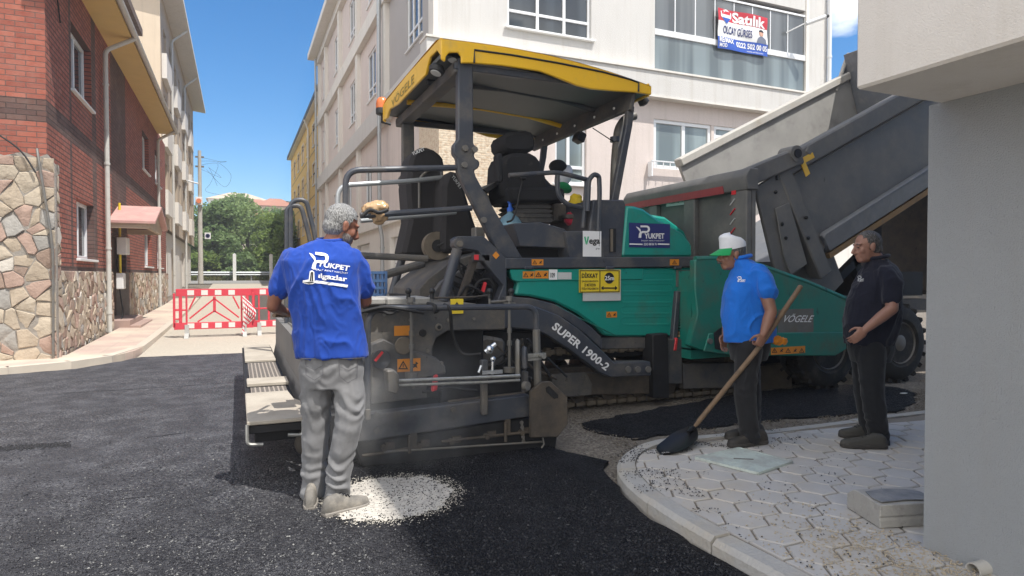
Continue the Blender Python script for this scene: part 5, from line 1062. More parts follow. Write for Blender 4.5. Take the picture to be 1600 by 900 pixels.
side_poly = [(x, z) for x, z in top_e]+[(cx1+.0, low_e[0][1])]+low_e+[(cx0, low_e[-1][1]+.02)]
for yy, dd in ((cy0, .035), (cy1, -.035)): mb = MB(); mb.prism([(x, yy, z) for x, z in side_poly], (0, dd, 0)); mb.build('side_skirt', K['yellow'], can, bevel=.008)
mb = MB(); mb.box(cx1-.03, cx1+.002, cy0+.04, cy1-.04, crown(cx1, 7)-.15, crown(cx1, 7)-.004); mb.build('front_skirt', K['yellow'], can, bevel=.006)
# rear skirt, cut away around the lamps
rs = [(cy0+.036, 3.775), (7.4, crown(cx0, 7.4)-.002), (cy1-.036, 3.775), (cy1-.036, 3.56), (cy1-.25, 3.54), (cy1-.42, 3.62), (7.9, 3.57), (7.0, 3.57), (6.62, 3.57), (6.55, 3.63), (6.45, 3.70), (6.2, 3.69), (cy0+.036, 3.60)]
mb = MB(); mb.prism([(cx0, y, z) for y, z in rs], (.03, 0, 0)); rsk = mb.build('rear_skirt', K['yellow'], can, bevel=.006)
mb = MB(); text(mb, 'VÖGELE', (cx0-.004, 8.22, 3.60), (0, -1.15, .01), (0, 0, .12), .01); mb.build('lettering', mat('faded_canopy_letters', (.28, .21, .05), .6), rsk, smooth=0)
# black outline on the side skirt
ol = [(741, 98), (741.5, 78), (800, 86), (870, 98), (940, 112), (985, 124), (998, 129), (997.5, 143)]
mb = MB(); mb.tube(pt(ol, cy0-.003), .011, 6); mb.build('black_trim', K['ink'], can)
# underside: liner panels, ribs, cross beams
mb = MB(); zl = 3.60
mb.prism([(cx0+.04, cy0+.06, 3.62), (2.9, cy0+.06, 3.64), (3.6, cy0+.06, 3.60), (cx1-.04, cy0+.06, 3.49), (cx1-.04, cy0+.06, 3.53), (cx0+.04, cy0+.06, 3.66)], (0, cy1-cy0-.12, 0)); mb.build('liner', K['liner'], can)
for yy, mm in ((6.95, 'steel'), (7.85, 'yellow')):
    mb = MB(); mb.tube([(1.95, yy, 3.60), (2.9, yy, 3.625), (3.6, yy, 3.585), (4.22, yy, 3.48)], .035, 8); mb.build('liner_rib', K[mm], can)
mb = MB(); mb.box(2.0, 2.16, cy0+.08, cy1-.08, 3.47, 3.585); mb.build('cross_beam', K['steel2'], can, bevel=.01)
fb = MB(); fb.obox((4.10, 7.4, 3.43), .05, cy1-cy0-.15, .26, Matrix.Rotation(rad(12), 3, 'Y')); fbo = fb.build('cross_beam', K['steel2'], can, bevel=.008)
mb = MB()
for yy in (6.45, 6.9, 7.4, 7.9, 8.35): mb.cyl((4.055, yy, 3.40), (4.07, yy, 3.40), .016, n=8)
mb.build('beam_hole', K['letter_w'], fbo)
for yy in (6.14, 8.68): mb = MB(); mb.box(2.0, 4.2, yy-.03, yy+.03, 3.50, 3.57); mb.build('side_beam', K['steel'], can, bevel=.008)
for p_ in ((710, 88, 6.2), (683, 108, 6.3), (640, 150, 8.1), (617, 163, 8.5)):
    c = PY(*p_); mb = MB(); mb.lathe([(.01, .05), (.075, .04), (.085, 0), (.06, -.035), (.01, -.035)], c, V((-.35, -.1, -1)), 16); lm = mb.build('work_lamp', K['ink'], can); mb = MB(); mb.lathe([(.001, .041), (.055, .041), (.055, .052), (.001, .056)], c, V((-.35, -.1, -1)), 14); mb.build('lens', K['letter_g'], lm)
mb = MB(); c = PY(1005, 158, 6.3); mb.lathe([(.01, -.04), (.06, -.03), (.065, .03), (.03, .05)], c, (.6, 0, -.8), 12); mb.build('work_lamp', K['ink'], can)
mb = MB(); c = PY(905, 215, 7.4); mb.obox(c, .12, .16, .13, Matrix.Rotation(.4, 3, 'Y')); mb.build('mirror', K['ink'], can, bevel=.015)
# orange beacon
c = PY(597, 168, 8.9); mb = MB(); mb.tube([c+V((.12, 0, -.22)), c+V((0, 0, -.2)), c+V((0, 0, -.08))], .02, 8); bk = mb.build('beacon_bracket', K['ink'], can)
mb = MB(); mb.lathe([(.07, -.10), (.085, -.09), (.085, -.02), (.08, -.01)], c, n=18); mb.build('beacon_base', K['ink'], bk); mb = MB(); mb.lathe([(.083, -.015), (.084, .05), (.075, .10), (.045, .135), (.005, .145)], c, n=18); mb.build('beacon_lens', mat('orange_beacon_lens', (.62, .16, .04), .25, 0, .05), bk)

# --- lift arm, cylinders, hoses at the rear
arm = plate('lift_arm', [(709, 374), (715, 369), (756, 369), (792, 403), (792, 465), (776, 473), (787, 446), (757, 410), (747, 392), (728, 389), (713, 388)], 6.06, 6.2, 'steel')
mb = MB(); mb.prism([PY(a, b_, 6.06)+V((0, 2.25, 0)) for a, b_ in ((709, 374), (715, 369), (756, 369), (792, 403), (792, 465), (776, 473), (787, 446), (757, 410), (747, 392), (728, 389), (713, 388))], (0, .14, 0)); mb.build('lift_arm', K['steel2'], pv, bevel=.008)
for dy in (0, 2.25):
    a, b_ = PY(717, 381, 6.0)+V((0, dy, 0)), PY(692, 470, 6.0)+V((0, dy, 0)); mb = MB(); mb.cyl(a.lerp(b_, .1), b_, .052); mb.cyl(a-V((0, .02, 0)), a+V((0, .12, 0)), .055); cyl_ = mb.build('lift_cylinder', K['steel'], pv)
    mb = MB(); mb.cyl(a-V((0, .045, 0)), a-V((0, .02, 0)), .03); mb.build('pivot_pin', K['worn'], cyl_)
mb = MB(); mb.bar(PY(742, 402, 6.15), PY(720, 466, 6.15), .07, .075, (0, 1, 0)); lk2 = mb.build('tow_link', K['brownst'], pv, bevel=.008)
mb = MB(); mb.bar(PY(738, 403, 6.1), PY(764, 403, 6.1), .08, .075); mb.build('link_head', K['steel2'], lk2, bevel=.01); stick('red_mark', 741, 398, 748, 406, 6.05, 'red', lk2)
mb = MB(); q = PY(775, 399, 6.055); mb.obox(q, .055, .004, .055, Matrix.Rotation(rad(45), 3, 'Y')); mb.build('warning_sticker', K['sticker_o'], pv)
plate('rear_bulkhead', [(655, 482), (655, 452), (668, 437), (705, 408), (760, 392), (800, 392), (800, 482)], 6.9, 8.2, 'steel2')
plate('bulkhead_gusset', [(668, 470), (690, 440), (740, 410), (740, 470)], 6.6, 6.7, 'steel')
mb = MB(); a = PY(684, 384, 7.4); mb.cyl(a, a+V((0, .12, 0)), .17, n=28); dr_ = mb.build('cable_reel', K['track'], pv); mb = MB(); mb.cyl(a-V((0, .03, 0)), a, .075, n=16); mb.build('reel_hub', K['ink'], dr_)
tubeY('reel_crank', [(684, 384, 7.35), (705, 374, 7.3)], .012, 7.3, 'ink', dr_, 0)
random.seed(21)
for k in range(18):
    x0, y0 = random.uniform(705, 775), random.uniform(398, 425); x1, y1 = random.uniform(700, 790), random.uniform(455, 476); yy = random.uniform(6.25, 6.7)
    tubeY('hydraulic_hose', bez([(x0, y0, yy), (x0+random.uniform(-25, 25), y0+random.uniform(10, 30), yy), (x1+random.uniform(-30, 30), y1-random.uniform(5, 25), yy), (x1, y1, yy)] and [V((x0, y0, yy)), V((x0+random.uniform(-25, 25), y0+random.uniform(10, 30), yy)), V((x1+random.uniform(-30, 30), y1-random.uniform(5, 25), yy)), V((x1, y1, yy))], 5), random.choice((.009, .012, .016)), yy, random.choice(('black', 'ink', 'void')), pv, 0, 6)
tubeY('hose_loop', bez([V((715, 470, 6.1)), V((728, 448, 6.1)), V((745, 452, 6.08)), V((770, 470, 6.1))], 6), .012, 6.1, 'black', pv, 0)
tubeY('hose_loop', bez([V((738, 458, 6.12)), V((748, 440, 6.1)), V((764, 437, 6.1)), V((772, 448, 6.1))], 6), .016, 6.1, 'black', pv, 0)
mb = MB(); mb.bar(PY(758, 441, 6.1), PY(754, 456, 6.1), .03, .03); mb.build('red_coupling', K['red'], pv); 
tubeY('copper_line', [(660, 466, 5.2), (740, 464, 5.2), (765, 461, 5.2)], .008, 5.2, 'brownst', fr=0)
# second operator stand with draped dark clothes, far side
K['drape'] = K['cloth_dk']
ds_ = plate('far_seat', [(628, 400), (640, 345), (636, 290), (641, 250), (646, 236), (658, 230), (674, 230), (688, 241), (697, 252), (694, 262), (693, 320), (700, 400)], 7.7, 8.2, 'cloth_dk', bevel=.05)
soft('far_seat_side', [(690, 395), (693, 290), (699, 270), (712, 265), (722, 276), (728, 300), (740, 340), (758, 395)], 7.3, 7.75, 'cloth_dk', ds_, .05)
tubeY('seat_shell_edge', [(655, 325, 7.66), (655, 278, 7.66), (668, 267, 7.66), (677, 263, 7.66)], .016, 7.66, 'worn', ds_, .1); tubeY('seat_shell_edge', [(690, 268, 7.62), (690, 312, 7.62), (713, 355, 7.62), (722, 370, 7.62)], .02, 7.62, 'steel2', ds_, .1)
textY(ds_, 'YUKPET', (645, 243), (664, 235), (643, 238), 7.66, 'letter_w', .02); textY(ds_, 'YUKPET', (705, 276), (719, 296), (709, 273), 7.26, 'letter_g', .0)
plate('remote_console', [(752, 292), (777, 283), (779, 287), (762, 302), (772, 330), (769, 331), (756, 303)], 6.6, 7.1, 'worn', bevel=.01); plate('console_face', [(755, 296), (775, 284), (778, 290), (762, 301)], 6.55, 6.6, 'ink', bevel=.005)
mb = MB(); boxY(mb, 743, 355, 758, 372, 6.7, 6.85); mb.build('junction_can', K['worn'], pv, bevel=.01)
tubeY('grab_handle', [(770, 310, 7), (785, 308, 7), (789, 318, 7), (789, 330, 7)], .015, 7, 'ink', pv, .06)

# --- guard rails behind the platform
tubeY('guard_rail', [(540, 352), (540, 266), (716, 262)], .030, 6.15, 'steel', fr=.14); tubeY('guard_rail', [(528, 345, 7.4), (528, 290, 7.4), (640, 283, 7.5), (694, 277, 7.6)], .028, 7.4, 'alu', fr=.14)
tubeY('guard_rail', [(563, 337), (737, 325)], .030, 6.15, 'steel', fr=0); tubeY('guard_rail', [(563, 345, 7.0), (712, 332, 7.2)], .026, 7.0, 'alu', fr=0); tubeY('guard_rail', [(560, 399), (668, 404)], .034, 6.4, 'steel2', fr=0)
tubeY('toggle_bar', [(600, 430, 6.9), (662, 411, 6.9)], .045, 6.9, 'steel2', fr=0)
for o_ in ([(454, 520), (454, 314), (478, 311), (494, 375), (505, 520)], [(448, 520), (448, 323), (470, 320), (486, 380), (500, 520)]): tubeY('ladder_hoop', o_, .03, 8.6, 'steel', fr=.2)

# --- tow arm with the type lettering
plate('arm_guard', [(790, 463), (830, 466), (866, 475), (901, 494), (926, 513), (941, 528), (941, 547), (915, 522), (880, 497), (838, 486), (790, 484)], 5.98, 6.1, 'steel')
ta = plate('tow_arm', [(660, 489), (700, 479), (790, 475), (838, 479), (874, 493), (905, 514), (938, 545), (960, 566), (1017, 565), (1018, 587), (955, 590), (938, 583), (888, 545), (850, 521), (835, 516), (800, 513), (700, 515), (660, 522)], 5.78, 5.93, 'steel', bevel=.012)
o, r_, u_ = PY(861, 513, 5.775), PY(946, 580, 5.775), PY(869.5, 503, 5.775)
mb = MB(); text(mb, 'SUPER 1900-2', o, r_-o, u_-o, .03, 1.05, .0); mb.build('lettering', K['letter_w'], ta, smooth=0)
for bx in (981, 996, 1012): mb = MB(); a = PY(bx, 577, 5.78); mb.cyl(a, a-V((0, .02, 0)), .035, n=12); mb.build('bolt', K['worn'], ta)
a = PY(685, 511, 5.15); 
# --- crawler track
x_l, x_r, trz, try0, try1 = 2.1, 6.0, .29, 6.12, 6.42
for (ya, yb, nm) in ((6.12, 6.44, 'crawler_track'), (8.05, 8.37, 'crawler_track')):
    loop = []; L1 = x_r-x_l-2*trz
    N = 64; per = 2*L1+2*PI*trz
    def loop_at(s):
        s %= per
        if s < L1: return (x_l+trz+s, .02, 1, 0)
        s -= L1
        if s < PI*trz: t = s/trz; return (x_r-trz+trz*math.sin(t), .02+trz-trz*math.cos(t), math.cos(t), math.sin(t))
        s -= PI*trz
        if s < L1: return (x_r-trz-s, .02+2*trz, -1, 0)
        s -= L1; t = s/trz; return (x_l+trz-trz*math.sin(t), .02+trz+trz*math.cos(t), -math.cos(t), -math.sin(t))
    mb = MB()
    for k in range(N):
        x, z, tx, tz = loop_at(per*k/N); R3 = Matrix(((tx, 0, -tz), (0, 1, 0), (tz, 0, tx)))
        mb.obox((x, (ya+yb)/2, z+.02), per/N*.86, yb-ya, .05, R3); mb.obox((x-tz*.05*0, (ya+yb)/2-.07, z+.02+.0), per/N*.5, .12, .09, R3)
    tk = mb.build('crawler_track', K['track'], pv, bevel=.006)
    for k in range(9):
        x = x_l+.5+k*.40; mb = MB(); mb.cyl((x, ya-.01, .16), (x, yb-.02, .16), .105, n=18); mb.cyl((x, ya-.03, .16), (x, ya-.01, .16), .05, n=12); mb.build('track_roller', K['brownst'], tk)
    mb = MB(); mb.box(x_l+.55, x_r-.5, ya+.06, yb-.05, .26, .44); mb.build('track_frame', K['brownst'], tk, bevel=.01)
    for xx in (x_l+trz, x_r-trz): mb = MB(); mb.cyl((xx, ya-.0, .31), (xx, yb-.02, .31), .24, n=24); mb.cyl((xx, ya-.04, .31), (xx, ya, .31), .1, n=16); mb.build('idler_wheel', K['track'], tk)
plate('track_guard', [(862, 585), (920, 583), (1030, 585), (1030, 615), (925, 617), (862, 622)], 6.02, 6.10, 'brownst'); plate('track_guard', [(862, 585), (916, 582), (926, 600), (924, 618), (862, 622)], 5.98, 6.02, 'steel2')
plate('track_side_plate', [(1068, 568), (1185, 566), (1185, 604), (1068, 608)], 6.02, 6.1, 'steel2'); 
plate('support_leg', [(1020, 523), (1044, 521), (1046, 622), (1020, 622)], 5.95, 6.15, 'void'); plate('support_leg', [(1042, 530), (1066, 530), (1066, 600), (1042, 600)], 6.0, 6.2, 'steel2')
plate('ladder_rail', [(1058, 455), (1064, 455), (1058, 545), (1050, 545)], 6.02, 6.10, 'steel'); plate('ladder_rail', [(1078, 452), (1084, 452), (1080, 548), (1072, 548)], 6.02, 6.10, 'steel')
ls_ = plate('slotted_lamp_strip', [(1069, 462), (1077, 462), (1069, 527), (1061, 527)], 6.03, 6.08, mat('amber_strip', (.55, .34, .16), .5))
mb = MB(); [boxY(mb, 1069-k*.75, 464+k*4.4, 1077-k*.75, 465.2+k*4.4, 6.02, 6.032) for k in range(14)]; mb.build('slot', K['ink'], ls_)
plate('red_grip', [(1056, 528), (1060, 528), (1058, 548), (1053, 548)], 5.99, 6.03, 'red')
# --- hopper
hop_pix = [(1086, 406), (1150, 404), (1200, 421), (1262, 443), (1322, 469), (1323, 545), (1306, 556), (1150, 556), (1128, 553), (1094, 547), (1078, 540), (1090, 490), (1086, 455)]
hp = plate('hopper_side', hop_pix, 5.72, 5.82, 'green2', bevel=.012)
mb = MB(); mb.tube(pt([(1086, 405), (1150, 403), (1200, 420), (1262, 442), (1323, 468)], 5.75), .035, 8); mb.build('hopper_lip', K['green2'], hp)
mb = MB(); mb.profY([(1108, 521), (1322, 519), (1323, 545), (1306, 556), (1150, 556), (1128, 553), (1100, 549)], 5.697, 5.72); mb.build('hopper_fold', K['green2'], hp, bevel=.008)
mb = MB(); mb.prism([PY(a, b_, 5.72)+V((0, 3.05, 0)) for a, b_ in hop_pix], (0, .08, 0)); mb.build('hopper_side', K['green2'], pv, bevel=.01)
xa, xb = PY(1090, 500, 5.72).x, PY(1320, 500, 5.72).x
mb = MB(); mb.box(xa, xb-.2, 5.83, 8.76, .50, .62); mb.box(xa, xa+.06, 5.83, 8.76, .6, 1.5); mb.build('hopper_floor', K['green2'], pv)
mb = MB(); nn = 14
hv = [(xa+.08+(xb-.4-xa)*i/nn, 6.05+2.55*j/nn, .75+.45*math.sin(PI*i/nn)*math.sin(PI*j/nn)+.05*noise.noise(V((i*.9, j*.9, 3)))) for j in range(nn+1) for i in range(nn+1)]
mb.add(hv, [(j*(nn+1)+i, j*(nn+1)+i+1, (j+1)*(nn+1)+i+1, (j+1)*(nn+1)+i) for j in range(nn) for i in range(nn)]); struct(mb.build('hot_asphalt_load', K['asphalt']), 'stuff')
vp_ = stick('maker_plate', 1216, 483, 1271, 520, 5.72, mat('brushed_grey_plate', (.12, .13, .135), .55, .2, .3, 30).name if False else 'worn', hp, .006)
textY(vp_, 'VÖGELE', (1221, 503.5), (1267, 503.5), (1221, 490), 5.708, 'letter_w', .012, .15)
warn(1205, 542, 1258, 553, 5.697, 'sticker_o', hp)
mb = MB(); a = PY(1108, 533, 5.692); mb.cyl(a, a-V((0, .03, 0)), .03); mb.build('towing_eye', K['worn'], hp); plate('hopper_recess', [(1116, 520), (1130, 510), (1130, 548), (1118, 545)], 5.687, 5.697, 'void', hp, 0)
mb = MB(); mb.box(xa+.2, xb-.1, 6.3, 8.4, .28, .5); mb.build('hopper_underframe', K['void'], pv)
for yy in (6.35, 7.5): mb = MB(); mb.cyl((xb-.02, yy, .45), (xb-.02, yy+.95, .45), .13, n=20); mb.build('push_roller', K['track'], pv)
mb = MB(); mb.prism([PY(a, b_, 6.3) for a, b_ in ((1180, 565), (1240, 562), (1240, 610), (1185, 618))], (0, .6, 0)); mb.build('front_spreader', K['track'], pv, bevel=.03)

# --- screed
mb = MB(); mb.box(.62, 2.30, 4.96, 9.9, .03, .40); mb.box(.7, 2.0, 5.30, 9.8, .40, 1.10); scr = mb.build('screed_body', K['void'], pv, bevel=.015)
plate('screed_side_beam', [(552, 651), (700, 633), (828, 617), (828, 651), (690, 672), (552, 692)], 4.80, 4.93, 'steel')
plate('screed_skirt', [(552, 693), (690, 673), (828, 652), (871, 682), (868, 703), (566, 730)], 4.84, 4.95, 'void', bevel=.01)
eg = plate('end_gate', [(829, 612), (846, 597), (861, 596), (887, 620), (888, 662), (872, 683), (829, 684)], 4.70, 4.735, 'brownst', bevel=.006)
mb = MB(); mb.profY([(853, 606), (858, 603), (872, 617), (872, 622), (866, 623), (854, 613)], 4.694, 4.70); mb.build('gate_slot', K['void'], eg)
mb = MB(); mb.tube(pt([(848, 684), (850, 694), (846, 700)], 4.72), .008, 6); mb.build('gate_chain', K['worn'], eg)
for (bx, by) in ((588, 648), (588, 672), (708, 640)): mb = MB(); a = PY(bx, by, 4.8); mb.cyl(a, a-V((0, .02, 0)), .022, n=10); mb.build('bolt', K['steel2'], scr)
for px0, px1, yy in ((640, 652, 660), (790, 798, 640)): plate('skirt_link', [(px0, yy+15), (px1, yy+15), (px1, yy+40), (px0, yy+42)], 4.80, 4.84, 'brownst', scr, .004)
mp_ = plate('screed_plate', [(566, 478), (790, 476), (790, 515), (700, 517), (682, 528), (676, 545), (676, 612), (560, 622), (562, 500)], 5.12, 5.28, 'steel2', bevel=.01)
plate('extension_cover', [(580, 538), (600, 530), (622, 541), (682, 559), (696, 572), (697, 584), (668, 590), (668, 622), (580, 632)], 5.0, 5.12, 'steel2', mp_, .01)
for bx, by, rr, mm in ((630, 540, .07, 'track'), (595, 561, .075, 'steel'), (685, 511, .03, 'worn'), (685, 511, .016, 'ink'), (660, 520, .03, 'void'), (595, 478, .025, 'ink')): mb = MB(); a = PY(bx, by, 5.0 if by > 530 else 5.12); mb.cyl(a, a-V((0, .02+.008*(mm == 'ink'), 0)), rr, n=20); mb.build('bearing_cap', K[mm], mp_, bevel=.004)
mb = MB(); a = PY(592, 558, 4.97); mb.bar(a+V((-.03, 0, -.03)), a+V((.03, 0, .04)), .02, .004, (0, 1, 0)); mb.build('red_paint_mark', K['red'], mp_)
stick('orange_reflector', 616, 509, 640, 524.5, 5.12, 'sticker_o', mp_); warn(621, 560.5, 657, 580.5, 5.0, 'sticker_o', mp_); warn(704, 467, 724, 490, 5.10, 'sticker_y', mp_)
for q in ((563, 466, 603, 477), (604, 465, 674, 477)): mb = MB(); boxY(mb, *q, 5.02, 5.5); mb.build('deck_slab', mat('speckled_grey_slab', (.30, .29, .27), .85, 0, .3, 40, .3, 60), pv, bevel=.012)
mb = MB(); a, b_, c_, d_ = rY(560, 470, 700, 477, 5.5); mb.box(.75, 2.0, 5.51, 9.6, 1.12, 1.19); mb.build('screed_deck', K['worn'], pv)
mb = MB(); mb.box(.50, .62, 5.0, 9.85, .06, .84); mb.prism([(.46, 5.0, .3), (.50, 5.0, .3), (.62, 5.0, .84), (.58, 5.0, .86)], (0, 4.8, 0)); mb.build('screed_rear_wall', mat('dusty_grey_screed_back', (.16, .155, .15), .8, 0, .2, 4, .2, 40), pv)
plate('lower_slide', [(690, 650), (690, 600), (760, 592), (830, 588), (830, 617)], 5.0, 5.1, 'void'); plate('auger_plate', [(690, 590), (690, 520), (790, 516), (840, 520), (845, 596)], 5.9, 6.0, 'void')
plate('auger_motor', [(720, 545), (760, 525), (790, 530), (790, 575), (735, 580)], 5.7, 5.9, 'steel2', bevel=.03)
tubeY('screed_rail', [(573, 660), (575, 482), (838, 479), (838, 520)], .024, 4.82, 'steel', fr=.13); tubeY('rail_post', [(838, 515), (841, 648)], .032, 4.80, 'worn', fr=0)
mb = MB(); a = PY(841, 640, 4.8); mb.cyl(a-V((0, 0, .05)), a+V((0, 0, .04)), .042, n=12); mb.build('post_collar', K['sticker_o'] if False else K['worn'], pv)
def spindle(px, y0, y1, y):
    mb = MB(); a, b_ = PY(px, y0, y), PY(px, y1, y); mb.cyl(a, b_, .013, n=10)
    for t, r in ((.45, .02), (.62, .021), (.1, .024), (.98, .05), (.02, .03)): c = a.lerp(b_, t); mb.cyl(c-V((0, 0, .02)), c+V((0, 0, .02)), r, n=12)
    mb.bar(a+V((-.05, 0, -.06)), a+V((.05, 0, -.06)), .03, .03); return mb.build('adjusting_spindle', K['worn'], pv)
s1_ = spindle(643, 466, 588, 4.9); s2_ = spindle(796, 464, 580, 4.9)
for px, sp_ in ((638, s1_), (675, s1_), (765, s2_), (799, s2_)):
    mb = MB(); a = PY(px, 455, 4.95); mb.cyl(a-V((0, 0, .13)), a, .011, n=8); hd2 = mb.build('crank_arm', K['worn'], sp_); mb = MB(); mb.ball(a, .026); mb.cyl(a-V((0, 0, .06)), a-V((0, 0, .01)), .017, n=10); mb.build('crank_knob', K['ink'], sp_)
tubeY('crank_bar', [(765, 472), (797, 470)], .012, 4.95, 'worn', s2_, 0)
mb = MB(); mb.tube(pt([(622, 595), (760, 589.5), (812, 587)], 4.66), .014, 10); mb.build('sliding_beam', K['metal'], pv); mb = MB(); mb.tube(pt([(622, 602), (760, 597), (812, 594)], 4.66), .012, 10); mb.build('sliding_beam', K['metal'], pv)
plate('beam_bracket', [(604, 579), (617, 578), (624, 586), (624, 611), (619, 617), (606, 612)], 4.6, 4.72, 'worn', bevel=.01)
plate('sensor_post', [(753, 563), (763, 562), (763, 648), (754, 650)], 4.72, 4.78, 'steel2'); plate('sensor_post', [(808, 531), (814, 529), (815, 592), (808, 595)], 4.68, 4.74, 'worn', bevel=.02); plate('sensor_post', [(817, 543), (825, 540), (827, 578), (818, 580)], 4.68, 4.74, 'steel', bevel=.02)
plate('sensor_post', [(818, 580), (826, 580), (826, 612), (818, 614)], 4.75, 4.8, 'steel2')
mb = MB(); c = PY(765, 546, 4.7); mb.ball(c, .035); mb.cyl(c+V((-.04, 0, -.02)), c+V((.05, 0, .04)), .02); c2 = PY(770, 561, 4.7); mb.ball(c2, .025); mb.cyl(c2, PY(769, 585, 4.7), .014); mb.bar(PY(752, 582, 4.7), PY(784, 580, 4.7), .04, .03); mb.cyl(PY(748, 582, 4.7), PY(752, 571, 4.7), .012); mb.build('sensor_clamp', mat('chrome', (.6, .62, .64), .2, .95, .05), pv)
mb = MB(); mb.bar(PY(824, 556, 4.72), PY(852, 554, 4.72), .03, .03); mb.bar(PY(824, 562, 4.72), PY(845, 560, 4.72), .025, .02); a = PY(846, 556, 4.68); mb.cyl(a-V((0, .05, 0)), a+V((0, .1, 0)), .02); mb.build('post_clamp', K['metal'], pv)
mb = MB(); a = PY(822, 603, 4.66); mb.lathe([(.016, -.02), (.036, -.02), (.036, .02), (.016, .02)], a, (.5, -1, .1), 16); mb.build('clamp_ring', K['worn'], pv)
plate('red_handle', [(679, 588), (685, 585), (684, 610), (675, 613)], 4.9, 4.95, 'red')
for cc in ([(500, 489, 4.85), (590, 486, 4.8), (610, 490, 4.78), (640, 478, 4.86)], [(560, 489, 4.80), (600, 480, 4.78), (640, 485, 4.77), (662, 489, 4.78)], [(668, 474, 4.87), (680, 478, 4.79), (679, 488, 4.79), (690, 481, 4.85)], [(694, 476, 4.86), (703, 484, 4.79), (707, 520, 4.85), (722, 552, 4.85), (752, 553, 4.75)]): tubeY('coiled_cable', bez([V(q) for q in cc], 6), .013, 4.8, 'black', pv, 0, 8)
# walkway on the rear of the screed
K['board'] = mat('sandy_plywood_board', (.36, .32, .265), .9, 0, .25, 5, .3, 60, (.48, .44, .37), .45, 3)
m, g, b, co = newmat('steel_grating'); sp = g('SeparateXYZ'); g.l(co, sp.inputs[0])
fx_ = g.math('LESS_THAN', g.math('FRACT', g.math('MULTIPLY', sp.outputs[0], 26)), .35); fy_ = g.math('LESS_THAN', g.math('FRACT', g.math('MULTIPLY', sp.outputs[1], 18)), .3)
g.l(g.mix(g.math('MAXIMUM', fx_, fy_), (.05, .045, .04), (.30, .26, .22)), b.inputs['Base Color']); b.inputs['Roughness'].default_value = .7; g.l(g.bump(g.math('MAXIMUM', fx_, fy_), .8, .01), b.inputs['Normal']); K['grating'] = m
def wx(px, py, z=.45): return PZ(px, py, z).x
xw0, xw1 = .05, .43
mb = MB(); mb.prism([(xw0, 4.66, .43), (xw0+.38, 4.66, .43), (xw0+.40, 5.3, .43), (xw0+.36, 5.42, .43), (xw0+.34, 5.8, .43), (xw0, 5.8, .43)], (0, 0, .03)); wk = mb.build('step_board', K['board'], pv, bevel=.006)
mb = MB(); mb.box(xw0-.005, xw1+.005, 4.67, 4.74, .37, .427); mb.box(xw0, xw0+.04, 4.75, 9.8, .36, .425); mb.box(xw1-.04, xw1, 4.75, 9.8, .36, .425); mb.box(xw0+.05, xw1-.02, 4.80, 4.95, .28, .36); mb.build('walkway_frame', K['void'], wk, bevel=.006)
for ya, yb in ((5.82, 6.25), (6.62, 8.0)): mb = MB(); mb.box(xw0+.05, xw1-.03, ya, yb, .40, .43); mb.build('walkway_grating', K['grating'], wk)
mb = MB(); mb.box(xw0+.02, xw1, 6.27, 6.60, .43, .465); mb.build('step_board', K['board'], pv, bevel=.006); mb = MB(); mb.box(xw0+.02, xw1-.02, 8.02, 9.8, .43, .46); mb.build('step_board', K['board'], pv, bevel=.006)
mb = MB(); mb.tube(fillet([(xw0+.0, 4.655, .44), (xw0+.0, 4.64, .31), (xw0+.10, 4.64, .30)], .03), .012, 8); mb.build('step_bracket', K['metal'], wk); mb = MB(); mb.tube(fillet([(xw1-.02, 4.655, .44), (xw1-.02, 4.64, .34), (xw1-.12, 4.64, .35)], .03), .012, 8); mb.build('step_bracket', K['metal'], wk)
mb = MB(); mb.ball((xw1-.0, 4.75, .26), .07, .05, .09); mb.build('step_roller', K['brownst'], wk)
mb = MB(); a = V((.42, 4.86, .96)); mb.obox(a+V((.02, .08, .0)), .15, .22, .08, Matrix.Rotation(.35, 3, 'X')); cb_ = mb.build('screed_control_panel', K['steel2'], pv, bevel=.02); mb = MB(); mb.obox(a+V((.02, .06, .045)), .11, .15, .012, Matrix.Rotation(.35, 3, 'X')); mb.build('panel_screen', mat('bluish_screen_cover', (.18, .30, .34), .2), cb_)
mb = MB(); mb.box(.46, .52, 5.05, 5.15, .4, .93); mb.build('panel_post', K['steel2'], pv)

random.seed(33)
for k in range(16):
    x0, y0 = random.uniform(690, 835), random.uniform(522, 545); x1, y1 = x0+random.uniform(-70, 70), random.uniform(560, 592); yy = random.uniform(5.35, 5.75)
    mx_, my_ = (x0+x1)/2+random.uniform(-20, 20), (y0+y1)/2+random.uniform(0, 22)
    tubeY('hydraulic_hose', bez([V((x0, y0, yy)), V((mx_, my_, yy)), V((x1, y1, yy))], 6), random.choice((.008, .011, .015)), yy, random.choice(('black', 'steel2', 'brownst', 'void')), pv, 0, 6)
for q, yy, r, m_ in (([(690, 690), (862, 671)], 4.80, .012, 'brownst'), ([(600, 706), (850, 690)], 4.80, .009, 'worn'), ([(640, 680), (640, 708)], 4.79, .014, 'brownst'), ([(790, 660), (790, 690)], 4.79, .014, 'brownst'), ([(575, 640), (575, 655)], 4.78, .02, 'worn'), ([(566, 712), (600, 708), (640, 700)], 4.81, .012, 'brownst'), ([(700, 600), (830, 592)], 5.05, .02, 'steel2'), ([(700, 628), (820, 614)], 4.9, .014, 'brownst'), ([(660, 612), (700, 606), (745, 610)], 4.95, .012, 'void')): tubeY('screed_rod', q, r, yy, m_, pv, 0, 8)
for (a, b_) in ((600, 700), (655, 696), (705, 690), (760, 682), (815, 676)):
    mb = MB(); c = PY(a, b_, 4.81); mb.cyl(c-V((0, .025, 0)), c+V((0, .03, 0)), .022, n=8); mb.obox(c+V((.05, .02, .01)), .07, .03, .05); mb.build('skirt_bolt', K['brownst'], pv)
mb = MB(); n_ = 0
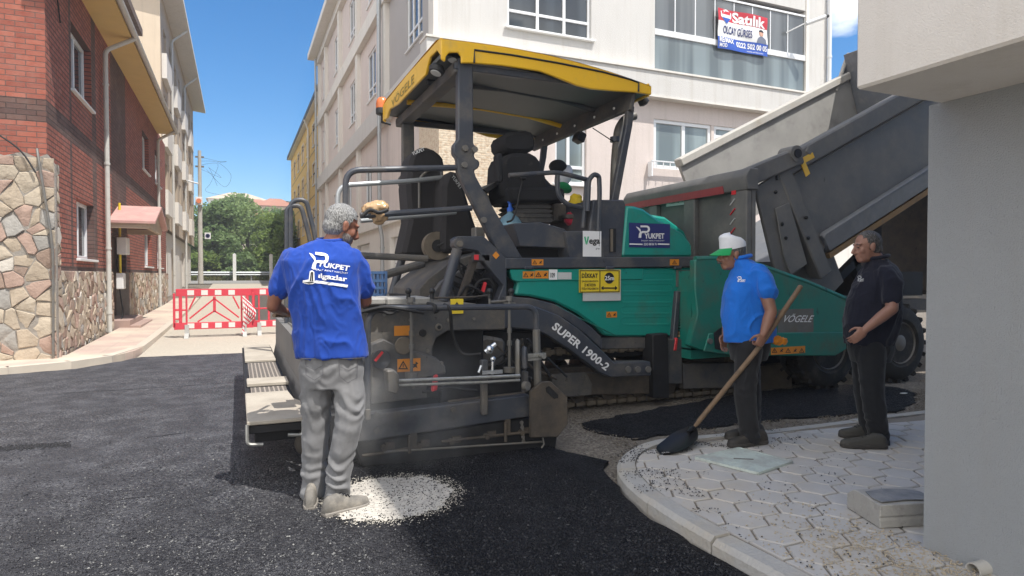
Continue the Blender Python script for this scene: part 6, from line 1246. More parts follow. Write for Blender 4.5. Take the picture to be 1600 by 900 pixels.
pl = [PY(a, b_, 4.80) for a, b_ in ((815, 660), (815, 670), (816, 680), (818, 690))]
for k in range(9): c = pl[0].lerp(pl[-1], k/8); mb.lathe([(.010, -.005), (.016, -.005), (.016, .005), (.010, .005)], c, (1, 0, 0) if k % 2 else (0, 1, 0), 8)
mb.build('safety_chain', K['worn'], pv)
for px, py in ((700, 500), (740, 498), (560, 520), (575, 600), (610, 600), (645, 605), (668, 548), (600, 492), (640, 500), (690, 567)):
    mb = MB(); c = PY(px, py, 5.12 if py < 530 else 5.0); mb.cyl(c-V((0, .014, 0)), c+V((0, .01, 0)), .014, n=6); mb.build('plate_bolt', K['worn'], pv)
# ================================================================ THE TIPPER LORRY, body raised
TY0, TY1 = 5.95, 8.60
tt = thing('tipper_lorry', 'grey tipper lorry with its body raised, tailgate hanging over the paver hopper', 'tipper lorry', (9.0, 7.3, 0))
K['lorry'] = mat('dusty_grey_tipper_steel', (.125, .123, .12), .6, .1, .2, 2.5, .12, 60, (.22, .21, .19), .42, 2.6, tar=.68)
K['lorry_in'] = mat('scoured_bare_steel', (.36, .35, .33), .5, .1, .3, 2, .1, 50, (.15, .145, .14), .5, 1.6)
K['lorry_bl'] = mat('worn_blue_grey_steel', (.16, .17, .19), .5, .25, .25, 6, .15, 90, (.3, .29, .27), .5, 8)
AT = rad(26); fd = V((math.cos(AT), 0, math.sin(AT))); dn = V((math.sin(AT), 0, -math.cos(AT)))
T0 = PY(1184, 280, TY0)                                # rear top corner of the near side
def bp(s, d, y): q = T0+fd*s+dn*d; return V((q.x, y, q.z))
BH = 1.42; BL = 6.2
def bprism(mb, sd, y0, y1): return mb.prism([bp(s, d, y0) for s, d in sd], (0, y1-y0, 0))
mb = MB(); bprism(mb, [(.32, .16), (BL, .16), (BL, 1.05), (.95, 1.05), (.62, BH-.1), (.45, BH)], TY0+.06, TY0+.12); body = mb.build('body_side', K['lorry'], tt)
mb = MB(); bprism(mb, [(.35, -.08), (BL, -.08), (BL, .16), (.35, .16)], TY0-.02, TY0+.16); bprism(mb, [(.35, .16), (BL, .16), (BL, .20), (.35, .20)], TY0+.03, TY0+.12); mb.build('top_rail', K['lorry'], body, bevel=.03)
mb = MB(); mb.prism([bp(.7, 1.04, TY0+.0), bp(BL, 1.04, TY0+.0), bp(BL, 1.12, TY0-.03), bp(BL, 1.34, TY0+.06), bp(.75, 1.34, TY0+.06), bp(.7, 1.12, TY0-.03)], (0, .2, 0)); mb.build('lower_sill', K['lorry_bl'], body, bevel=.03)
mb = MB(); bprism(mb, [(.75, 1.34), (BL, 1.34), (BL, 1.41), (.75, 1.41)], TY0+.05, TY0+.16); mb.build('ochre_chassis_strip', mat('ochre_dusty_strip', (.26, .155, .06), .75, 0, .2, 6, dirt=DUST, da=.45), body)
# rear corner post and hanging flap
mb = MB(); bprism(mb, [(.30, .0), (.52, -.02), (.62, BH+.1), (.40, BH+.12)], TY0-.03, TY0+.16); mb.build('corner_post', K['lorry'], body, bevel=.012)
mb = MB(); mb.prism([PY(a, b_, TY0-.02) for a, b_ in ((1180, 293), (1228, 262), (1236, 330), (1262, 412), (1236, 432), (1216, 445), (1196, 360))], (0, .05, 0)); fl_ = mb.build('side_flap', K['lorry'], body, bevel=.01)
mb = MB(); mb.prism([PY(a, b_, TY0-.045) for a, b_ in ((1212, 326), (1234, 316), (1262, 412), (1236, 430), (1225, 400))], (0, .022, 0)); mb.build('flap_plate', K['lorry'], fl_, bevel=.008)
for a, b_ in ((1222, 350), (1228, 372), (1260, 340), (1263, 372), (1212, 300), (1206, 420)): mb = MB(); q = PY(a, b_, TY0-.05); mb.ball(q, .022); mb.build('flap_bolt', K['void'], fl_)
mb = MB(); mb.prism([PY(a, b_, TY0+.2) for a, b_ in ((1188, 305), (1250, 258), (1318, 440), (1290, 470), (1222, 470))], (0, .05, 0)); mb.build('tail_panel', K['lorry'], body)
# yellow corner mark
mb = MB(); mb.prism([PY(a, b_, TY0-.03) for a, b_ in ((1249, 249), (1270, 238), (1273, 246), (1259, 254), (1266, 271), (1260, 276))], (0, .012, 0)); mb.build('yellow_corner_mark', mat('yellow_reflective_tape', (.80, .48, .04), .5, 0, .05), body)
# far side, floor, headboard
mb = MB(); bprism(mb, [(1.05, -.18), (BL, -.18), (BL, 1.2), (1.05, 1.2)], TY1-.06, TY1); mb.build('body_side', K['lorry_in'], tt)
mb = MB(); bprism(mb, [(1.05, -.30), (BL, -.30), (BL, -.16), (1.05, -.16)], TY1-.12, TY1+.06); mb.build('top_rail', K['conc'], body, bevel=.02)
mb = MB(); bprism(mb, [(.45, BH-.12), (BL, BH-.12), (BL, BH-.04), (.45, BH-.04)], TY0+.13, TY1-.07); mb.build('body_floor', K['lorry_bl'], tt)
mb = MB(); mb.prism([bp(5.35, -.62, TY0+.125), bp(5.41, -.62, TY0+.125), bp(5.41, BH-.1, TY0+.125), bp(5.15, BH-.1, TY0+.125)], (0, TY1-TY0-.2, 0)); mb.build('headboard', K['lorry_bl'], tt)
hb = [PY(a, b_, TY1-.05) for a, b_ in ((1306, 142), (1318, 105), (1326, 84), (1345, 78), (1420, 60), (1420, 140))]
mb = MB(); mb.prism(hb, (0, .05, 0)); hbx = mb.build('headboard_wing', K['lorry_bl'], tt, bevel=.01)
mb = MB(); mb.tube([hb[0], hb[1], hb[2]], .035, 8); mb.build('wing_edge', K['conc'], hbx)
# tailgate: X about 5.5, seen from behind
XT = 5.52
def pT(px, py): return PX(px, py, XT)
tn = pT(1172, 270); tf = pT(982, 295); zt = tn.z; zb = 1.25; ya, yb = tn.y, tf.y
mb = MB(); mb.box(XT+.03, XT+.09, ya, yb, zb, zt); tg = mb.build('tailgate', K['lorry'], tt)
mb = MB(); mb.prism([(XT-.06, ya-.02, zt-.20), (XT-.09, ya-.02, zt-.04), (XT-.02, ya-.02, zt+.06), (XT+.12, ya-.02, zt+.06), (XT+.12, ya-.02, zt-.2)], (0, yb-ya+.04, 0)); mb.build('gate_beam', K['lorry'], tg, bevel=.015)
mb = MB(); mb.prism([(XT-.085, ya-.03, zt-.2), (XT-.085, yb, zt-.2), (XT-.085, yb, zt+.02), (XT-.085, ya-.03, zt+.02)], (-.002, 0, 0))
gy = [(1147, 1172), (1073, 1090), (1018, 1030), (978, 988)]
for a, b_ in gy:
    y0_, y1_ = pT(b_, 330).y, pT(a, 330).y; mb = MB(); mb.box(XT-.055, XT+.03, min(y0_, y1_), max(y0_, y1_), zb, zt-.2); mb.build('gate_post', K['lorry'], tg, bevel=.012)
r0, r1 = pT(1138, 272), pT(984, 297); mb = MB(); mb.prism([(XT-.062, r0.y, zt-.205), (XT-.062, r1.y, zt-.205), (XT-.083, r1.y, zt-.115), (XT-.083, r0.y, zt-.115)], (-.006, 0, 0)); mb.build('red_reflective_strip', mat('faded_red_tape', (.36, .05, .06), .5, 0, .2, 12), tg)
q0, q1 = pT(1156, 275), pT(1149, 305); mb = MB(); mb.box(XT-.062, XT-.056, q0.y, q1.y, q1.z, q0.z); mb.build('red_reflective_strip', K['red'], tg)
for k in range(5): p_ = pT(1152, 318+k*15); mb = MB(); mb.bar(p_+V((-.06, .05, -.02)), p_+V((-.06, -.03, .05)), .01, .022, (1, 0, 0)); mb.build('tape_remnant', K['red'] if k % 2 else K['letter_g'], tg)
a, b_, c_ = pT(1042, 322), pT(1074, 318), pT(1042, 311); mb = MB(); mb.add([a+V((-.01, 0, -.01)), b_+V((-.01, 0, -.01)), b_+V((-.01, 0, .10)), a+V((-.01, 0, .10))], [(0, 1, 2, 3)]); mp2 = mb.build('maker_badge', K['letter_g'], tg)
mb = MB(); text(mb, 'KEBRO-KA', a+V((-.018, -.08, .02)), (b_-a)*.78, V((0, 0, .06)), .02); mb.build('lettering', K['lorry'], mp2, smooth=0)
mb = MB(); c = pT(1058, 298); mb.prism([c+V((-.01, .09, .06)), c+V((-.01, -.09, .06)), c+V((-.01, -.03, -.10)), c+V((-.01, .03, -.10))], (-.03, 0, 0)); mb.build('lifting_lug', K['lorry'], tg, bevel=.006)
# arms from the tailgate to the body hinges
for yy in (TY0-.02,):
    h1 = PY(1247, 243, TY0); h1 = V((h1.x, yy, h1.z)); h0 = V((XT, yy, zt-.06)); mb = MB(); mb.bar(h0, h1, .12, .22, (0, 0, 1)); ar = mb.build('tailgate_arm', K['lorry'], tt, bevel=.02)
    mb = MB(); mb.cyl(h1+V((-.12, -.08, 0)), h1+V((-.12, .14, 0)), .10, n=20); mb.build('hinge_boss', K['lorry'], ar)
    mb = MB(); mb.cyl(h1+V((-.12, -.1, 0)), h1+V((-.12, -.08, 0)), .055, n=14); mb.build('hinge_pin', K['void'], ar)
mb = MB(); mb.tube([PY(1210, 262, TY0), PY(1212, 282, TY0)], .03, 8); mb.build('gate_hook', K['void'], body); mb = MB(); q = PY(1262, 236, TY0); mb.obox(q, .1, .06, .1, Matrix.Rotation(.6, 3, 'Y')); mb.build('rail_lug', K['lorry'], body, bevel=.01)
# chassis, wheels, mudguards
mb = MB(); [mb.box(6.5, 14, y, y+.09, .86, 1.14) for y in (6.75, 7.75)]; mb.box(6.5, 6.6, 6.4, 8.2, .7, 1.1); mb.box(7.2, 14, 6.1, 6.5, .95, 1.10); mb.build('chassis_frame', K['steel2'], tt)
mb = MB(); mb.cyl((9.6, 7.3, 1.1), bp(3.4, BH+.1, 7.3), .13, n=16); mb.bar((7.6, 6.7, 1.1), (8.5, 6.7, 1.75), .1, .12); mb.bar((8.6, 6.7, 1.1), (8.35, 6.7, 1.7), .1, .12); mb.bar((7.9, 7.9, 1.1), (8.8, 7.9, 1.8), .1, .12); mb.box(8.5, 9.3, 6.3, 8.2, 1.15, 1.5); mb.build('hoist_frame', K['void'], tt)
K['tyre'] = mat('dusty_tyre_rubber', (.022, .021, .02), .85, 0, .25, 8, .3, 50, (.13, .115, .095), .5, 5)
def truck_wheel(x, y0, r=.53, w=.30):
    mb = MB(); mb.lathe([(.29, .02), (.33, -.01), (.45, 0), (r-.03, .03), (r, .07), (r, w-.07), (r-.03, w-.03), (.45, w), (.33, w)], (x, y0, r-.01), (0, 1, 0), 40)
    for k in range(40):
        a = 2*PI*k/40; c = V((x+math.cos(a)*r, y0+.09+(k % 2)*.10, r-.01+math.sin(a)*r)); mb.obox(c, .05, .13, .055, Matrix.Rotation(-a, 3, 'Y') @ Matrix.Rotation(.25, 3, 'X'))
    wv = mb.build('wheel', K['tyre'], tt)
    mb = MB(); mb.lathe([(.30, .03), (.28, .0), (.25, .05), (.20, .10), (.12, .10), (.11, .02), (.06, .0), (.001, .0)], (x, y0, r-.01), (0, 1, 0), 32); rm = mb.build('rim', K['worn'], wv)
    mb = MB(); [mb.cyl((x+.16*math.cos(2*PI*k/10), y0+.085, r-.01+.16*math.sin(2*PI*k/10)), (x+.16*math.cos(2*PI*k/10), y0+.12, r-.01+.16*math.sin(2*PI*k/10)), .018, n=6) for k in range(10)]; mb.build('wheel_nuts', K['worn'], wv)
for x in (6.98, 8.33):
    truck_wheel(x, 5.92)
    truck_wheel(x, 6.27); truck_wheel(x, 8.3)
    mb = MB(); mb.cyl((x, 6.2, .52), (x, 8.4, .52), .09, n=12); mb.build('axle', K['brownst'], tt)
mb = MB(); mb.box(10.5, 14, 6.1, 8.5, 1.1, 2.9); mb.build('cab', K['steel2'], tt, bevel=.1)
# ================================================================ THE THREE WORKERS
def J(px, py, d): return cC + _ray(px, py)*d
def remesh(mb, name, voxel, m, parent, smooth_it=3, wr=None, smooth=True):
    o = ORG[parent.name] if parent else V((0, 0, 0)); me = bpy.data.meshes.new(name); me.from_pydata([(p[0]-o.x, p[1]-o.y, p[2]-o.z) for p in mb.v], [], mb.f)
    bm = bmesh.new(); bm.from_mesh(me); bmesh.ops.recalc_face_normals(bm, faces=bm.faces); bm.to_mesh(me); bm.free()
    t = bpy.data.objects.new('tmp', me); COL.objects.link(t); r = t.modifiers.new('r', 'REMESH'); r.mode = 'VOXEL'; r.voxel_size = voxel
    if smooth_it: s = t.modifiers.new('s', 'SMOOTH'); s.iterations = smooth_it; s.factor = .5
    dg = bpy.context.evaluated_depsgraph_get(); me2 = bpy.data.meshes.new_from_object(t.evaluated_get(dg)); bpy.data.objects.remove(t); bpy.data.meshes.remove(me)
    me2.name = name; me2.materials.clear(); me2.materials.append(m)
    if wr: # cloth folds
        nr = [v.normal.copy() for v in me2.vertices]
        for v, n in zip(me2.vertices, nr): v.co += n*wr(v.co+o)
    me2.polygons.foreach_set('use_smooth', [True]*len(me2.polygons)); ob = bpy.data.objects.new(name, me2); COL.objects.link(ob)
    if parent: ob.parent = parent
    ORG[ob.name] = o; return ob
def loft(mb, rings, ax, ay, n=24, sq=2.3):
    """rings: (centre, half along ax, half along ay)"""
    vs = []
    for c, ra, rb in rings:
        for k in range(n):
            t = 2*PI*k/n; ct, st_ = math.cos(t), math.sin(t); vs.append(V(c)+ax*ra*math.copysign(abs(ct)**(2/sq), ct)+ay*rb*math.copysign(abs(st_)**(2/sq), st_))
    m = len(rings); fs = [(i*n+k, i*n+(k+1) % n, (i+1)*n+(k+1) % n, (i+1)*n+k) for i in range(m-1) for k in range(n)]+[tuple(range(n-1, -1, -1)), tuple(range((m-1)*n, m*n))]
    mb.add(vs, fs)
def limb(mb, pts, rs, n=14):
    P_ = bez(pts, 5); R_ = []
    for i in range(len(rs)-1): R_ += [rs[i]+(rs[i+1]-rs[i])*(k/5) for k in range(5)]
    R_.append(rs[-1]); mb.tube(P_, R_, n); mb.ball(P_[0], R_[0]*.98); mb.ball(P_[-1], R_[-1]*.98)
def interp(rings, k=4):
    o = []
    for i in range(len(rings)-1):
        a, b_ = rings[i], rings[i+1]
        for j in range(k): t = j/k; t2 = t*t*(3-2*t)*.5+t*.5; o.append((a[0].lerp(b_[0], t), a[1]+(b_[1]-a[1])*t2, a[2]+(b_[2]-a[2])*t2))
    return o+[rings[-1]]
def head(mb, c, f, up, s):
    """head centre c (between the ears), facing f"""
    f = V(f).normalized(); l = V(up).cross(f).normalized(); u = f.cross(l); R3 = Matrix((f, l, u)).transposed(); q = lambda x, y, z: c+R3 @ (V((x, y, z))*s)
    B = lambda x, y, z, a, b_, d: mb.ball(q(x, y, z), a*s, b_*s, d*s, R3)
    B(-.012, 0, .035, .098, .077, .092); B(.025, 0, -.035, .068, .062, .088); B(.055, 0, -.095, .034, .036, .026); B(.02, 0, -.075, .06, .056, .045)
    B(.076, 0, .028, .022, .058, .014); B(.087, 0, -.067, .010, .024, .009); B(.085, 0, -.081, .010, .021, .008)
    for sy in (-1, 1):
        B(.058, sy*.042, -.025, .022, .020, .028); B(-.004, sy*.080, -.008, .020, .010, .034); B(-.014, sy*.084, .006, .012, .008, .022); B(.082, sy*.031, .006, .010, .014, .008)
    mb.tube([q(.086, 0, .022), q(.102, 0, -.006), q(.116, 0, -.032), q(.098, 0, -.046)], [.010*s, .012*s, .016*s, .014*s], 10)
    for sy in (-1, 1): B(.098, sy*.013, -.040, .010, .009, .009)
    return q, R3, s
def hand(mb, w, d, n, th, s=1.0, curl=(.5, .7, .5), thumb_in=.5):
    """palm from wrist w along d, n = palm side normal, th = direction of the thumb side"""
    d = V(d).normalized(); n = V(n); n = (n-d*n.dot(d)).normalized(); th = d.cross(n) if V(th).dot(d.cross(n)) > 0 else -d.cross(n)
    R3 = Matrix((d, th, n)).transposed(); mb.ball(w+d*.045*s, .056*s, .042*s, .017*s, R3); mb.ball(w+d*.075*s, .032*s, .042*s, .014*s, R3)
    for k, (off, ln) in enumerate(((.030, .072), (.010, .080), (-.011, .075), (-.031, .058))):
        p = w+d*.088*s+th*off*s; a = 0; P_ = [p-d*.02*s]; R_ = [.0088*s]
        for seg, cu in zip((.45, .32, .23), curl): P_.append(p); R_.append(.0086*s-.0006*s*len(P_)); a += cu; p = p+(d*math.cos(a)+n*math.sin(a))*ln*seg*s
        P_.append(p); R_.append(.0062*s); mb.tube(P_, R_, 8); mb.ball(p, .0064*s)
    a = w+d*.022*s+th*.034*s; b_ = a+(d*.55+th*.6+n*.35*thumb_in).normalized()*.036*s; c = b_+(d*.85+th*.1+n*.6*thumb_in).normalized()*.03*s; e = c+(d*.8-th*.25*thumb_in+n*.7*thumb_in).normalized()*.024*s
    mb.tube([a-d*.01*s, a, b_, c, e], [.012*s, .013*s, .0105*s, .0095*s, .0075*s], 8); mb.ball(e, .0076*s)
def shoe(parent, heel, toe, m, sm, s=1.0, name='shoe'):
    heel, toe = V(heel), V(toe); d = (toe-heel); d.z = 0; L_ = d.length; d.normalize(); l = V((-d.y, d.x, 0)); u = V((0, 0, 1)); z0 = heel.z
    prof = [(-.02, .022, .04), (.03, .031, .07), (.10, .034, .085), (.28, .034, .090), (.42, .036, .072), (.58, .042, .056), (.75, .046, .046), (.9, .040, .038), (.98, .026, .030), (1.01, .010, .02)]
    mb = MB(); n = 16; vs = []
    for t, hw, h in prof:
        for k in range(n):
            a = 2*PI*k/n; y = hw*s*math.copysign(abs(math.cos(a))**.8, math.cos(a)); zz = h*s*max(0, math.sin(a))**.75 if math.sin(a) > 0 else -.004; vs.append(heel+d*L_*t+l*y+u*(.022*s+zz))
    q = len(prof); mb.add(vs, [(i*n+k, i*n+(k+1) % n, (i+1)*n+(k+1) % n, (i+1)*n+k) for i in range(q-1) for k in range(n)]+[tuple(range(n-1, -1, -1)), tuple(range((q-1)*n, q*n))])
    so_ = mb.build(name, m, parent, smooth=60)
    mb = MB(); top = [heel+d*L_*t+l*(hw*1.1+.003)*s for t, hw, h in prof]+[heel+d*L_*t-l*(hw*1.1+.003)*s for t, hw, h in prof[::-1]]; mb.prism(top, (0, 0, .026*s)); mb.build('sole', sm, so_, bevel=.004)
    mb = MB()
    for k in range(3):
        c = heel+d*L_*(.40+.07*k)+u*(.022+.083-.010*k)*s; mb.tube([c-l*.022*s-u*.006, c+u*.005, c+l*.022*s-u*.006], .0035*s, 6)
    mb.build('lace', K['ink'], so_); return so_
def folds(seed, amp=.007, sc=(7, 7, 4), base=.0):
    sd = V((seed*3.1, seed*1.7, seed*2.3))
    def f(p):
        q = V((p.x*sc[0], p.y*sc[1], p.z*sc[2]))+sd; q += V((noise.noise(q*.6), noise.noise(q*.6+sd), noise.noise(q*.6-sd)))*1.2
        r = 1-abs(noise.noise(q))*2; return base+amp*(r*abs(r))-amp*.3
    return f
def legfolds(seed, zs, amp=.007):
    g_ = folds(seed, amp*.8, (6, 6, 5))
    def f(p):
        w = sum(math.exp(-((p.z-z)/wd)**2)*a for z, wd, a in zs); ph = p.z*62+noise.noise(V((p.x*7, p.y*7, p.z*5+seed)))*9+p.x*14; am = .5+noise.noise(V((p.x*11, p.y*11, p.z*7-seed)))
        return g_(p)+w*amp*.8*math.sin(ph)*max(0, am)
    return f
def bvh_of(ob): me = ob.data; o = ORG[ob.name]; return BVHTree.FromPolygons([v.co+o for v in me.vertices], [tuple(p.vertices) for p in me.polygons])
def decal(mb, bv, polys, off=.006):
    """flat marks given as pixel outlines, laid on the cloth"""
    for poly in polys:
        vs = []
        for a, b_ in poly[0]:
            r = _ray(a, b_); h = bv.ray_cast(cC, r.normalized()); vs.append((h[0]+h[1]*off) if h[0] is not None else cC+r*4)
        mb.add(vs, poly[1])
def qgrid(a, b_, c, d, n, m_):
    L_ = lambda p, q, t: (p[0]+(q[0]-p[0])*t, p[1]+(q[1]-p[1])*t)
    pts = [L_(L_(a, b_, i/n), L_(d, c, i/n), j/m_) for j in range(m_+1) for i in range(n+1)]
    return (pts, [(j*(n+1)+i, j*(n+1)+i+1, (j+1)*(n+1)+i+1, (j+1)*(n+1)+i) for j in range(m_) for i in range(n)])
def dtext(body, bl, br, tl, bold=.02, shear=0):
    vs, fs = text_mesh(body, bold); return ([(bl[0]+(br[0]-bl[0])*x+(tl[0]-bl[0])*y, bl[1]+(br[1]-bl[1])*x+(tl[1]-bl[1])*y) for x, y in vs], fs)
class _Cap(MB):
    pass
def dlogo(bl, br, tl):
    m_ = MB(); plogo(m_, lambda x, y: (bl[0]+(br[0]-bl[0])*x+(tl[0]-bl[0])*y, bl[1]+(br[1]-bl[1])*x+(tl[1]-bl[1])*y, 0)); return ([(p[0], p[1]) for p in m_.v], m_.f)
def skinmat(name, c):
    m, g, b, co = newmat(name); g.l(g.mix(g.noise(co, 9, 4), [x*.82 for x in c], [x*1.12 for x in c]), b.inputs['Base Color']); b.inputs['Roughness'].default_value = .5; b.inputs['Subsurface Weight'].default_value = .12; b.inputs['Subsurface Radius'].default_value = (.02, .008, .005); b.inputs['Subsurface Scale'].default_value = .3
    g.l(g.bump(g.noise(co, 160, 3), .15, .002), b.inputs['Normal']); return m
def clothmat(name, c, var=.12, dirt=None, da=.55, ds=5, vs=6):
    m = mat(name, c, .85, 0, var, vs, .25, 300, dirt, da, ds, .2, bdist=.0015); m.node_tree.nodes['Principled BSDF'].inputs['Sheen Weight'].default_value = .15; return m
K['skin1'] = skinmat('sunburnt_skin', (.25, .105, .065)); K['skin2'] = skinmat('tanned_skin', (.26, .13, .086)); K['skin3'] = skinmat('light_tanned_skin', (.34, .175, .122))
K['blue1'] = clothmat('royal_blue_shirt', (.013, .056, .33)); K['blue2'] = clothmat('sky_blue_shirt', (.014, .15, .60)); K['navy'] = clothmat('navy_shirt', (.012, .013, .024))
K['jeans'] = clothmat('faded_grey_jeans', (.185, .185, .19), .3, (.09, .09, .09), .5, 6, 5); K['blackj'] = clothmat('black_jeans', (.017, .017, .019), .3); K['blackt'] = clothmat('black_trousers', (.016, .017, .020), .25)
def hairmat(name, c1, c2, sc=120):
    m, g, b, co = newmat(name); mp_ = g('Mapping'); mp_.inputs['Scale'].default_value = (1, 1, .35); g.l(co, mp_.inputs[0]); n = g.noise(mp_.outputs[0], sc, 4, .7)
    g.l(g.ramp(n, [(.38, c1), (.62, c2)]), b.inputs['Base Color']); b.inputs['Roughness'].default_value = .65; g.l(g.bump(n, 1, .006), b.inputs['Normal']); return m
K['hair1'] = hairmat('grey_hair', (.045, .045, .045), (.42, .42, .415), 200); K['hair2'] = hairmat('dark_grey_hair', (.02, .02, .02), (.16, .155, .15)); K['hair3'] = hairmat('short_dark_hair', (.02, .018, .016), (.15, .14, .13)); K['beard'] = hairmat('grey_stubble', (.10, .075, .065), (.30, .27, .25), 160)
K['shoe1'] = mat('dusty_grey_work_shoe', (.15, .14, .125), .8, 0, .2, 14, .2, 90, (.42, .38, .32), .48, 9); K['shoe2'] = mat('black_work_shoe', (.03, .027, .024), .7, 0, .25, 12, .2, 80, (.12, .10, .08), .5, 9); K['shoe3'] = mat('olive_grey_shoe', (.06, .057, .05), .8, 0, .2, 12, .2, 80); K['sole'] = mat('dark_shoe_sole', (.05, .045, .04), .85, 0, .2, 10, dirt=DUST, da=.5); K['sole1'] = mat('dusty_shoe_sole', (.24, .22, .195), .85, 0, .2, 10)
def hair_cap(q, R3, s, m, parent, front=.07, low=-.075, thick=1.035, wr=.003, name='hair', frontz=.055):
    mb = MB(); mb.ball(q(-.014, 0, .037), .100*s*thick, .080*s*thick, .094*s*thick, R3, 28, 20); mb.ball(q(-.045, 0, -.02), .066*s*thick, .068*s*thick, .062*s*thick, R3, 24, 16)
    ob = remesh(mb, name, .006, m, parent, 2); bm = bmesh.new(); bm.from_mesh(ob.data); o = ORG[ob.name]; Ri = R3.transposed(); c = q(0, 0, 0)
    kill = []
    for v in bm.verts:
        p = Ri @ (v.co+o-c)/s
        lim = .045-max(0, p.x-.0)*0 if p.x > .0 else low
        fr = p.x > front-.02 and p.z < frontz+.03*(abs(p.y) < .05)
        side_ = p.x > -.002 and p.z < .028 and p.x < front
        if fr or (p.x > .03 and p.z < frontz) or (side_ and p.x > .018 and p.z < .05) or p.z < low+.25*max(0, p.x+.04): kill.append(v)
        else: v.co += v.normal*wr*noise.noise(v.co*60)
    bmesh.ops.delete(bm, geom=kill, context='VERTS'); bm.to_mesh(ob.data); bm.free(); return ob
def eyes(q, R3, s, parent):
    for sy in (-1, 1):
        mb = MB(); mb.ball(q(.083, sy*.031, .004), .009*s, .012*s, .0055*s, R3); e = mb.build('eye', K['ink'], parent)
        mb = MB(); mb.tube([q(.089, sy*.014, .026), q(.092, sy*.03, .031), q(.080, sy*.05, .026)], .0045*s, 6); mb.build('eyebrow', K['hair3'], parent)

# ---- worker at the screed, seen from behind
f1 = (cF*.95+cR*.25); f1.z = 0; f1.normalize(); l1 = V((-f1.y, f1.x, 0)); UPV = V((0, 0, 1)); ax1 = cR.copy(); ay1 = V((cF.x, cF.y, 0)).normalized(); D1 = 4.12
p1_ = thing('person', 'man in royal blue printed T-shirt and grey jeans seen from behind at the paver screed', 'person', (.5, 4.02, 0))
k1 = D1/1000
tor = [(J(518, 557, D1+.02), 55*k1, .142), (J(517, 545, D1+.02), 55*k1, .142), (J(513, 512, D1+.01), 54*k1, .13), (J(508, 470, D1), 55*k1, .135), (J(504, 435, D1), 59*k1, .14), (J(503, 410, D1), 60*k1, .13), (J(503, 394, D1+.01), 55*k1, .105), (J(508, 384, D1+.02), 38*k1, .085), (J(516, 375, D1+.03), 19*k1, .066)]
body = MB(); loft(body, interp([(c, a-.022, b_-.02) for c, a, b_ in tor]), ax1, ay1)
sh_l, el_l, wr_l = J(450, 408, D1+.02), J(427, 478, D1+.05), J(444, 487, D1+.27); sh_r, el_r, wr_r = J(558, 410, D1+.04), J(571, 470, D1+.14), J(535, 478, D1+.36)
limb(body, [sh_l, J(436, 445, D1+.03), el_l], [.05, .05, .043]); limb(body, [el_l, el_l.lerp(wr_l, .45), wr_l], [.044, .042, .028])
limb(body, [sh_r, J(568, 440, D1+.08), el_r], [.045, .046, .042]); limb(body, [el_r, el_r.lerp(wr_r, .45), wr_r], [.044, .042, .028])
hand(body, wr_l, (wr_l-el_l).normalized()*.8+cR*.6, -UPV*.6+cR*.5, UPV+ay1*.2, 1.05, (.9, 1.0, .7), .8); hand(body, wr_r, (wr_r-el_r).normalized()-cR*.3, -UPV, -ax1, 1.05, (.8, .9, .6), .8)
limb(body, [J(516, 384, D1+.03), J(522, 372, D1+.04), J(529, 358, D1+.055)], [.062, .056, .054])
hf = (cR*.80+V((cF.x, cF.y, 0))*.62-UPV*.34).normalized(); hq, hR, hs_ = head(body, J(534, 353, D1+.06), hf, (UPV+cR*.12).normalized(), 1.08)
for a in ((J(492, 580, D1+.02), J(492, 660, D1+.04), J(489, 772, D1+.04)), (J(544, 580, D1+.02), J(545, 655, D1-.02), J(526, 780, D1-.03))): limb(body, a, [.075, .065, .055])
bd1 = remesh(body, 'body', .0065, K['skin1'], p1_, 2)
hair_cap(hq, hR, hs_, K['hair1'], p1_, low=-.085); eyes(hq, hR, hs_, p1_)
mb = MB(); B_ = lambda x, y, z, a, b_, c_: mb.ball(hq(x, y, z), a*hs_, b_*hs_, c_*hs_, hR)
B_(.026, 0, -.052, .066, .0635, .068); B_(.056, 0, -.097, .037, .039, .028)
brd = remesh(mb, 'beard', .006, K['beard'], p1_, 1); bm = bmesh.new(); bm.from_mesh(brd.data); Ri = hR.transposed(); bmesh.ops.delete(bm, geom=[v for v in bm.verts if (Ri @ (v.co+ORG[brd.name]-hq(0, 0, 0))).z > -.03*hs_ or (Ri @ (v.co+ORG[brd.name]-hq(0, 0, 0))).x < .0], context='VERTS'); bm.to_mesh(brd.data); bm.free()
sh = MB(); loft(sh, interp(tor), ax1, ay1, 32, 2.2)
limb(sh, [J(456, 403, D1+.02), J(443, 428, D1+.03), J(437, 452, D1+.035)], [.066, .066, .064]); limb(sh, [J(552, 404, D1+.04), J(566, 430, D1+.07), J(570, 455, D1+.10)], [.064, .063, .060])
shirt1 = remesh(sh, 'shirt', .009, K['blue1'], p1_, 4, lambda p: folds(1, .017, (7, 7, 3.4))(p)*(1 if p.z < 1.55 else .45)+folds(5, .005, (22, 22, 9))(p))
mb = MB(); mb.tube([c+ax1*19.5*k1*math.cos(t)+ay1*.068*math.sin(t)+UPV*.012*math.sin(t) for c in [J(516, 374.5, D1+.03)] for t in [2*PI*k/24 for k in range(25)]], .012, 8); mb.build('collar', K['blue1'], shirt1)
bv = bvh_of(shirt1); mb = MB()
decal(mb, bv, [dlogo((482, 420), (513, 424), (484, 393)), dtext('YUKPET', (496, 416.5), (544.5, 423.5), (498, 408.5), .03), dtext('İNŞAAT ASFALT NAKLİYAT', (489, 422.5), (543, 429), (489.5, 418.5), .01), dtext('ılgazlar', (497, 436.5), (541.5, 442.5), (498, 426.5), .03)])
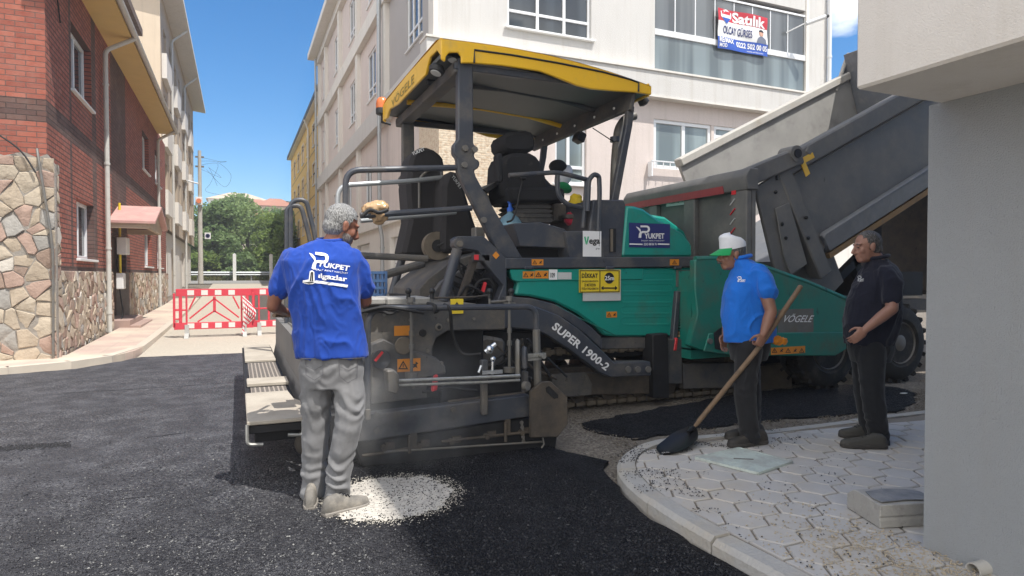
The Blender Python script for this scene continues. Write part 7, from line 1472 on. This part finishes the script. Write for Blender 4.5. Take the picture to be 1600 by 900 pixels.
decal(mb, bv, [qgrid((492, 442), (542, 449), (543, 445), (494, 438), 12, 1), ([(482.5, 439), (484.5, 423.5), (488.5, 422.5), (491, 425), (492, 440)], [(0, 1, 2, 3, 4)]), ([(475+9+9.5*math.cos(t), 440.5+3.9*math.sin(t)) for t in [2*PI*k/18 for k in range(18)]], [tuple(range(18))]), ([(474, 438), (477, 438), (477, 442), (474, 442)], [(0, 1, 2, 3)])])
mb.build('back_print', K['letter_w'], shirt1, smooth=0); mb = MB()
decal(mb, bv, [([(484.5, 439.5), (485.8, 425.5), (487.2, 425), (487, 440)], [(0, 1, 2, 3)]), ([(488, 440), (488.2, 425), (489.3, 425.5), (490.3, 439)], [(0, 1, 2, 3)]), ([(484+7.5*math.cos(t), 440.7+2.3*math.sin(t)) for t in [2*PI*k/18 for k in range(10)]], [tuple(range(10))])], .0095)
mb.build('print_black', K['ink'], shirt1, smooth=0)
tr = MB(); loft(tr, interp([(J(518, 535, D1+.02), 44*k1, .105), (J(518, 555, D1+.02), 47*k1, .118), (J(518, 575, D1+.02), 50*k1, .125), (J(518, 605, D1+.02), 48*k1, .115)]), ax1, ay1)
limb(tr, [J(495, 590, D1+.02), J(494, 625, D1+.03), J(493, 670, D1+.04), J(491, 720, D1+.05), J(489, 772, D1+.04)], [.104, .098, .086, .080, .076]); limb(tr, [J(541, 590, D1+.02), J(546, 620, D1), J(545, 662, D1-.03), J(533, 720, D1-.03), J(526, 783, D1-.03)], [.104, .098, .086, .080, .078])
tro1 = remesh(tr, 'jeans', .009, K['jeans'], p1_, 3, legfolds(3, [(.62, .14, 1.3), (.16, .16, 2.2), (.92, .10, .8)], .009))
bv = bvh_of(tro1); mb = MB()
def outline(pts, w=.9): # thin seam
    o_ = []
    for i in range(len(pts)-1):
        a, b_ = V((*pts[i], 0)), V((*pts[i+1], 0)); n = V((-(b_-a).y, (b_-a).x, 0)).normalized()*w/2; o_.append(([tuple((a+n)[:2]), tuple((b_+n)[:2]), tuple((b_-n)[:2]), tuple((a-n)[:2])], [(0, 1, 2, 3)]))
    return o_
decal(mb, bv, outline([(478, 562), (505, 562), (505, 585), (492, 594), (479, 586), (478, 562)])+outline([(530, 562), (558, 563), (557, 590), (543, 598), (531, 588), (530, 562)])+outline([(518, 558), (518, 612)])+outline([(479, 572), (492, 578), (505, 571)])+outline([(531, 573), (544, 579), (557, 572)])+outline([(470, 560), (520, 561), (570, 559)])); mb.build('seam', clothmat('jean_seam', (.12, .12, .13)), tro1)
mb = MB(); decal(mb, bv, [([(463+a, 556) for a in range(0, 108, 6)]+[(463+a, 560) for a in range(102, -6, -6)], [tuple(range(36))])], .006); 
shoe(p1_, PZ(484, 797, 0), PZ(492, 752, 0), K['shoe1'], K['sole1'], 1.1); shoe(p1_, PZ(506, 808, 0), PZ(574, 789, 0), K['shoe1'], K['sole1'], 1.12)
hb_ = wr_l+(wr_l-el_l).normalized()*.07
mb = MB(); mb.tube([J(428, 493, D1+.20), hb_+V((0, 0, -.015)), J(462, 492, D1+.52)], .014, 10); tag(mb.build('levelling_lever', K['wood']), 'short worn handle gripped by the man in the royal blue T-shirt', 'tool handle')

# ---- worker with cap and shovel
def side_worker(D, tor, k, fdir, skin, nm_shirt, shirt_m, tor_y, head_c, head_f, head_s, arms, legs, trm, seed, person, sleeves, trz, hip):
    f = V(fdir); f.z = 0; f.normalize(); l = V((-f.y, f.x, 0)); ax = -f; ay = V((cF.x, cF.y, 0)).normalized()
    body = MB(); loft(body, interp([(c, a-.02, b_-.02) for c, a, b_ in tor]), ax, ay)
    for sh_, el, wr, hd, hn, ht_, cu in arms:
        limb(body, [sh_, sh_.lerp(el, .5)+(sh_-el).cross(ay).normalized()*.0, el], [.064, .054, .045]); limb(body, [el, el.lerp(wr, .4), wr], [.046, .045, .029]); hand(body, wr, hd, hn, ht_, 1.0, cu, .9)
    neck = tor[-1][0]; limb(body, [neck-V((0, 0, .05)), neck.lerp(head_c, .4), head_c-V((0, 0, .05))-V(head_f)*.01], [.066, .060, .058])
    q, R3, s = head(body, head_c, head_f, UPV, head_s)
    for a in legs: limb(body, a, [.085, .07, .062, .055][:len(a)])
    bo = remesh(body, 'body', .0065, skin, person, 2); eyes(q, R3, s, person)
    sh = MB(); loft(sh, interp(tor), ax, ay, 32, 2.15)
    for a, r_ in sleeves: limb(sh, a, r_)
    so_ = remesh(sh, 'shirt', .009, shirt_m, person, 4, lambda p: folds(seed, .015, (6, 6, 4))(p)+folds(seed+4, .004, (20, 20, 9))(p))
    tr = MB(); loft(tr, interp(hip), ax, ay)
    for a in legs: limb(tr, a, trz[:len(a)])
    to = remesh(tr, 'trousers', .009, trm, person, 3, legfolds(seed+1, [(.55, .14, .8), (.18, .14, 1.5)], .007))
    n_ = tor[-1]; mb = MB(); mb.tube([n_[0]+ax*(n_[1]+.004)*math.cos(t)+ay*(n_[2]+.004)*math.sin(t)+V((0, 0, .022+.014*math.cos(t))) for t in [2*PI*k_/24 for k_ in range(25)]], .016, 8); mb.build('collar', shirt_m, so_)
    return q, R3, s, so_, to
D2 = 5.25; k2 = D2/1000; A2 = V((cF.x, cF.y, 0)).normalized()
p2_ = thing('person', 'man in sky blue polo shirt with white and green cap, holding a long shovel', 'person', (3.85, 4.06, .085))
tor2 = [(J(1171, 534, D2), 40*k2, .165), (J(1170, 515, D2), 41*k2, .175), (J(1169, 490, D2), 42*k2, .18), (J(1169, 465, D2), 39*k2, .18), (J(1170, 445, D2), 35*k2, .19), (J(1171, 430, D2), 30*k2, .185), (J(1168, 417, D2), 23*k2, .14), (J(1158, 406, D2), 14*k2, .078)]
sh2, el2, wr2 = J(1189, 433, D2-.17), J(1205, 487, D2-.24), J(1193, 522, D2-.27); sf2, ef2, wf2 = J(1158, 435, D2+.18), J(1140, 490, D2+.25), J(1133, 522, D2+.22)
fh2 = (-cR*.96-A2*.10-UPV*.08).normalized()
hd_dir = (J(1183, 545, D2-.27)-wr2).normalized()
q2, R2, s2h, shirt2, tro2 = side_worker(D2, tor2, k2, -cR-A2*.12, K['skin2'], 'polo', K['blue2'], 0, J(1143, 398, D2), fh2, 1.02,
    [(sh2, el2, wr2, hd_dir, A2*.9-cR*.3, -cR, (1.1, 1.2, .8)), (sf2, ef2, wf2, V((0, 0, -1))-cR*.15, A2*-.8+cR*.3, -cR, (.35, .45, .3))],
    [(J(1170, 545, D2-.09), J(1164, 612, D2-.10), J(1172, 684, D2-.09)), (J(1166, 545, D2+.09), J(1172, 612, D2+.10), J(1172, 678, D2+.10))], K['blackj'], 11, p2_,
    [([J(1184, 426, D2-.15), J(1194, 440, D2-.19), J(1199, 456, D2-.215)], [.072, .080, .078]), ([J(1160, 430, D2+.15), J(1152, 448, D2+.2), J(1149, 460, D2+.21)], [.082, .086, .082])],
    [.110, .086, .075, .071], [(J(1171, 524, D2), 34*k2, .14), (J(1171, 545, D2), 33*k2, .145), (J(1170, 562, D2), 28*k2, .125)])
hair_cap(q2, R2, s2h, K['hair2'], p2_, low=-.06)
mb = MB(); mb.tube([q2(.098, -.030, -.062), q2(.112, -.012, -.056), q2(.112, .012, -.056), q2(.098, .030, -.062)], [.004, .008, .008, .004], 8); mb.build('moustache', K['hair2'], p2_)
mb = MB(); cpz = .064; N = 28; vs = []
prof = [(1.03, -.016), (1.04, .01), (1.02, .04), (.95, .066), (.80, .082), (.48, .092), (.05, .095)]
for r_, z_ in prof:
    for k in range(N): t = 2*PI*k/N; vs.append(q2(-.014+.102*r_*math.cos(t)+(.01 if z_ > .04 else 0), .083*r_*math.sin(t), cpz+z_*(1.0+.22*math.cos(t))-.010*math.cos(t)*(z_ < 0)))
mb.add(vs, [(i*N+k, i*N+(k+1) % N, (i+1)*N+(k+1) % N, (i+1)*N+k) for i in range(len(prof)-1) for k in range(N)]+[tuple(range((len(prof)-1)*N, len(prof)*N))]); cap = mb.build('cap', clothmat('white_mesh_cap', (.72, .73, .76)), p2_)
mb = MB(); vs = []
for j in range(5):
    for i in range(13): t = -1.15+2.3*i/12; r_ = 1.02+.92*j/4*math.cos(t)**.6; vs.append(q2(-.014+.102*r_*math.cos(t), .083*(1.07+.10*j/4)*math.sin(t), cpz-.010-.040*(j/4)-.014*abs(math.sin(t))*j/4))
mb.add(vs+[V(p)+R2 @ V((0, 0, -.005)) for p in vs], [(j*13+i, j*13+i+1, (j+1)*13+i+1, (j+1)*13+i) for j in range(4) for i in range(12)]+[(65+(j+1)*13+i, 65+(j+1)*13+i+1, 65+j*13+i+1, 65+j*13+i) for j in range(4) for i in range(12)]); mb.build('visor', clothmat('green_visor', (.02, .30, .10)), cap)
bv = bvh_of(shirt2); mb = MB(); decal(mb, bv, [dlogo((1152, 441), (1159, 441), (1152, 432)), dtext('YUKPET', (1155, 441), (1165, 441), (1155, 437), .03)]); mb.build('chest_print', K['letter_w'], shirt2, smooth=0)
shoe(p2_, PZ(1196, 692, .085), PZ(1139, 699, .085), K['shoe2'], K['sole'], 1.1); shoe(p2_, PZ(1192, 682, .085), PZ(1134, 686, .085), K['shoe2'], K['sole'], 1.1)
# the shovel
ha = J(1250, 449, D2-.20); hb2 = J(1187, 541, D2-.235); 
dirS = (hb2-ha).normalized(); tz = (ha.z-.19)/(-dirS.z); hc = PZ(1084, 668, .20)
shv = thing('shovel', 'long wooden-handled shovel with black round-point blade, resting on the pavers', 'shovel', (hc.x, hc.y, .085))
mb = MB(); hp_ = [ha, ha.lerp(hb2, .5), hb2, hb2.lerp(hc, .5), hc]; mb.tube(bez(hp_, 5), [.020]*21, 12); mb.ball(ha, .0205); mb.build('handle', K['wood'], shv)
tip = PZ(1034, 709, .088); dv = (tip-hc).normalized(); sd_ = dv.cross(UPV).normalized(); nb_ = sd_.cross(dv); Lb = (tip-hc).length; mb = MB(); nu_, nv_ = 10, 10; vs = []
for j in range(nv_+1):
    t = j/nv_; w = .115*min(1, (t+.12)*2.6)*(1 if t < .62 else math.sqrt(max(.02, 1-((t-.62)/.38)**2)))
    for i in range(nu_+1): a = -1+2*i/nu_; vs.append(hc+dv*Lb*(t*.98+.02)+sd_*w*a+nb_*(.03*a*a-.02-.02*math.sin(PI*t)))
n0 = len(vs); mb.add(vs+[p-nb_*.004 for p in vs], [(j*(nu_+1)+i, j*(nu_+1)+i+1, (j+1)*(nu_+1)+i+1, (j+1)*(nu_+1)+i) for j in range(nv_) for i in range(nu_)]+[(n0+(j+1)*(nu_+1)+i, n0+(j+1)*(nu_+1)+i+1, n0+j*(nu_+1)+i+1, n0+j*(nu_+1)+i) for j in range(nv_) for i in range(nu_)])
mb.tube([hc.lerp(ha, .07), hc, hc+dv*.10], [.024, .026, .014], 10); mb.build('blade', mat('tarry_shovel_steel', (.014, .014, .016), .45, .3, .3, 12, .2, 50), shv)
mb = MB(); c = J(1216, 532, D2-.05); mb.ball(c, .055, .03, .035); mb.ball(c+cR*.05+V((0, 0, -.01)), .04, .02, .025); mb.ball(c-cR*.03+V((0, 0, .01)), .04, .025, .03)
tag(remesh(mb, 'work_glove', .007, clothmat('orange_glove', (.62, .22, .02)), None, 1, folds(8, .012, (25, 25, 25))), 'crumpled orange work glove stuffed in the back pocket of the man with the cap', 'glove')

# ---- worker in navy at the right
D3 = 5.29; k3 = D3/1000
p3_ = thing('person', 'bareheaded man in navy polo shirt and black trousers standing by the grey column', 'person', (4.72, 3.72, .085))
tor3 = [(J(1358, 537, D3), 36*k3, .165), (J(1361, 515, D3), 41*k3, .18), (J(1363, 492, D3), 43*k3, .185), (J(1365, 468, D3), 41*k3, .185), (J(1370, 447, D3), 36*k3, .19), (J(1375, 430, D3), 31*k3, .185), (J(1376, 417, D3), 24*k3, .14), (J(1371, 406, D3), 15*k3, .08)]
sh3, el3, wr3 = J(1390, 434, D3-.17), J(1394, 482, D3-.26), J(1352, 515, D3-.25); sf3, ef3, wf3 = J(1366, 435, D3+.18), J(1362, 485, D3+.25), J(1345, 525, D3+.20)
q3, R3h, s3h, shirt3, tro3 = side_worker(D3, tor3, k3, -cR-A2*.10, K['skin3'], 'polo', K['navy'], 0, J(1355, 386, D3), (-cR*.97+A2*.04-UPV*.10).normalized(), 1.04,
    [(sh3, el3, wr3, (J(1332, 533, D3-.25)-wr3), A2*.9+UPV*-.1, -cR*.5+UPV, (.35, .5, .3)), (sf3, ef3, wf3, V((0, 0, -1))-cR*.2, A2*-1, -cR, (.4, .5, .3))],
    [(J(1361, 548, D3-.09), J(1364, 612, D3-.10), J(1374, 690, D3-.09)), (J(1352, 548, D3+.09), J(1352, 608, D3+.10), J(1361, 675, D3+.10))], K['blackt'], 17, p3_,
    [([J(1385, 428, D3-.15), J(1392, 444, D3-.20), J(1393, 464, D3-.225)], [.072, .080, .076]), ([J(1368, 430, D3+.15), J(1362, 448, D3+.2), J(1360, 464, D3+.22)], [.08, .084, .08])],
    [.112, .088, .077, .074], [(J(1360, 526, D3), 33*k3, .15), (J(1361, 545, D3), 35*k3, .155), (J(1360, 565, D3), 29*k3, .13)])
hair_cap(q3, R3h, s3h, K['hair3'], p3_, low=-.06, thick=1.005, frontz=.07)
bv = bvh_of(shirt3); mb = MB(); decal(mb, bv, [dlogo((1340, 440), (1347, 440), (1340, 431)), dtext('YUKPET', (1342, 441), (1350, 440), (1342, 437), .03)]); mb.build('chest_print', K['letter_g'], shirt3, smooth=0)
shoe(p3_, PZ(1384, 700, .085), PZ(1314, 698, .085), K['shoe3'], K['sole'], 1.05); shoe(p3_, PZ(1366, 683, .085), PZ(1311, 682, .085), K['shoe3'], K['sole'], 1.05)
# ================================================================ SMALL THINGS
# white sand patch on the buried manhole
m, g, b, co = newmat('white_limestone_dust'); n1 = g.noise(co, 7, 8, .7); n2 = g.noise(co, 75, 5, .65)
wv = g('TexWave', i_Scale=5.2, i_Distortion=.9, wave_type='RINGS', rings_direction='Z'); g.l(co, wv.inputs[0])
col = g.mix(g.ramp(n1, [(.35, (0, 0, 0)), (.6, (1, 1, 1))]), (.42, .39, .345), (.55, .515, .455)); col = g.mix(g.math('MULTIPLY', g.ramp(wv.outputs[0], [(.78, (0, 0, 0)), (.9, (1, 1, 1))]), .45), col, (.33, .31, .28))
col = g.mix(g.ramp(n2, [(.60, (0, 0, 0)), (.63, (1, 1, 1))]), col, (.03, .03, .032)); g.l(col, b.inputs['Base Color']); b.inputs['Roughness'].default_value = .95; g.l(g.bump(n2, .5, .006), b.inputs['Normal'])
pc = (.86, 4.11); N = 140; ring = []
for k in range(N):
    t = 2*PI*k/N; r = .40+.05*math.cos(t-.25)**3+.05*noise.noise(V((math.cos(t)*2.2, math.sin(t)*2.2, 1)))+.045*noise.noise(V((math.cos(t)*9, math.sin(t)*9, 5)))+.03*noise.noise(V((math.cos(t)*26, math.sin(t)*26, 2))); ring.append((pc[0]+r*math.cos(t)*1.02, pc[1]+r*math.sin(t)*1.0, .0125))
mb = MB(); mb.add([(pc[0], pc[1], .018)]+[(pc[0]+(x-pc[0])*.8, pc[1]+(y-pc[1])*.8, .017) for x, y, z in ring]+ring, [(0, 1+k, 1+(k+1) % N) for k in range(N)]+[(1+k, 1+N+k, 1+N+(k+1) % N, 1+(k+1) % N) for k in range(N)])
tag(mb.build('manhole_patch', m), 'round patch of white limestone dust over a buried manhole under the man in grey jeans', 'manhole')
def reg_p(rng):
    a, r = rng.uniform(0, 2*PI), .30+abs(rng.normal(.06, .06)); x, y = pc[0]+r*math.cos(a), pc[1]+r*math.sin(a); return (x, y) if r < .5 else None
chips('scattered_crumbs', 380, reg_p, .003, .009, .016, K['asph_crumb'], seed=9)
def reg_d(rng):
    a = rng.uniform(0, 2*PI); r = .40+.07*math.cos(a-.25)**3+rng.normal(.0, .05); return (pc[0]+r*math.cos(a), pc[1]+r*math.sin(a))
chips('loose_limestone_dust', 2600, reg_d, .002, .007, .013, mat('limestone_grains', (.50, .47, .41), .95, 0, .2, 30), seed=14)
chips('scattered_fines', 600, lambda rng: (rng.normal(.95, .25), rng.normal(4.1, .2)), .002, .007, .019, K['asph_crumb'], seed=15)
# cover plate, loose kerb stone, drain pipe end
cv = [PZ(1087, 716, .09), PZ(1155, 701, .09), PZ(1238, 722, .09), PZ(1184, 740, .09)]
m, g, b, co = newmat('pale_green_cover_plate'); vv = g('TexVoronoi', feature='F1', i_Scale=34); g.l(co, vv.inputs['Vector']); g.l(g.mix(g.ramp(g.noise(co, 5, 6), [(.45, (0, 0, 0)), (.62, (1, 1, 1))]), (.50, .56, .51), (.40, .42, .39)), b.inputs['Base Color']); b.inputs['Roughness'].default_value = .7; g.l(g.bump(vv.outputs['Distance'], .8, .006), b.inputs['Normal'])
cp_ = thing('access_cover', 'pale green square access cover set in the hexagonal pavers', 'access cover', (cv[0].lerp(cv[2], .5)))
mb = MB(); mb.prism([(p.x, p.y, .086) for p in cv], (0, 0, .012)); cpl = mb.build('plate', m, cp_, bevel=.004)
mb = MB(); c = cv[0].lerp(cv[2], .5); d = (cv[2]-cv[0]).normalized(); mb.bar(V((c.x, c.y, .0985))-d*.07, V((c.x, c.y, .0985))+d*.07, .02, .004); mb.build('lifting_slot', K['worn'], cpl)
mb = MB()
for i in range(4): a, b_ = cv[i], cv[(i+1) % 4]; mb.bar((a.x, a.y, .092), (b_.x, b_.y, .092), .014, .018)
mb.build('frame', m, cp_)
k0, k1_, k2_ = PZ(1323, 793, .085), PZ(1375, 826, .085), PZ(1441, 822, .085); ee = (k1_-k0); ww = (k2_-k1_).normalized(); 
lb = [V((0, 0)), V((.0, .10)), V((.03, .135))]
mb = MB(); L_ = .46; a0 = k1_; u_ = V((ww.x, ww.y, 0)).normalized(); v_ = (k0-k1_); v_.z = 0; v_.normalize()
prof = [(0, 0), (0, .075), (.02, .082), (.02, .115), (.06, .13), (L_, .13), (L_, 0)]
wB = (k0-k1_).length
prism_pts = [a0+u_*0+v_*s_+V((0, 0, z_)) for s_, z_ in ((0, 0), (0, .045), (.008, .05), (.008, .058), (0, .063), (0, .125), (wB*.5, .132), (wB-.07, .13), (wB-.02, .10), (wB, .085), (wB, 0))]
mb.prism(prism_pts, u_*.36)
kb = mb.build('loose_kerb_stone', mat('grey_broken_kerb_concrete', (.36, .345, .315), .9, 0, .2, 8, .6, 45, (.10, .10, .105), .5, 7, bdist=.01), bevel=.005, smooth=15); sb_ = MB(); tp_ = [a0+v_*(wB*f_)+u_*(.36*g_)+V((0, 0, .1335)) for f_, g_ in ((.06, .06), (.12, .5), (.05, .95), (.45, .97), (.62, .8), (.68, .4), (.6, .1), (.3, .03))]; sb_.prism(tp_, (0, 0, .003)); sb_.build('bitumen_stain', mat('bitumen_stained_top', (.19, .19, .195), .7, 0, .5, 14, .5, 50, (.34, .33, .31), .42, 9), kb); tag(kb, 'broken concrete kerb stone lying loose on the pavers beside the grey wall', 'kerb stone')
mb = MB(); q = PZ(1553, 893, .10); q = V((3.19, 1.83, .10)); ax_ = V((-.85, .1, -.05)).normalized(); mb.lathe([(.030, 0), (.036, 0), (.036, .10), (.030, .10), (.029, .02)], q-ax_*-.0, ax_, 18); tag(mb.build('drain_pipe_end', K['conc']), 'short drain pipe end poking out at the foot of the grey wall', 'pipe')
# things lying on the paver
bw = thing('water_bottle', 'large blue plastic water bottle standing on the paver deck beside the seat', 'water bottle', PY(799, 395, 6.5))
m, g, b, co = newmat('pale_blue_bottle_plastic'); b.inputs['Base Color'].default_value = (.30, .52, .66, 1); b.inputs['Roughness'].default_value = .15; b.inputs['Transmission Weight'].default_value = .55; b.inputs['IOR'].default_value = 1.2
c = PY(797, 396, 6.5); mb = MB(); mb.lathe([(.11, 0), (.135, .02), (.135, .10), (.128, .12), (.135, .14), (.135, .24), (.128, .26), (.135, .28), (.13, .34), (.09, .40), (.035, .44), (.03, .47)], c, n=24); mb.build('bottle', m, bw)
mb = MB(); mb.lathe([(.034, .46), (.036, .50), (.02, .51), (.018, .55), (.03, .56), (.03, .58)], c, n=16); mb.obox(c+V((.03, 0, .56)), .07, .03, .025); mb.build('pump_cap', mat('blue_cap', (.02, .12, .55), .4), bw)
cc = PY(876, 276, 7.3); hc_ = thing('hanging_cap', 'white cap with green brim hanging behind the driver seat of the paver', 'cap', cc)
mb = MB(); mb.ball(cc+V((.04, 0, 0)), .10, .12, .17, Matrix.Rotation(.5, 3, 'Y')); mb.build('crown', clothmat('white_cap_cloth', (.72, .74, .80)), hc_); mb = MB(); mb.ball(cc+V((.03, -.03, -.14)), .11, .12, .06, Matrix.Rotation(.5, 3, 'Y')); mb.build('brim', clothmat('green_brim_cloth', (.02, .28, .10)), hc_); mb = MB(); mb.ball(cc+V((-.05, -.02, .12)), .12, .10, .09); mb.build('lining', K['seat'], hc_)
def lump(name, px, py, y, r, m, lab, cat, seed, sz=(1, 1, 1)):
    c = PY(px, py, y); mb = MB(); rr = random.Random(seed)
    for k in range(6): mb.ball(c+V((rr.uniform(-1, 1)*r*.5*sz[0], rr.uniform(-1, 1)*r*.5, rr.uniform(-.5, .8)*r*.6*sz[2])), r*rr.uniform(.5, .8), r*rr.uniform(.5, .8), r*rr.uniform(.5, .8))
    return tag(remesh(mb, name, .012, m, None, 1, folds(seed, r*.16, (14, 14, 14))), lab, cat)
lump('yellow_bag', 899, 322, 6.7, .11, clothmat('yellow_plastic_bag', (.70, .50, .03)), 'yellow plastic bag on the shelf right of the paver seat', 'bag', 31, (.7, 1, 1.6)); lump('red_bag', 897, 344, 6.6, .10, clothmat('red_cloth_bag', (.42, .03, .06)), 'red bag lying below the yellow bag on the paver', 'bag', 32, (1.4, 1, .4)); lump('clear_bag', 914, 326, 6.75, .09, clothmat('whitish_plastic_bag', (.55, .55, .54)), 'whitish plastic bag between the yellow bag and the paver side cabinet', 'bag', 33)
wl = thing('wrapped_control_box', 'sunlit plastic-wrapped control box strapped to the paver guard rail', 'wrapped box', PY(588, 340, 6.3))
mb = MB(); c = PY(586, 327, 6.2); mb.ball(c, .13, .11, .075, Matrix.Rotation(-.25, 3, 'Y')); mb.ball(c+V((.04, 0, -.06)), .08, .08, .08); ob = remesh(mb, 'plastic_wrap', .011, mat('tan_plastic_wrap', (.50, .33, .18), .22, 0, .45, 14), wl, 1, folds(41, .022, (16, 16, 16)))
mb = MB(); mb.tube(bez([PY(566, 338, 6.05), PY(578, 328, 6.05), PY(592, 332, 6.05), PY(606, 328, 6.05)], 5), .018, 8); mb.build('strap', K['black'], wl)
cr_ = thing('plastic_crate', 'blue plastic crate standing on the screed deck behind the man in royal blue', 'crate', PY(585, 462, 5.6))
m = mat('blue_crate_plastic', (.035, .085, .19), .5, 0, .12, 6, dirt=DUST, da=.55); x0, x1, z0, z1 = rY(556, 424, 604, 463, 5.6)
mb = MB(); y0, y1 = 5.6, 6.05; mb.box(x0, x1, y0, y1, z0, z0+.02)
for yy in (y0, y1-.015):
    for k in range(8): xx = x0+(x1-x0)*k/7; mb.box(xx-.008, xx+.008, yy, yy+.015, z0+.02, z1)
    for zz in (.33, .62, .95): mb.box(x0, x1, yy-.002, yy+.013, z0+(z1-z0)*zz-.012, z0+(z1-z0)*zz+.012)
for xx in (x0, x1-.015):
    for k in range(6): yy = y0+(y1-y0)*k/5; mb.box(xx+.001, xx+.014, yy-.008, yy+.008, z0+.02, z1)
    for zz in (.33, .62, .95): mb.box(xx, xx+.015, y0+.014, y1-.016, z0+(z1-z0)*zz-.012, z0+(z1-z0)*zz+.012)
mb.build('crate_body', m, cr_)
mb = MB(); q = PZ(1412, 615, .0); mb.ball(q+V((0, 0, .005)), .06, .03, .006); tag(mb.build('paper_scrap', K['letter_g']), 'small white paper scrap on the gravel beside the lorry wheel', 'paper')

# steam rising from the hot mat
def steam(name, c, r, dens, seed):
    mb = MB(); mb.ball(c, r[0], r[1], r[2], None, 24, 16); m = bpy.data.materials.new('thin_steam'); m.use_nodes = True; g = NT(m); g.n.clear()
    co = g('TexCoord').outputs['Generated']; vm = g('VectorMath', operation='SUBTRACT'); g.l(co, vm.inputs[0]); vm.inputs[1].default_value = (.5, .5, .5); ln = g('VectorMath', operation='LENGTH'); g.l(vm.outputs[0], ln.inputs[0])
    fall = g.ramp(ln.outputs['Value'], [(.05, (1, 1, 1)), (.5, (0, 0, 0))]); ob_ = g('TexCoord').outputs['Object']; nz_ = g.ramp(g.noise(ob_, 2.6, 5, .6), [(.38, (0, 0, 0)), (.75, (1, 1, 1))])
    pv_ = g('VolumePrincipled'); pv_.inputs['Color'].default_value = (.95, .95, .95, 1); g.l(g.math('MULTIPLY', g.math('MULTIPLY', fall, nz_), dens), pv_.inputs['Density']); o_ = g('OutputMaterial'); g.l(pv_.outputs[0], o_.inputs['Volume'])
    return struct(mb.build(name, m), 'stuff')
steam('steam', (1.15, 4.62, .42), (.8, .26, .60), 2.6, 1)
